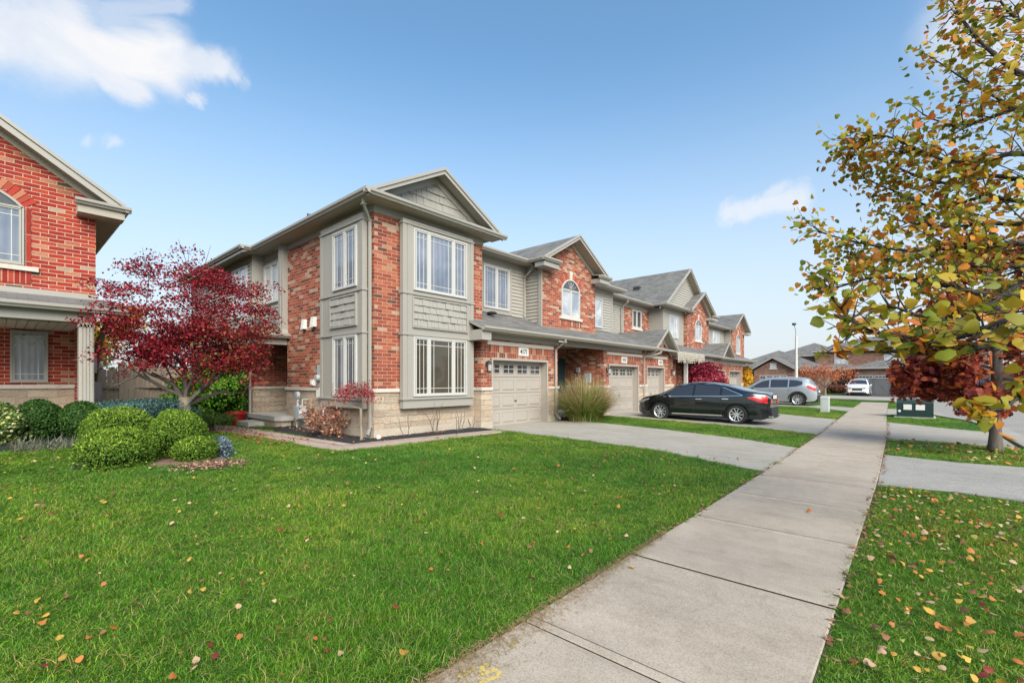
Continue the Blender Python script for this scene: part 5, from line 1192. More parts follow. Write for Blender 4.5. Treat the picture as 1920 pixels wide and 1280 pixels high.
for (x,y,z,r) in pads:
    n=int(118*r*r/.09*(.62 if z>2.6 else .5)); a=rng.uniform(0,6.28,n); q=r*np.sqrt(rng.random(n)); P=np.stack([x+q*np.cos(a),y+q*np.sin(a),z+rng.normal(0,.05,n)-.12*(q/r)**2],1)
    side=(x-3.0)*lat[0]+(y-13.2)*lat[1]
    cols=list(MAP); w=[3,3,2.4,1,1.2]
    if side>.9 and z<3.1: cols=cols+[(.33,.10,.03),(.12,.14,.03)]; w=w+[1.6,1.2]
    parts.append(leaves(P,rng.uniform(.038,.072,n),pal(n,cols,w),np.tile([0,0,1.],(n,1)),.8,'quad',aspect=.42,droop=.35))
V,F,C=cat3(parts); cloud('crown',V,F,C,M['leaf'],t); print('maple leaves',len(F))
# stray twigs above the crown
m=MB()
for s,z0_,z1_,dx in ((.12,4.1,4.95,-.25),(.35,4.0,4.8,.3),(-.9,4.0,4.75,-.1),(.0,4.2,4.7,.15)):
    x=3+s*lat[0]; y=13.2+s*lat[1]; m.tube([(x,y,z0_-.6),(x+.05,y,z0_),(x+dx*lat[0],y+dx*lat[1],z1_)],[.015,.01,.004],4)
m.build('top_twigs',M['bark2'],t)

# --- oak with maroon leaves on the verge
rg=random.Random(9)
t=thing('oak_tree','young oak with maroon and rust leaves on the verge beside the road','tree',(14.55,-1.36,0))
m=MB(); tips=[]; m.tube([(14.55,-1.36,-.05),(14.55,-1.36,.12),(14.55,-1.36,.4),(14.57,-1.38,1.6),(14.6,-1.42,3.0),(14.6,-1.4,4.6)],[.17,.125,.10,.09,.07,.03],10)
m.build('trunk',M['bark2'],t,smooth='all'); m=MB()
for k in range(16):
    z=1.15+k*.22; a=k*2.4+.5; L=1.12-.025*k; branches(m,(14.57,-1.38,z),(math.cos(a),math.sin(a),.22),L,.03,2,rg,tips,.2,-.02,(2,3),.6)
m.build('branches',M['bark1'],t,smooth='all')
TP=np.array([q[0] for q in tips]); n=6800; P=TP[rng.integers(0,len(TP),n)]+rng.normal(0,.13,(n,3)); 
# the low arm of leaves towards the sidewalk
e=700; arm=np.stack([rng.normal(14.5,.25,e),rng.normal(-.15,.27,e),rng.normal(1.5,.26,e)],1); P=np.concatenate([P,arm]); P=P[(P[:,1]<.38)&(P[:,2]>.95+.25*(P[:,1]>-.6)-rng.uniform(0,.12,len(P)))]; n=len(P)
V,F,C=leaves(P,rng.uniform(.10,.19,n),pal(n,[(.20,.03,.022),(.28,.05,.028),(.12,.016,.015),(.50,.13,.03),(.36,.08,.03)],[3,3,2,1.3,1.8]),np.tile([0,0,.6],(n,1)),1,'star',droop=.4); cloud('crown',V,F,C,M['leaf'],t)
m=MB(); m.tube([(14.57,-1.38,1.3),(14.5,-.8,1.35),(14.4,-.2,1.3),(14.3,.3,1.1)],[.03,.02,.014,.006],5); m.tube([(14.4,-.4,1.33),(14.3,.1,1.5),(14.2,.45,1.55)],[.014,.01,.004],4); m.build('low_limb',M['bark1'],t)

# --- linden reaching in from the right
def W(px,py,d):  # a point given by where it is seen and how far off; used for the limb layout of this one tree
    r=(px-960)/853.33*d; return Vector((d*ca+r*sa,d*sa-r*ca,1.55-(py-713)/853.33*d))
LIMBS=[  # (pixel x, pixel y, depth) chains; roots start at the trunk outside the frame
 [(2040,470,3.6),(1920,456,3.6),(1850,462,3.7),(1780,466,3.8),(1700,470,4.0),(1610,455,4.2),(1525,432,4.5)],
 [(2060,560,3.3),(1920,553,3.4),(1850,552,3.5),(1790,540,3.6),(1720,525,3.8),(1640,520,4.0),(1560,540,4.2),(1545,525,4.4)],
 [(2060,570,3.0),(1920,592,3.0),(1860,610,3.0),(1800,632,3.1),(1740,640,3.2),(1660,630,3.3),(1600,600,3.4),(1560,560,3.5)],
 [(2100,320,3.8),(1920,288,3.8),(1850,300,3.9),(1780,302,4.0),(1720,280,4.2),(1660,255,4.4),(1610,260,4.6)],
 [(2100,250,3.6),(1960,160,3.6),(1900,130,3.7),(1840,80,3.9),(1800,30,4.1),(1785,0,4.3)],
 [(2100,420,4.2),(1920,380,4.2),(1840,370,4.4),(1760,390,4.6),(1680,360,4.8),(1610,330,5.0)],
 [(2100,300,4.4),(1940,230,4.4),(1880,190,4.6),(1810,150,4.8),(1750,110,5.0)],
 [(2080,640,2.6),(1960,690,2.5),(1920,735,2.3),(1880,765,2.15),(1840,770,2.1)],
 [(2060,500,3.8),(1940,520,3.8),(1870,560,3.8),(1800,600,3.8),(1720,590,3.9),(1650,575,4.0),(1580,640,4.0)],
 [(2060,600,3.1),(1930,625,3.1),(1850,650,3.1),(1770,665,3.2),(1690,660,3.3),(1620,660,3.4)],
 [(2080,100,3.8),(1960,60,3.8),(1900,30,3.9),(1860,-20,4.0)],
 [(2100,200,4.2),(1930,200,4.2),(1860,220,4.3),(1790,235,4.5),(1730,215,4.7)],
 [(2100,520,4.6),(1920,500,4.6),(1830,500,4.8),(1740,480,5.0),(1650,485,5.1),(1580,470,5.2)],
 [(2080,420,3.6),(1930,420,3.6),(1850,420,3.8),(1770,425,4.0),(1690,415,4.2)],
 [(2100,360,4.0),(1930,340,4.0),(1860,330,4.2),(1790,345,4.3),(1720,330,4.5),(1650,300,4.7),(1600,290,4.8)]]
rg=random.Random(17)
TR=Vector((5.9,-1.75,0))
t=thing('linden_tree','linden with green, yellow and orange leaves reaching in from the right edge','tree',tuple(TR))
m=MB(); m.tube([TR-Vector((0,0,.05)),TR+Vector((0,0,.3)),TR+Vector((.02,.0,1.5)),TR+Vector((0,.05,3)),TR+Vector((0,0,5)),TR+Vector((.1,0,7))],[.2,.14,.12,.11,.08,.03],10); m.build('trunk',M['bark1'],t,smooth='all')
m=MB(); LP=[]; 
def smooth_chain(ch,k=4):
    out=[]
    for i in range(len(ch)-1):
        p0=ch[max(i-1,0)];p1=ch[i];p2=ch[i+1];p3=ch[min(i+2,len(ch)-1)]
        for q in range(k):
            s=q/k; out.append(.5*((2*p1)+(p2-p0)*s+(2*p0-5*p1+4*p2-p3)*s*s+(3*p1-p0-3*p2+p3)*s**3))
    return out+[ch[-1]]
view=lambda p:Vector((p[0],p[1],p[2]-1.55)).normalized()
NEAR=(2,8,9)
for li,ch in enumerate(LIMBS):
    C3=[W(p[0],p[1],p[2]*(.66 if li in NEAR else 1)) for p in ch]; z0_=max(.9,min(6.6,C3[0].z-.25)); C3=[Vector((TR.x,TR.y,z0_))]+C3; pts=smooth_chain(C3,4); n=len(pts); rad=[(.027 if li not in (2,7,8,9) else .014 if li!=7 else .008)*(1-k/n)+.0032 for k in range(n)]; m.tube(pts,rad,6,cap=False)
    for k in range(6,n):
        d=(pts[k]-pts[k-1]).normalized()
        for s in range(rg.choice((1,2,2))):
            dv=(d*.8+Vector((rg.gauss(0,.5),rg.gauss(0,.5),rg.gauss(0,.42)))).normalized(); L=rg.uniform(.2,.55)*(1.1-.65*k/n)*(.35 if li==7 else .6 if li in NEAR else 1)
            tw=[pts[k]]; 
            for q in range(4):
                dv=(dv+Vector((rg.gauss(0,.12),rg.gauss(0,.12),rg.gauss(0,.12)))).normalized(); tw.append(tw[-1]+dv*L/4); LP.append((tw[-1],dv,li)) if li==7 or tw[-1].z>(1.68 if li in NEAR else 1.7) else None
                if rg.random()<.45: 
                    d2=(dv+Vector((rg.gauss(0,.6),rg.gauss(0,.6),rg.gauss(0,.5)))).normalized(); e=tw[-1]+d2*rg.uniform(.06,.14); (m.tube([tw[-1],e],[.0025,.0015],3,cap=False) if e.z>1.66 else None); LP.append((e,d2,li)) if e.z>1.68 else None
            if li==7 or tw[-1].z>1.62: m.tube(tw,[.006,.005,.004,.003,.002],4,cap=False)
    for q in range(3): LP.append((pts[-1],(pts[-1]-pts[-3]).normalized(),li))
m.build('branches',M['bark1'],t,smooth='all')
LPp=np.array([tuple(q[0]) for q in LP]); LD=np.array([tuple(q[1]) for q in LP]); LI=np.array([q[2] for q in LP])
dd=LPp[:,0]*ca+LPp[:,1]*sa; NR=np.isin(LI,(2,7,8,9)); keep=rng.random(len(LPp))<np.where(NR,.62,np.clip((dd-1.6)*.42,.25,.95)); LPp=LPp[keep]; LD=LD[keep]; NR=NR[keep]
rep=rng.choice([1,2,3,4],len(LPp),p=[.2,.38,.27,.15]); rep=np.where(NR,1,rep); NR=np.repeat(NR,rep); LPp=np.repeat(LPp,rep,0); LD=np.repeat(LD,rep,0); n=len(LPp)
dd=LPp[:,0]*ca+LPp[:,1]*sa; k=dd>1.45; LPp=LPp[k]; LD=LD[k]; NR=NR[k]; n=len(LPp)
LPp=LPp+rng.normal(0,1,(n,3))*np.where(NR,.03,.07)[:,None]
V,F,C=leaves(LPp,rng.uniform(.034,.066,n)*np.where(NR,1.08,1),pal(n,[(.20,.22,.015),(.11,.15,.012),(.40,.28,.02),(.50,.20,.02),(.28,.26,.02),(.42,.11,.02)],[2.3,1.0,4.0,3.5,2.6,.9],.25),np.tile([-.35,-.3,.55],(n,1)),.75,'heart',axis=LD*.8+np.array([0,0,-.55]))
cloud('crown',V,F,C,M['leaf'],t); print('linden leaves',n)

# --- small weeping maple by the corner
rg=random.Random(23)
t=thing('weeping_maple','small weeping Japanese maple with red leaves and twisted bare stem at the house corner','tree',(5.62,9.62,.12))
m=MB(); b=Vector((5.62,9.62,.1))
m.tube([b,b+Vector((.01,.01,.12)),b+Vector((-.01,0,.45)),b+Vector((0,.02,.80))],[.055,.035,.03,.032],8)
top=b+Vector((0,.02,.80)); m.tube([top,top+Vector((-.12,.18,.03)),top+Vector((-.3,.35,.18)),top+Vector((-.45,.5,.22)),top+Vector((-.42,.5,.6))],[.025,.02,.017,.014,.01],6)
m.tube([top,top+Vector((.05,-.02,.2)),top+Vector((-.02,.03,.42)),top+Vector((.04,.05,.6))],[.02,.016,.014,.01],6)
m.build('trunk',M['bark3'],t,smooth='all'); m=MB(); tips=[]
for k in range(22):
    a=rg.uniform(0,6.28); r0=top+Vector((rg.uniform(-.2,.15),rg.uniform(-.1,.3),rg.uniform(.35,.6))); L=rg.uniform(.3,.55); pts=[r0]; d=Vector((math.cos(a),math.sin(a),.45))
    sgn=1 if math.cos(a)*lat[0]+math.sin(a)*lat[1]>0 else 1
    for q in range(6): d=(d+Vector((rg.gauss(0,.22),rg.gauss(0,.22),-.26))).normalized(); pts.append(pts[-1]+d*L/5); tips.append(tuple(pts[-1]))
    m.tube(pts,[.009,.008,.007,.006,.004,.003,.002],4,cap=False)
m.build('branches',M['bark3'],t,smooth='all'); TP=np.array(tips)
rgt=TP[(TP[:,0]-5.62)*lat[0]+(TP[:,1]-9.62)*lat[1]>-.55]
n=1500; P=rgt[rng.integers(0,len(rgt),n)]+rng.normal(0,.055,(n,3))
V,F,C=leaves(P,rng.uniform(.03,.065,n),pal(n,[(.34,.02,.04),(.24,.012,.03),(.45,.05,.06),(.5,.25,.15)],[3,2,2,.3]),None,1,'quad',aspect=.22,axis=np.tile([0,0,-1.],(n,1))); cloud('crown',V,F,C,M['leaf'],t)
# --- brown dry shrub
rg=random.Random(29)
t=thing('withered_shrub','withered pinkish brown shrub against the side wall beside the meters','shrub',(5.55,10.95,.12))
m=MB(); tips=[]
for k in range(20):
    a=rg.uniform(0,6.28); branches(m,(5.55,10.95,.1),(math.cos(a)*.6,math.sin(a)*.8,1),.66,.012,1,rg,tips,.18,.02,(2,3),.6,segs=5)
m.build('stems',M['bark3'],t); TP=np.array([q[0] for q in tips]); n=1150; P=TP[rng.integers(0,len(TP),n)]+rng.normal(0,.075,(n,3)); P[:,0]=np.minimum(P[:,0],5.98)
V,F,C=leaves(P,rng.uniform(.04,.085,n),pal(n,[(.28,.11,.07),(.38,.19,.13),(.18,.06,.04),(.42,.22,.10)],[3,2.4,2.4,1]),None,1,'quad',aspect=.45,droop=.4); cloud('foliage',V,F,C,M['litter'],t)
# --- bare rose canes under the front window
rg=random.Random(31)
for i,(x,y,h,lb) in enumerate(((6.75,9.4,.75,'leftmost bare climbing cane under the box window'),(7.65,9.42,1.0,'tallest forked bare canes with a red tuft at their foot'),(8.45,9.38,.7,'bare curved canes left of the garage pier, middle clump'),(8.95,9.36,.5,'low bare canes next to the garage pier'))):
    m=MB()
    for k in range(4 if i else 2):
        pts=[Vector((x+rg.uniform(-.05,.05),y,.1))]; d=Vector((rg.uniform(-.5,.5),.05,1))
        for q in range(5): d=(d+Vector((rg.gauss(0,.22),rg.gauss(0,.05),.05))).normalized(); pts.append(pts[-1]+d*h/5*rg.uniform(.7,1.1)); pts[-1].y=min(pts[-1].y,9.55)
        m.tube(pts,[.010,.009,.008,.006,.005,.003],4)
        m.tube([pts[2],pts[2]+Vector((rg.uniform(-.2,.2),-.02,.2))],[.005,.003],4)
    tag(m.build('bare_canes',M['bark2']),lb,'bare plant','bare canes under the front window')
# --- ornamental grass clump by the garages
t=thing('ornamental_grass','tall fountain of green, straw and rust ornamental grass between the garages','ornamental grass',(14.0,8.95,.12))
n=5600; a=rng.uniform(0,6.28,n); r0=.5*np.sqrt(rng.random(n)); cx=14.05+r0*np.cos(a)*1.7; cy=8.85+r0*np.sin(a)*.8; L=rng.uniform(.45,1.7,n)*(1+.12*np.sin(cx*9)); lean=np.abs(rng.normal(.5,.42,n))*np.clip(r0*2+.4,.4,1)
K=5; V=np.empty((n,K*2,3)); w=rng.uniform(.007,.015,n); ta=a+np.pi/2+rng.normal(0,.5,n)
for k in range(K):
    s=k/(K-1); out=lean*L*s*s; z=.1+L*(s-.45*lean*s*s); ww=w*(1-s*.85)
    bx_=cx+np.cos(a)*out*1.25; by_=cy+np.sin(a)*out
    V[:,2*k]=np.stack([bx_+np.cos(ta)*ww,by_+np.sin(ta)*ww,z],1); V[:,2*k+1]=np.stack([bx_-np.cos(ta)*ww,by_-np.sin(ta)*ww,z],1)
F=(np.arange(n)[:,None,None]*(2*K)+np.array([[2*k,2*k+1,2*k+3,2*k+2] for k in range(K-1)])[None]).reshape(-1,4)
cc=pal(n,[(.16,.30,.03),(.10,.20,.02),(.34,.30,.08),(.46,.34,.19),(.32,.10,.04)],[4,3.2,1.4,1.0,.8]); right=(cx-14.05)>.25; rr_=rng.random(n)<.45; cc[right&rr_]=np.array([.30,.09,.04])
tall=L>1.4; cc[tall&(rng.random(n)<.6)]=np.array([.52,.36,.22])
cloud('blades',V.reshape(-1,3),F,np.repeat(cc,2*K,0),M['leaf'],t)
# potted red planter
t=thing('plant_pot','red glazed pot at the end of the stoop step','plant pot',(5.2,16.55,.12))
m=MB(); m.lathe([(.0,0),(.17,.0),(.25,.33),(.29,.34),(.29,.42),(.25,.42),(.23,.36),(0,.34)],(5.2,16.55,.12),n=28); m.build('pot_body',M['red'],t,smooth=True)
m=MB(); m.lathe([(0,.37),(.24,.365)],(5.2,16.55,.12),n=20); m.build('soil',M['mulch'],t)
m=MB(); m.lathe([(0,-.06),(.045,-.045),(.06,0),(.045,.045),(0,.06)],(6.0,9.5,.2),n=16); tag(m.build('white_lamp_ball',M['plate'],smooth=True),'small white ball lying at the foot of the corner downspout','garden ball')
# behind the fence: yellow-green tree and leaning trunk
rg=random.Random(41)
t=thing('maple_tree','yellow and green autumn tree behind the fence beside the left house','tree',(3.4,30,.1))
m=MB(); tips=[]; m.tube([(3.4,30,0),(3.4,30,1.4),(3.3,30,2.6)],[.2,.15,.12],8); m.build('trunk',M['bark2'],t); m=MB()
for k in range(9): a=k*.7; branches(m,(3.35,30,1.4+k*.16),(math.cos(a),math.sin(a),.6),1.5,.05,2,rg,tips,.2,.05,(2,3),.65)
m.build('branches',M['bark2'],t); TP=np.array([q[0] for q in tips]); n=5200; P=TP[rng.integers(0,len(TP),n)]+rng.normal(0,.3,(n,3)); P[:,2]=np.clip(P[:,2],.6,5.1)
up_=(P[:,2]>3.1)[:,None]; cA=pal(n,[(.55,.30,.02),(.62,.38,.04),(.4,.33,.04)],[3,2,1]); cB=pal(n,[(.24,.34,.03),(.14,.24,.02),(.4,.38,.04)],[3,2,1.2])
V,F,C=leaves(P,rng.uniform(.12,.24,n),np.where(up_|(rng.random((n,1))<.2),cA,cB),None,1,'quad',aspect=.5); cloud('crown',V,F,C,M['leaf'],t)
t=thing('leaning_trunk','mossy trunk leaning beside the porch column','tree',(1.55,15.0,.3)); m=MB(); m.tube([(1.72,17.2,.2),(1.74,16.9,1.4),(1.84,16.6,2.5),(2.05,16.4,3.3)],[.12,.10,.085,.05],9); m.tube([(1.9,16.5,2.9),(2.2,16.2,3.6)],[.04,.02],6); m.build('trunk',simple('mossy bark',(.09,.085,.03),.95,.5,14,bmp=.6),t,smooth='all')
# fence
t=thing('wooden_fence','weathered wooden board fence between the left house and the townhouse','fence',(1.8,19.6,.1))
rg=random.Random(51); 
segs=[(1.75,2.6,18.9,19.1,1.78,1.78),(2.75,4.30,19.2,19.5,1.88,1.93),(4.38,5.3,19.5,19.6,1.9,1.55),(5.35,5.75,19.6,20.2,.85,.8)]
for (xa,xb,ya,yb,za,zb) in segs:
    m=MB(); x=xa
    while x<xb-.02:
        w=rg.uniform(.125,.15); f=(x-xa)/(xb-xa); y=ya+(yb-ya)*f; z=.12+za+(zb-za)*f+rg.uniform(-.035,.035); yo=rg.uniform(-.008,.008)
        m.prism([(x,y+yo,.1),(x+w-.012,y+yo,.1),(x+w-.012,y+yo,z-.03),(x+w-.035,y+yo,z),(x+.02,y+yo,z),(x,y+yo,z-.03)],(0,.022,0)); x+=w
    m.build('board_panel',M['wood'],t)
    m=MB(); m.box(xa,xb,min(ya,yb)+.04,max(ya,yb)+.09,.4,.49); m.box(xa,xb,min(ya,yb)+.04,max(ya,yb)+.09,1.3,1.39) if za>1 else None; m.build('rail',M['wood'],t)
for x,y,z in ((2.66,19.1,2.05),(4.33,19.48,2.0),(1.72,18.9,1.95),(5.33,19.6,1.65)):
    m=MB(); m.box(x-.06,x+.06,y-.06,y+.06,.1,z); m.box(x-.07,x+.07,y-.07,y+.07,z,z+.03); m.build('post',M['wood'],t)
# ---------------------------------------------------------------- cars
def paint(name,col,rough=.28,metal=.0):
    m,nt,b=newmat(name); b.inputs['Base Color'].default_value=(*col,1); b.inputs['Roughness'].default_value=rough; b.inputs['Metallic'].default_value=metal; b.inputs['Coat Weight'].default_value=1; b.inputs['Coat Roughness'].default_value=.04
    return m
M['pblack']=paint('black car paint',(.004,.007,.008),.2); M['psilver']=paint('silver car paint',(.36,.38,.40),.35,.6); M['pwhite']=paint('white car paint',(.75,.76,.77))
M['tyre']=simple('tyre rubber',(.018,.018,.018),.85,.2,20); M['rim']=paint('alloy rim',(.62,.63,.64),.3,.5); M['rimdark']=simple('dark wheel well',(.012,.012,.012),.8,.2,20)
M['chrome']=paint('chrome trim',(.75,.76,.78),.15,.9); M['tail']=paint('red tail lamp',(.55,.012,.02),.2); M['head']=paint('headlamp lens',(.30,.32,.34),.1); M['cplastic']=simple('black car plastic',(.02,.02,.021),.6,.2,20); M['amber']=paint('amber marker',(.6,.05,.03),.2)
def lerp(pts,y):
    if y<=pts[0][0]: return pts[0][1]
    for (a,b),(c,d) in zip(pts,pts[1:]):
        if y<=c:
            s=(y-a)/(c-a); return b+(d-b)*s
    return pts[-1][1]
def car(label,loc,rotz,spec,group='parked cars',name='parked_car',detail=True):
    t=thing(name,label,'car',loc,group,rotz,local=True)
    L,Wd,top,bot,belt,wy,wr,pm=spec['L'],spec['W'],spec['top'],spec['bot'],spec['belt'],spec['wy'],spec['wr'],M[spec['paint']]
    y0,y1=top[0][0],top[-1][0]
    def sm(y): # smoothed top outline
        return sum(lerp(top,y+o)*w for o,w in ((-.08,1),(-.04,2),(0,3),(.04,2),(.08,1)))/9
    def plan(y):
        e=max(0,(abs(y-(y0+y1)/2)-(L/2-1.0))/1.0); return Wd/2*(1-spec.get('ptaper',.22)*e**2.6)
    def hw(y,z):
        b=lerp(belt,y); w=plan(y)
        if z>b: return w-.015-(z-b)*spec.get('tumble',.42)-.10*max(0,z-b)**2
        s=(z-.62)/.35; return w-.012*s*s-(.03 if z<.32 else 0)*((.32-z)/.12 if z<.32 else 0)
    def zb(y):
        z=lerp(bot,y)
        for c in wy:
            d=abs(y-c); R_=wr+.075
            if d<R_: z=max(z,wr+math.sqrt(R_*R_-d*d)*.98)
        return z
    ysx=sorted(set([y0+(y1-y0)*i/110 for i in range(111)]+[c+s*(wr+.075) for c in wy for s in (-1,1)]))
    rows=[]
    for y in ysx:
        zt=sm(y); z_b=min(zb(y),zt-.05); n=11; ch=[]
        r=min(.10,(zt-z_b)*.4)
        for k in range(n): z=z_b+(zt-r-z_b)*k/(n-1); ch.append((hw(y,z),y,z))
        xe=hw(y,zt-r)
        for k in (1,2,3): a=k/3*math.pi/2; ch.append((xe-r*1.0*(1-math.cos(a)),y,zt-r+r*math.sin(a)))
        xi=xe-r
        for k in (.66,.33,0): ch.append((xi*k,y,zt+spec.get('crown',.035)*(1-k*k)))
        rows.append(ch+[(-p[0],p[1],p[2]) for p in ch[-2::-1]])
    m=MB(); m.grid(rows); m.poly(rows[0]); m.poly(rows[-1]); body=m.build('body',pm,t,smooth=True)
    m=MB(); m.box(-Wd/2+.12,Wd/2-.12,y0+.25,y1-.25,.17,.45)
    for c in wy:   # dark wheel wells
        rr=wr+.07
        for s in (-1,1):
            P=[(s*(Wd/2-.10),c+rr*math.cos(a),wr+rr*math.sin(a)) for a in [math.pi*k/12 for k in range(13)]]+[(s*(Wd/2-.10),c-rr,.2),(s*(Wd/2-.10),c+rr,.2)]
            m.poly(P)
    m.build('underbody',M['cplastic'],t)
    def strip(nm,yr,lo_,hi_,mat,off=.006,sides=(-1,1),n=18,parent=t,thick=True):
        m=MB()
        for s in sides:
            R0=[]
            for i in range(n+1):
                y=yr[0]+(yr[1]-yr[0])*i/n; a=lo_(y) if callable(lo_) else lo_; b=hi_(y) if callable(hi_) else hi_
                R0.append([(s*(hw(y,a+(b-a)*k/4)+off),y,a+(b-a)*k/4) for k in range(5)])
            m.grid(R0)
        return m.build(nm,mat,parent,smooth='all')
    def topstrip(nm,yr,wf,mat,off=.006,n=12,parent=t):
        m=MB(); R0=[]
        for i in range(n+1):
            y=yr[0]+(yr[1]-yr[0])*i/n; zt=sm(y); xe=hw(y,zt-.1)-.10; w=xe*wf(y) if callable(wf) else xe*wf
            R0.append([(w*k/4,y,zt+spec.get('crown',.035)*(1-(w*k/4/max(xe,.01))**2)+off) for k in range(-4,5)])
        m.grid(R0); return m.build(nm,mat,parent,smooth='all')
    wins=spec['wins']
    for (a,b,lo_,hi_) in wins:
        for s in (-1,1):
            w=strip('side_window',(a,b),(lambda y,q=lo_:lerp(q,y)),(lambda y,q=hi_:max(lerp(q,y),lerp(lo_,y)+.002)),M['car glass'],.004,(s,))
    topstrip('windscreen',spec['wind'],spec.get('windw',.97),M['car glass']); topstrip('rear_window',spec['rear'],.93,M['car glass'])
    if spec.get('chrome'):
        q=spec['chrome']; strip('chrome_trim',(q[0][0],q[-1][0]),lambda y:lerp(q,y),lambda y:lerp(q,y)+.022,M['chrome'],.009,n=30)
        q2=spec['chrome2']; strip('chrome_trim',(q2[0][0],q2[-1][0]),lambda y:lerp(q2,y),lambda y:lerp(q2,y)+.022,M['chrome'],.008,n=30)
        strip('sill_trim',(wy[0]+wr+.15,wy[1]-wr-.15),.26,.30,M['chrome'],.012)
    for yy in spec['doors']:
        strip('door_seam',(yy-.006,yy+.006),lambda y:.34,lambda y:lerp(belt,y)-.01,M['cplastic'],.002,n=1)
    for yy,zz in spec['handles']: strip('door_handle',(yy-.11,yy+.11),zz,zz+.03,M['chrome'] if spec.get('chrome') else pm,.028,n=4)
    for (a,b,l,h_) in spec['tails']: strip('tail_light',(a,b),lambda y:lerp(l,y),lambda y:lerp(h_,y),M['tail'],.008)
    for (a,b,l,h_) in spec['heads']: strip('headlight',(a,b),lambda y:lerp(l,y),lambda y:lerp(h_,y),M['head'],.008)
    # wheels
    for c in wy:
        for s in (-1,1):
            x=s*(Wd/2-.115); w=MB(); w.lathe([(wr*.70,-.10),(wr*.93,-.105),(wr,-.07),(wr,.07),(wr*.93,.105),(wr*.70,.10)],(x,c,wr),'x',36); wh=w.build('wheel',M['tyre'],t,smooth=True)
            d=MB(); d.lathe([(0,.02*s),(wr*.72,.02*s)],(x,c,wr),'x',28); d.build('hub',M['rimdark'],wh)
            r_=MB(); r_.lathe([(wr*.66,.085*s),(wr*.73,.104*s),(wr*.73,.06*s),(wr*.66,.05*s)],(x,c,wr),'x',36); r_.lathe([(0,.08*s),(.06,.078*s),(.065,.05*s)],(x,c,wr),'x',14)
            for k in range(5):
                for da in (-.16,.16):
                    a=k*1.2566+.3+da; a2=k*1.2566+.3+da*1.9
                    A=Vector((x+.075*s,c+.05*math.cos(a),wr+.05*math.sin(a))); B=Vector((x+.095*s,c+wr*.69*math.cos(a2),wr+wr*.69*math.sin(a2)))
                    n_=Vector((0,-math.sin(a),math.cos(a)))*.016; ex=Vector((s*.018,0,0)); r_.hexa([A-n_-ex,B-n_-ex,B-n_,A-n_,A+n_-ex,B+n_-ex,B+n_,A+n_])
            r_.build('rim',M['rim'],wh,smooth=True)
            ar=wr+.075
            if spec.get('cladding'):
                g=MB(); n=16; R0=[]
                for k in range(n+1):
                    a=math.pi*k/n; yy=c+ar*math.cos(a); zz=wr+ar*math.sin(a); R0.append([(s*(Wd/2+.004),yy,zz),(s*(Wd/2+.006),c+(ar+.07)*math.cos(a),wr+(ar+.07)*math.sin(a))])
                g.grid(R0); g.build('arch_cladding',M['cplastic'],t)
    # mirrors
    ym,zm=spec['mirror']
    for s in (-1,1):
        m=MB(); m.hexa([(s*(Wd/2-.02),ym-.06,zm),(s*(Wd/2+.16),ym-.07,zm+.01),(s*(Wd/2+.14),ym+.06,zm+.02),(s*(Wd/2-.02),ym+.05,zm),(s*(Wd/2),ym-.05,zm+.10),(s*(Wd/2+.15),ym-.06,zm+.12),(s*(Wd/2+.13),ym+.04,zm+.11),(s*(Wd/2),ym+.04,zm+.09)]); m.build('wing_mirror',pm,t)
    # rear: plate, bumper, exhausts ; front: grille
    m=MB(); yr=y0-.012; wp=plan(y0)
    m.box(-.26,.26,yr-.012,yr+.02,spec['plate'],spec['plate']+.13); m.build('licence_plate',M['plate'],t)
    m=MB(); m.box(-wp+.12,wp-.12,y0-.03,y0+.1,.22,.40); m.build('rear_diffuser',M['cplastic'],t)
    m=MB(); m.box(-wp+.05,wp-.05,y0-.022,y0+.1,.40,.60); m.box(-.3,.3,y0-.016,y0,spec['plate']-.05,spec['plate']+.17); m.build('rear_bumper',M['cplastic'],t)
    if spec.get('chrome'):
        m=MB()
        for s in (-1,1):
            for q in (0,.12): m.box(s*(.45+q)-.045,s*(.45+q)+.045,y0-.06,y0+.05,.25,.31)
        m.build('exhaust_tip',M['chrome'],t)
        m=MB(); m.box(-wp+.25,wp-.25,y0-.014,y0,.86,.885); m.build('boot_trim',M['chrome'],t)
        m=MB(); m.box(-wp+.02,-.40,y0-.02,y0+.03,.72,.90); m.box(.40,wp-.02,y0-.02,y0+.03,.72,.90); m.build('tail_light',M['tail'],t)
    m=MB(); wf=plan(y1)
    zg=spec.get('grille',(.5,.68)); m.box(-wf*.55,wf*.55,y1-.02,y1+.014,zg[0],zg[1]); m.box(-wf*.75,wf*.75,y1-.02,y1+.012,.28,.40); m.build('grille',M['cplastic'],t)
    m=MB(); m.box(-wf*.5,wf*.5,y1+.014,y1+.02,(zg[0]+zg[1])/2-.012,(zg[0]+zg[1])/2+.012); m.build('grille_bar',M['chrome'],t)
    m=MB()
    for s in (-1,1): m.box(s*wf*.78-.13,s*wf*.78+.13,y1-.05,y1+.008,zg[1]-.05,zg[1]+.05)
    m.build('headlight',M['head'],t)
    return t
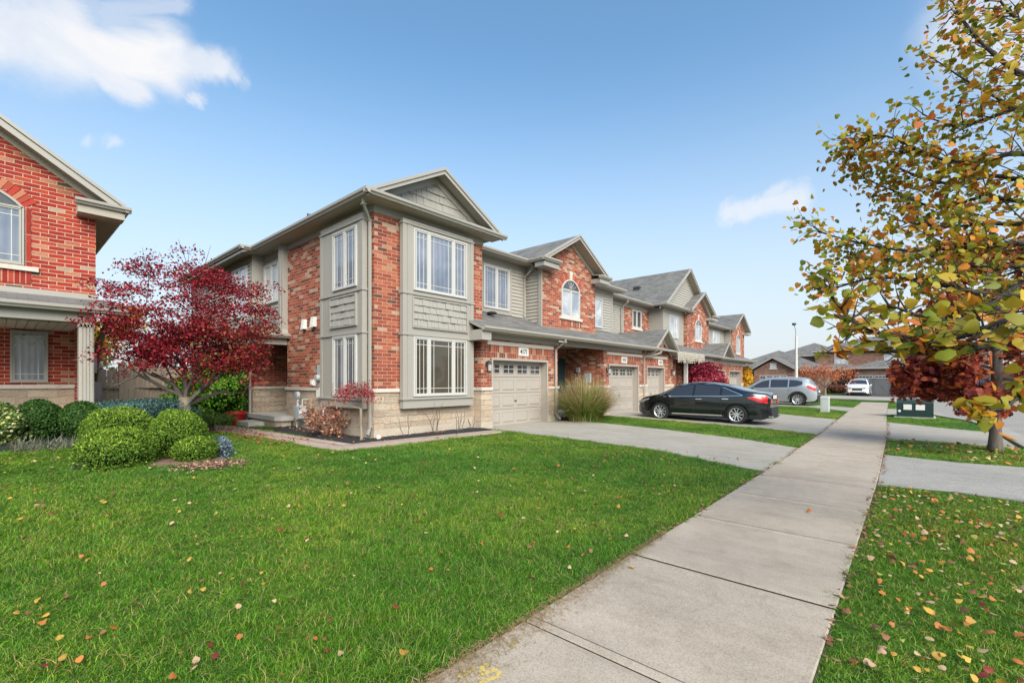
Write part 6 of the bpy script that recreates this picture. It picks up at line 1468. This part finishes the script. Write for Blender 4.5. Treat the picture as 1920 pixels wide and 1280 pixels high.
SED=dict(ptaper=.36,L=4.86,W=1.86,paint='pblack',
 top=[(-2.43,.97),(-2.40,1.02),(-2.30,1.085),(-2.0,1.12),(-1.6,1.19),(-1.1,1.335),(-.6,1.435),(-.15,1.475),(.25,1.465),(.65,1.38),(1.05,1.20),(1.42,1.02),(1.65,.975),(2.1,.89),(2.32,.80),(2.41,.68),(2.43,.52)],
 bot=[(-2.43,.30),(-2.3,.22),(-1.9,.2),(1.9,.19),(2.3,.21),(2.43,.28)],
 belt=[(-2.43,.90),(-1.6,1.0),(-.5,.97),(1.2,.91),(1.6,.88),(2.43,.70)],wy=(-1.42,1.39),wr=.335,
 wins=[(.13,1.22,[(.13,.965),(1.22,.93)],[(.13,1.385),(.45,1.36),(.8,1.21),(1.22,.95)]),(-.85,.05,[(-.85,.985),(.05,.967)],[(-.85,1.30),(-.5,1.375),(.05,1.392)]),(-1.55,-.93,[(-1.55,1.02),(-.93,.99)],[(-1.55,1.04),(-1.2,1.16),(-.93,1.27)])],
 wind=(.62,1.45),rear=(-1.95,-.85),mirror=(1.08,.93),doors=(.09,-.92,1.32),handles=((.0-.12,.84),(-1.05,.87)),
 chrome=[(-1.62,1.005),(-.9,.968),(.1,.945),(1.25,.905)],chrome2=[(-1.62,1.015),(-1.2,1.185),(-.85,1.325),(-.45,1.40),(.1,1.415),(.5,1.375),(.85,1.22),(1.4,.94)],
 tails=[(-2.36,-1.78,[(-2.36,.74),(-2.1,.80),(-1.78,.93)],[(-2.36,1.0),(-2.05,1.0),(-1.78,.965)])],
 heads=[(1.85,2.30,[(1.85,.80),(2.3,.62)],[(1.85,.84),(2.3,.74)])],plate=.90)
SUV=dict(L=4.62,W=1.86,paint='psilver',cladding=True,
 top=[(-2.31,.62),(-2.29,1.0),(-2.2,1.12),(-2.02,1.34),(-1.86,1.55),(-1.6,1.625),(-.9,1.67),(-.2,1.68),(.4,1.62),(.85,1.42),(1.25,1.16),(1.5,1.07),(2.0,.99),(2.2,.9),(2.3,.74),(2.31,.5)],
 bot=[(-2.31,.42),(-2.2,.28),(-1.9,.24),(1.9,.23),(2.2,.26),(2.31,.36)],
 belt=[(-2.31,1.05),(-1.6,1.12),(-.5,1.06),(1.2,1.0),(1.6,.97),(2.31,.8)],wy=(-1.36,1.34),wr=.36,
 wins=[(.15,1.15,[(.15,1.06),(1.15,1.02)],[(.15,1.53),(.5,1.46),(.8,1.30),(1.15,1.04)]),(-.85,.07,[(-.85,1.09),(.07,1.065)],[(-.85,1.54),(.07,1.545)]),(-1.6,-.92,[(-1.6,1.24),(-1.3,1.13),(-.92,1.1)],[(-1.6,1.42),(-1.3,1.50),(-.92,1.53)])],
 wind=(.5,1.3),rear=(-2.18,-1.9),mirror=(1.02,1.04),doors=(.11,-.88,1.28),handles=((-.1,.93),(-1.0,.96)),
 tails=[(-2.26,-1.82,[(-2.26,.86),(-1.82,1.08)],[(-2.26,1.12),(-2.0,1.24),(-1.82,1.18)])],
 heads=[(1.8,2.22,[(1.8,.86),(2.22,.7)],[(1.8,.92),(2.22,.84)])],plate=.78,grille=(.55,.8))
car('glossy black sedan with chrome trim parked on the second driveway',(17.68,5.92,.055),R(0),SED).scale=(.965,.965,.965)
s2=dict(SUV); car('silver compact car parked on the third driveway behind the black sedan',(32.3,6.5,.06),R(0),s2)
s3=dict(SUV,paint='pwhite'); car('white compact car facing the camera on the far dark driveway',(58.6,4.15,.01),R(90),s3)
s4=dict(SUV,paint='pblack'); car('dark car half hidden behind the maroon leaves across the road',(50.5,-3.6,.01),R(70),s4)
s5=dict(SED,paint='psilver',chrome=None); car('pale grey car behind the golden grass clump at the far road end',(55,-8.5,.01),R(80),s5)

# ---------------------------------------------------------------- street furniture
t=thing('street_lamp','tall pale street lamp pole rising behind the silver car','street lamp',(45.3,7.5,.1))
lx,ly=45.3,7.5
m=MB(); m.tube([(lx,ly,.1),(lx,ly,5.4)],[.15,.085],10); m.build('pole',simple('pale concrete pole',(.50,.49,.47),.8,.1,3),t,smooth=True)
m=MB(); m.tube([(lx,ly,5.4),(lx-.05,ly+.05,5.95),(lx-.12,ly+.12,6.3)],[.05,.045,.04],8); m.build('arm',M['greybox'],t,smooth=True)
m=MB(); m.lathe([(0,.12),(.14,.1),(.18,0),(.12,-.08),(0,-.1)],(lx-.14,ly+.14,6.35),n=12); m.build('lamp_head',M['iron'],t,smooth=True)
t=thing('utility_pedestal','pale grey utility pedestal standing in the grass strip by the sidewalk','utility box',(26.6,3.2,0))
m=MB()
c_=[( -.24,-.16),(.24,-.16),(.24,.16),(-.24,.16)]
m.hexa([(26.6+x,3.2+y,-.02) for x,y in c_]+[(26.6+x,3.2+y,.70) for x,y in c_]); m.build('cabinet',simple('pale grey cabinet',(.42,.44,.43),.6,.05,3),t)
m=MB(); m.hexa([(26.6+x*1.06,3.2+y*1.08,.701) for x,y in c_]+[(26.6+x*1.0,3.2+y*1.0,.76) for x,y in c_]); m.build('lid',simple('pale grey lid',(.46,.48,.47),.6,.05,3),t)
m=MB(); m.box(26.352,26.36,3.08,3.32,.15,.6); m.build('door',simple('pale cabinet door',(.44,.46,.45),.6,.05,3),t)
t=thing('transformer_box','dark green utility transformer box with white notices on the verge','transformer',(25.2,.0,0))
gb=simple('dark green steel',(.012,.032,.03),.4,.12,4)
m=MB(); m.box(24.95,26.1,-.62,.52,-.02,.62); m.hexa([(24.95,-.62,.62),(26.1,-.62,.62),(26.1,.52,.62),(24.95,.52,.62),(25.05,-.62,.74),(26.1,-.62,.78),(26.1,.52,.78),(25.05,.52,.74)]); m.build('cabinet',gb,t)
m=MB(); m.box(24.9,26.2,-.7,.6,-.02,.05); m.build('concrete_pad',M['concrete'],t)
for y0_,y1_ in ((.04,.30),(-.36,-.08)):
    m=MB(); m.box(24.938,24.95,y0_,y1_,.34,.56); s_=m.build('notice',M['plate'],t)
m=MB(); m.lathe([(0,-.01),(.05,0),(.05,.02)],(24.93,.43,.28),'x',12); m.build('lock',M['plate'],t)
# ---------------------------------------------------------------- far houses
def hip(m,x0,x1,y0,y1,z,sl,ov=.4):
    x0-=ov;x1+=ov;y0-=ov;y1+=ov; h=min(x1-x0,y1-y0)/2; zt=z+h*sl
    if x1-x0>=y1-y0: a,b=(x0+h,(y0+y1)/2,zt),(x1-h,(y0+y1)/2,zt)
    else: a,b=((x0+x1)/2,y0+h,zt),((x0+x1)/2,y1-h,zt)
    c=[(x0,y0,z),(x1,y0,z),(x1,y1,z),(x0,y1,z)]
    if x1-x0>=y1-y0: fs=[[c[0],c[1],b,a],[c[1],c[2],b],[c[2],c[3],a,b],[c[3],c[0],a]]
    else: fs=[[c[0],c[1],a],[c[1],c[2],b,a],[c[2],c[3],b],[c[3],c[0],a,b]]
    for f in fs: m.poly(f,0)
    m.poly([(p[0],p[1],z-.02) for p in c][::-1],1)
    for i in range(4):
        j=(i+1)%4; m.poly([(c[i][0],c[i][1],z),(c[i][0],c[i][1],z-.18),(c[j][0],c[j][1],z-.18),(c[j][0],c[j][1],z)],1)
RF=[M['roof'],M['trim']]
def carriage(parent,x,y0,y1,z0,z1,nb,mat):
    fm=FX(x); m=MB(); m.pbox(fm,y0,y1,0,.02,z0,z1,0); W_=(y1-y0)/nb
    d=MB()
    for k in range(nb):
        a=y0+k*W_+.04; b=y0+(k+1)*W_-.04; top_=z1-.48
        for (q0,q1,w0,w1) in ((a,a+.07,z0,top_),(b-.07,b,z0,top_),(a,b,z0,z0+.08),(a,b,top_-.07,top_)): d.pbox(fm,q0,q1,.02,.04,w0,w1)
        for s in (0,1):
            A=(a+.07,z0+.08) if s==0 else (a+.07,top_-.07); B=(b-.07,top_-.07) if s==0 else (b-.07,z0+.08)
            dx=B[0]-A[0]; dz=B[1]-A[1]; l=math.hypot(dx,dz); nx,nz=-dz/l*.03,dx/l*.03
            d.hexa([fm(A[0]-nx,.02,A[1]-nz),fm(B[0]-nx,.02,B[1]-nz),fm(B[0]-nx,.036,B[1]-nz),fm(A[0]-nx,.036,A[1]-nz),fm(A[0]+nx,.02,A[1]+nz),fm(B[0]+nx,.02,B[1]+nz),fm(B[0]+nx,.036,B[1]+nz),fm(A[0]+nx,.036,A[1]+nz)])
    g=m.build('garage_door',mat,parent); d.build('door_boards',mat,g)
    for k in range(nb):
        a=y0+k*W_+.06; b=y0+(k+1)*W_-.06; w=MB(); w.pbox(fm,a,b,.02,.045,z1-.42,z1-.08,0)
        n=4
        for q in range(n): w.pbox(fm,a+.05+(b-a-.07)*q/n,a+.02+(b-a-.07)*(q+1)/n,.045,.05,z1-.36,z1-.14,1)
        w.build('window',[M['white'],M['gdark']],g)
GD=simple('grey carriage door',(.12,.12,.125),.6,.1,3)
u=thing('far_house','two-storey brick house with dark carriage-style garage doors facing down the street','house',(66,2,0),'houses across the far street')
m=MB(); m.box(66,76,-1.6,5.1,0,3.0); m.box(68.5,78,-8,9.2,0,3.0); m.build('lower_wall',M['brickF'],u)
m=MB(); m.box(69.5,79,-6,9.4,3.0,5.3); m.build('upper_wall',M['brickF'],u)
m=MB(); hip(m,69.5,79,-6,9.4,5.3,.36); hip(m,66,70,-1.6,5.1,3.05,.35); hip(m,66.6,70,4.2,9.2,2.95,.3); m.build('roof',RF,u,fixn=False)
carriage(u,66,-1.0,4.8,0,2.2,4,GD)
window(u,FX(69.5),6.0,7.4,3.6,5.0,[(6.05,6.65),(6.72,7.35)],'gblind',muntin=False)
window(u,FX(69.5),1.0,2.6,3.6,5.0,[(1.05,1.75),(1.82,2.55)],'gblind',muntin=False)
m=MB(); m.box(68.4,68.5,6.0,6.9,.4,2.5); m.build('front_door',M['teal'],u); window(u,FX(68.5),7.3,8.6,.9,2.4,None,'gdark',muntin=False)
m=MB(); m.box(66.7,66.9,5.4,5.6,0,2.8); m.box(66.7,66.9,9.0,9.2,0,2.8); m.build('porch_post',M['iron'],u)
m=MB(); m.box(66.8,68.4,5.2,9.2,0,.35); m.build('porch_floor',M['concrete'],u)
u=thing('far_house','brown brick bungalow with a front gable above its garage, behind the silver car','house',(61,12,0),'houses across the far street')
m=MB(); m.box(60.5,70,10.3,14.4,0,2.75); m.prism([(60.5,10.3,2.75),(60.5,14.4,2.75),(60.5,12.35,4.0)],(.3,0,0)); m.box(62.5,74,7.5,19,0,2.75); m.build('wall',M['brickF'],u)
m=MB()
for s in (-1,1): m.poly([(60.0,12.35,4.35),(60.0,12.35+s*2.5,2.85),(67,12.35+s*2.5,2.85),(67,12.35,4.35)],0); m.prism([(60.0,12.35,4.33),(60.0,12.35+s*2.5,2.83),(60.0,12.35+s*2.5,2.65),(60.0,12.35,4.15)],(.06,0,0),1)
hip(m,62.5,74,7.5,19,2.8,.44); m.build('roof',RF,u,fixn=False)
garage_door(u,FX(60.48),10.9,13.8,0,2.2)
m=MB(); m.box(60.44,60.5,12.0,12.7,2.95,3.6); m.build('gable_vent',M['white'],u); m=MB(); m.box(60.45,60.5,11.9,12.8,2.84,2.94); m.build('window_sill',M['cap'],u)
m=MB(); m.box(61.6,61.85,15.0,15.25,0,2.6); m.build('porch_post',M['white'],u); m=MB(); m.box(62.4,62.5,15.4,16.4,.1,2.3); m.build('front_door',M['teal'],u)
m=MB(); m.poly([(61.2,14.4,2.75),(61.2,18.5,2.75),(63,18.5,3.5),(63,14.4,3.5)],0); m.build('porch_roof',RF,u,fixn=False)
u=thing('far_house','grey-roofed brick house between the bungalow and the two-storey house','house',(72,10,0),'houses across the far street')
m=MB(); m.box(74.5,84,6.5,15,0,5.0); m.build('wall',M['brickF'],u); m=MB(); hip(m,74.5,84,6.5,15,5.05,.42); m.build('roof',RF,u,fixn=False)
window(u,FX(74.5),8.3,9.8,3.3,4.5,None,'gdark',muntin=False)
# houses closing the street on the far right, seen through the leaves
for i,(x,y,w,lb) in enumerate(((57,-20,10,'brown brick house glimpsed through the maroon oak leaves, nearer the sidewalk'),(48,-38,10,'brown brick house glimpsed through the linden leaves at the right edge'))):
    u=thing('far_house',lb,'house',(x,y,0),'houses across the far street')
    m=MB(); m.box(x,x+9,y,y+w,0,5.2); m.build('wall',M['brickF'],u); m=MB(); hip(m,x,x+9,y,y+w,5.25,.4); m.build('roof',RF,u,fixn=False)
    for z in (.9,3.5):
        for q in (1.2,5.6): window(u,FX(x),y+q,y+q+1.8,z,z+1.35,[(y+q+.05,y+q+.88),(y+q+.92,y+q+1.75)],'gdark',muntin=False)
    m=MB(); m.box(x-.06,x,y+3.6,y+4.6,0,2.2); m.build('front_door',M['teal'],u)
# small orange tree in front of the far house
rg=random.Random(61)
t=thing('ornamental_tree','small half-bare orange-red tree in front of the far house','tree',(54.0,6.5,.0))
m=MB(); tips=[]; m.tube([(54.0,6.5,0),(54.0,6.5,.9)],[.12,.09],8); m.build('trunk',M['bark3'],t); m=MB()
for k in range(13): a=k*.97; branches(m,(54.0,6.5,.8),(math.cos(a)*.6,math.sin(a)*.7,1.0),1.75,.04,2,rg,tips,.14,.03,(2,3),.62)
m.build('branches',M['bark3'],t); TP=np.array([q[0] for q in tips]); TL=TP[TP[:,2]<2.9]; n=1500; P=TL[rng.integers(0,len(TL),n)]+rng.normal(0,.2,(n,3))
V,F,C=leaves(P,rng.uniform(.1,.2,n),pal(n,[(.50,.13,.05),(.38,.08,.04),(.6,.22,.07)],[3,2,2]),None,1,'quad',aspect=.35); cloud('crown',V,F,C,M['leaf'],t)
bush('garden_shrub','low dark red shrubs before the far porch','shrub',(63.5,6.8,.5),(1.0,1.6,.5),1200,.18,[(.10,.03,.025),(.2,.05,.04),(.06,.09,.02)],[2,2,1.5],71,None,'leaf',core=(.03,.015,.01),depth=.4,amp=.2)
# ---------------------------------------------------------------- light, sky, camera
SUN_EL,SUN_AZ=R(38),Vector((-.5,-.86,0))   # towards the sun, horizontally
sv=Vector((SUN_AZ.x*math.cos(SUN_EL),SUN_AZ.y*math.cos(SUN_EL),math.sin(SUN_EL))).normalized()
ld=bpy.data.lights.new('sun','SUN'); ld.energy=SUNE; ld.angle=R(48); ld.color=(1,.91,.78); lo_=bpy.data.objects.new('sun',ld); COL.objects.link(lo_)
lo_.rotation_euler=sv.to_track_quat('Z','Y').to_euler()
w=bpy.data.worlds.new('World'); S.world=w; w.use_nodes=True; nt=w.node_tree; bg=nt.nodes['Background']
sk=nt.nodes.new('ShaderNodeTexSky'); sk.sky_type='NISHITA'; sk.sun_disc=False; sk.sun_elevation=SUN_EL; sk.sun_rotation=math.atan2(sv.x,sv.y); sk.air_density=1.0; sk.dust_density=1.6; sk.ozone_density=1.6
tcn=nt.nodes.new('ShaderNodeTexCoord'); nrm=N(nt,'ShaderNodeVectorMath',operation='NORMALIZE'); nt.links.new(tcn.outputs['Generated'],nrm.inputs[0]); DIR=nrm.outputs[0]
# soft clouds: elongated patches of haze at fixed bearings and heights, feathered by noise
nz=noise(nt,4.5,7,.6,DIR,.4); sub=N(nt,'ShaderNodeVectorMath',operation='SUBTRACT'); nt.links.new(nz.outputs[1],sub.inputs[0]); sub.inputs[1].default_value=(.5,.5,.5)
scv=N(nt,'ShaderNodeVectorMath',operation='SCALE'); nt.links.new(sub.outputs[0],scv.inputs[0]); scv.inputs['Scale'].default_value=.13
wv=N(nt,'ShaderNodeVectorMath',operation='ADD'); nt.links.new(DIR,wv.inputs[0]); nt.links.new(scv.outputs[0],wv.inputs[1])
def sdir(px,py):
    r=(px-960)/853.33; return Vector((ca+r*sa,sa-r*ca,-(py-713)/853.33)).normalized()
tot=None
# centre bearing, end bearing (long axis), half length, half width, density
for (c0,c1,hw_,den) in (((-60,15),(130,75),.07,1.0),((140,85),(320,118),.052,1.0),((230,135),(280,172),.032,.95),((320,112),(420,138),.030,.85),((410,132),(470,160),.018,.7),((455,150),(505,182),.010,.45),((285,180),(375,186),.014,.75),((210,30),(340,25),.020,.45),((150,5),(260,60),.02,.4),((100,155),(150,160),.010,.35),((180,272),(225,265),.013,.75),((1385,385),(1500,375),.030,.85),((1430,360),(1460,350),.022,.6),((1480,345),(1510,342),.010,.3),((1890,20),(2100,60),.09,.8)):
    A,B=sdir(*c0),sdir(*c1); mid=(A+B)/2; ax=(B-A); hl=ax.length/2; ax.normalize()
    s1=N(nt,'ShaderNodeVectorMath',operation='SUBTRACT'); nt.links.new(wv.outputs[0],s1.inputs[0]); s1.inputs[1].default_value=mid
    dt=N(nt,'ShaderNodeVectorMath',operation='DOT_PRODUCT'); nt.links.new(s1.outputs[0],dt.inputs[0]); dt.inputs[1].default_value=ax
    cl_=N(nt,'ShaderNodeClamp'); cl_.inputs['Min'].default_value=-hl; cl_.inputs['Max'].default_value=hl; nt.links.new(dt.outputs['Value'],cl_.inputs['Value'])
    s2_=N(nt,'ShaderNodeVectorMath',operation='SCALE'); s2_.inputs[0].default_value=ax; nt.links.new(cl_.outputs[0],s2_.inputs['Scale'])
    s3_=N(nt,'ShaderNodeVectorMath',operation='DISTANCE'); nt.links.new(s1.outputs[0],s3_.inputs[0]); nt.links.new(s2_.outputs[0],s3_.inputs[1])
    mr=N(nt,'ShaderNodeMapRange'); mr.interpolation_type='SMOOTHERSTEP'; nt.links.new(s3_.outputs['Value'],mr.inputs['Value']); mr.inputs['From Min'].default_value=hw_*1.25; mr.inputs['From Max'].default_value=hw_*.25; mr.inputs['To Min'].default_value=0; mr.inputs['To Max'].default_value=den
    if tot is None: tot=mr.outputs[0]
    else:
        mx=N(nt,'ShaderNodeMath',operation='MAXIMUM'); nt.links.new(tot,mx.inputs[0]); nt.links.new(mr.outputs[0],mx.inputs[1]); tot=mx.outputs[0]
nz2=noise(nt,6,6,.6,DIR,.5); r2=ramp(nt,[(.3,(.55,.55,.55)),(.6,(1,1,1))]); nt.links.new(nz2.outputs[0],r2.inputs[0])
mm=N(nt,'ShaderNodeMath',operation='MULTIPLY'); nt.links.new(tot,mm.inputs[0]); nt.links.new(r2.outputs[0],mm.inputs[1])
# pale haze towards the horizon
sp3=N(nt,'ShaderNodeSeparateXYZ'); nt.links.new(DIR,sp3.inputs[0]); hz=N(nt,'ShaderNodeMapRange'); hz.interpolation_type='SMOOTHSTEP'; nt.links.new(sp3.outputs['Z'],hz.inputs['Value']); hz.inputs['From Min'].default_value=HZ0; hz.inputs['From Max'].default_value=-.02; hz.inputs['To Max'].default_value=HZM
skc=mixc(nt,1.0,sk.outputs[0],SKT,'MULTIPLY')
c1=mixc(nt,hz.outputs[0],skc,HZC)
c2=mixc(nt,mm.outputs[0],c1,CLC)
nt.links.new(c2,bg.inputs['Color']); bg.inputs['Strength'].default_value=SKYS
cd=bpy.data.cameras.new('camera'); cam=bpy.data.objects.new('camera',cd); COL.objects.link(cam); S.camera=cam
cam.location=(0,0,1.55); cam.rotation_euler=(R(90),0,al-R(90)); cd.lens=16; cd.sensor_width=36; cd.shift_y=73/1920; cd.clip_start=.05; cd.clip_end=3000
S.view_settings.view_transform='Standard'; S.view_settings.look='None'; S.view_settings.gamma=1; S.view_settings.exposure=EXPO; S.view_settings.use_curve_mapping=False
S.cycles.max_bounces=6; S.cycles.diffuse_bounces=3; S.cycles.transparent_max_bounces=4; S.cycles.use_denoising=True; S.cycles.sample_clamp_indirect=4
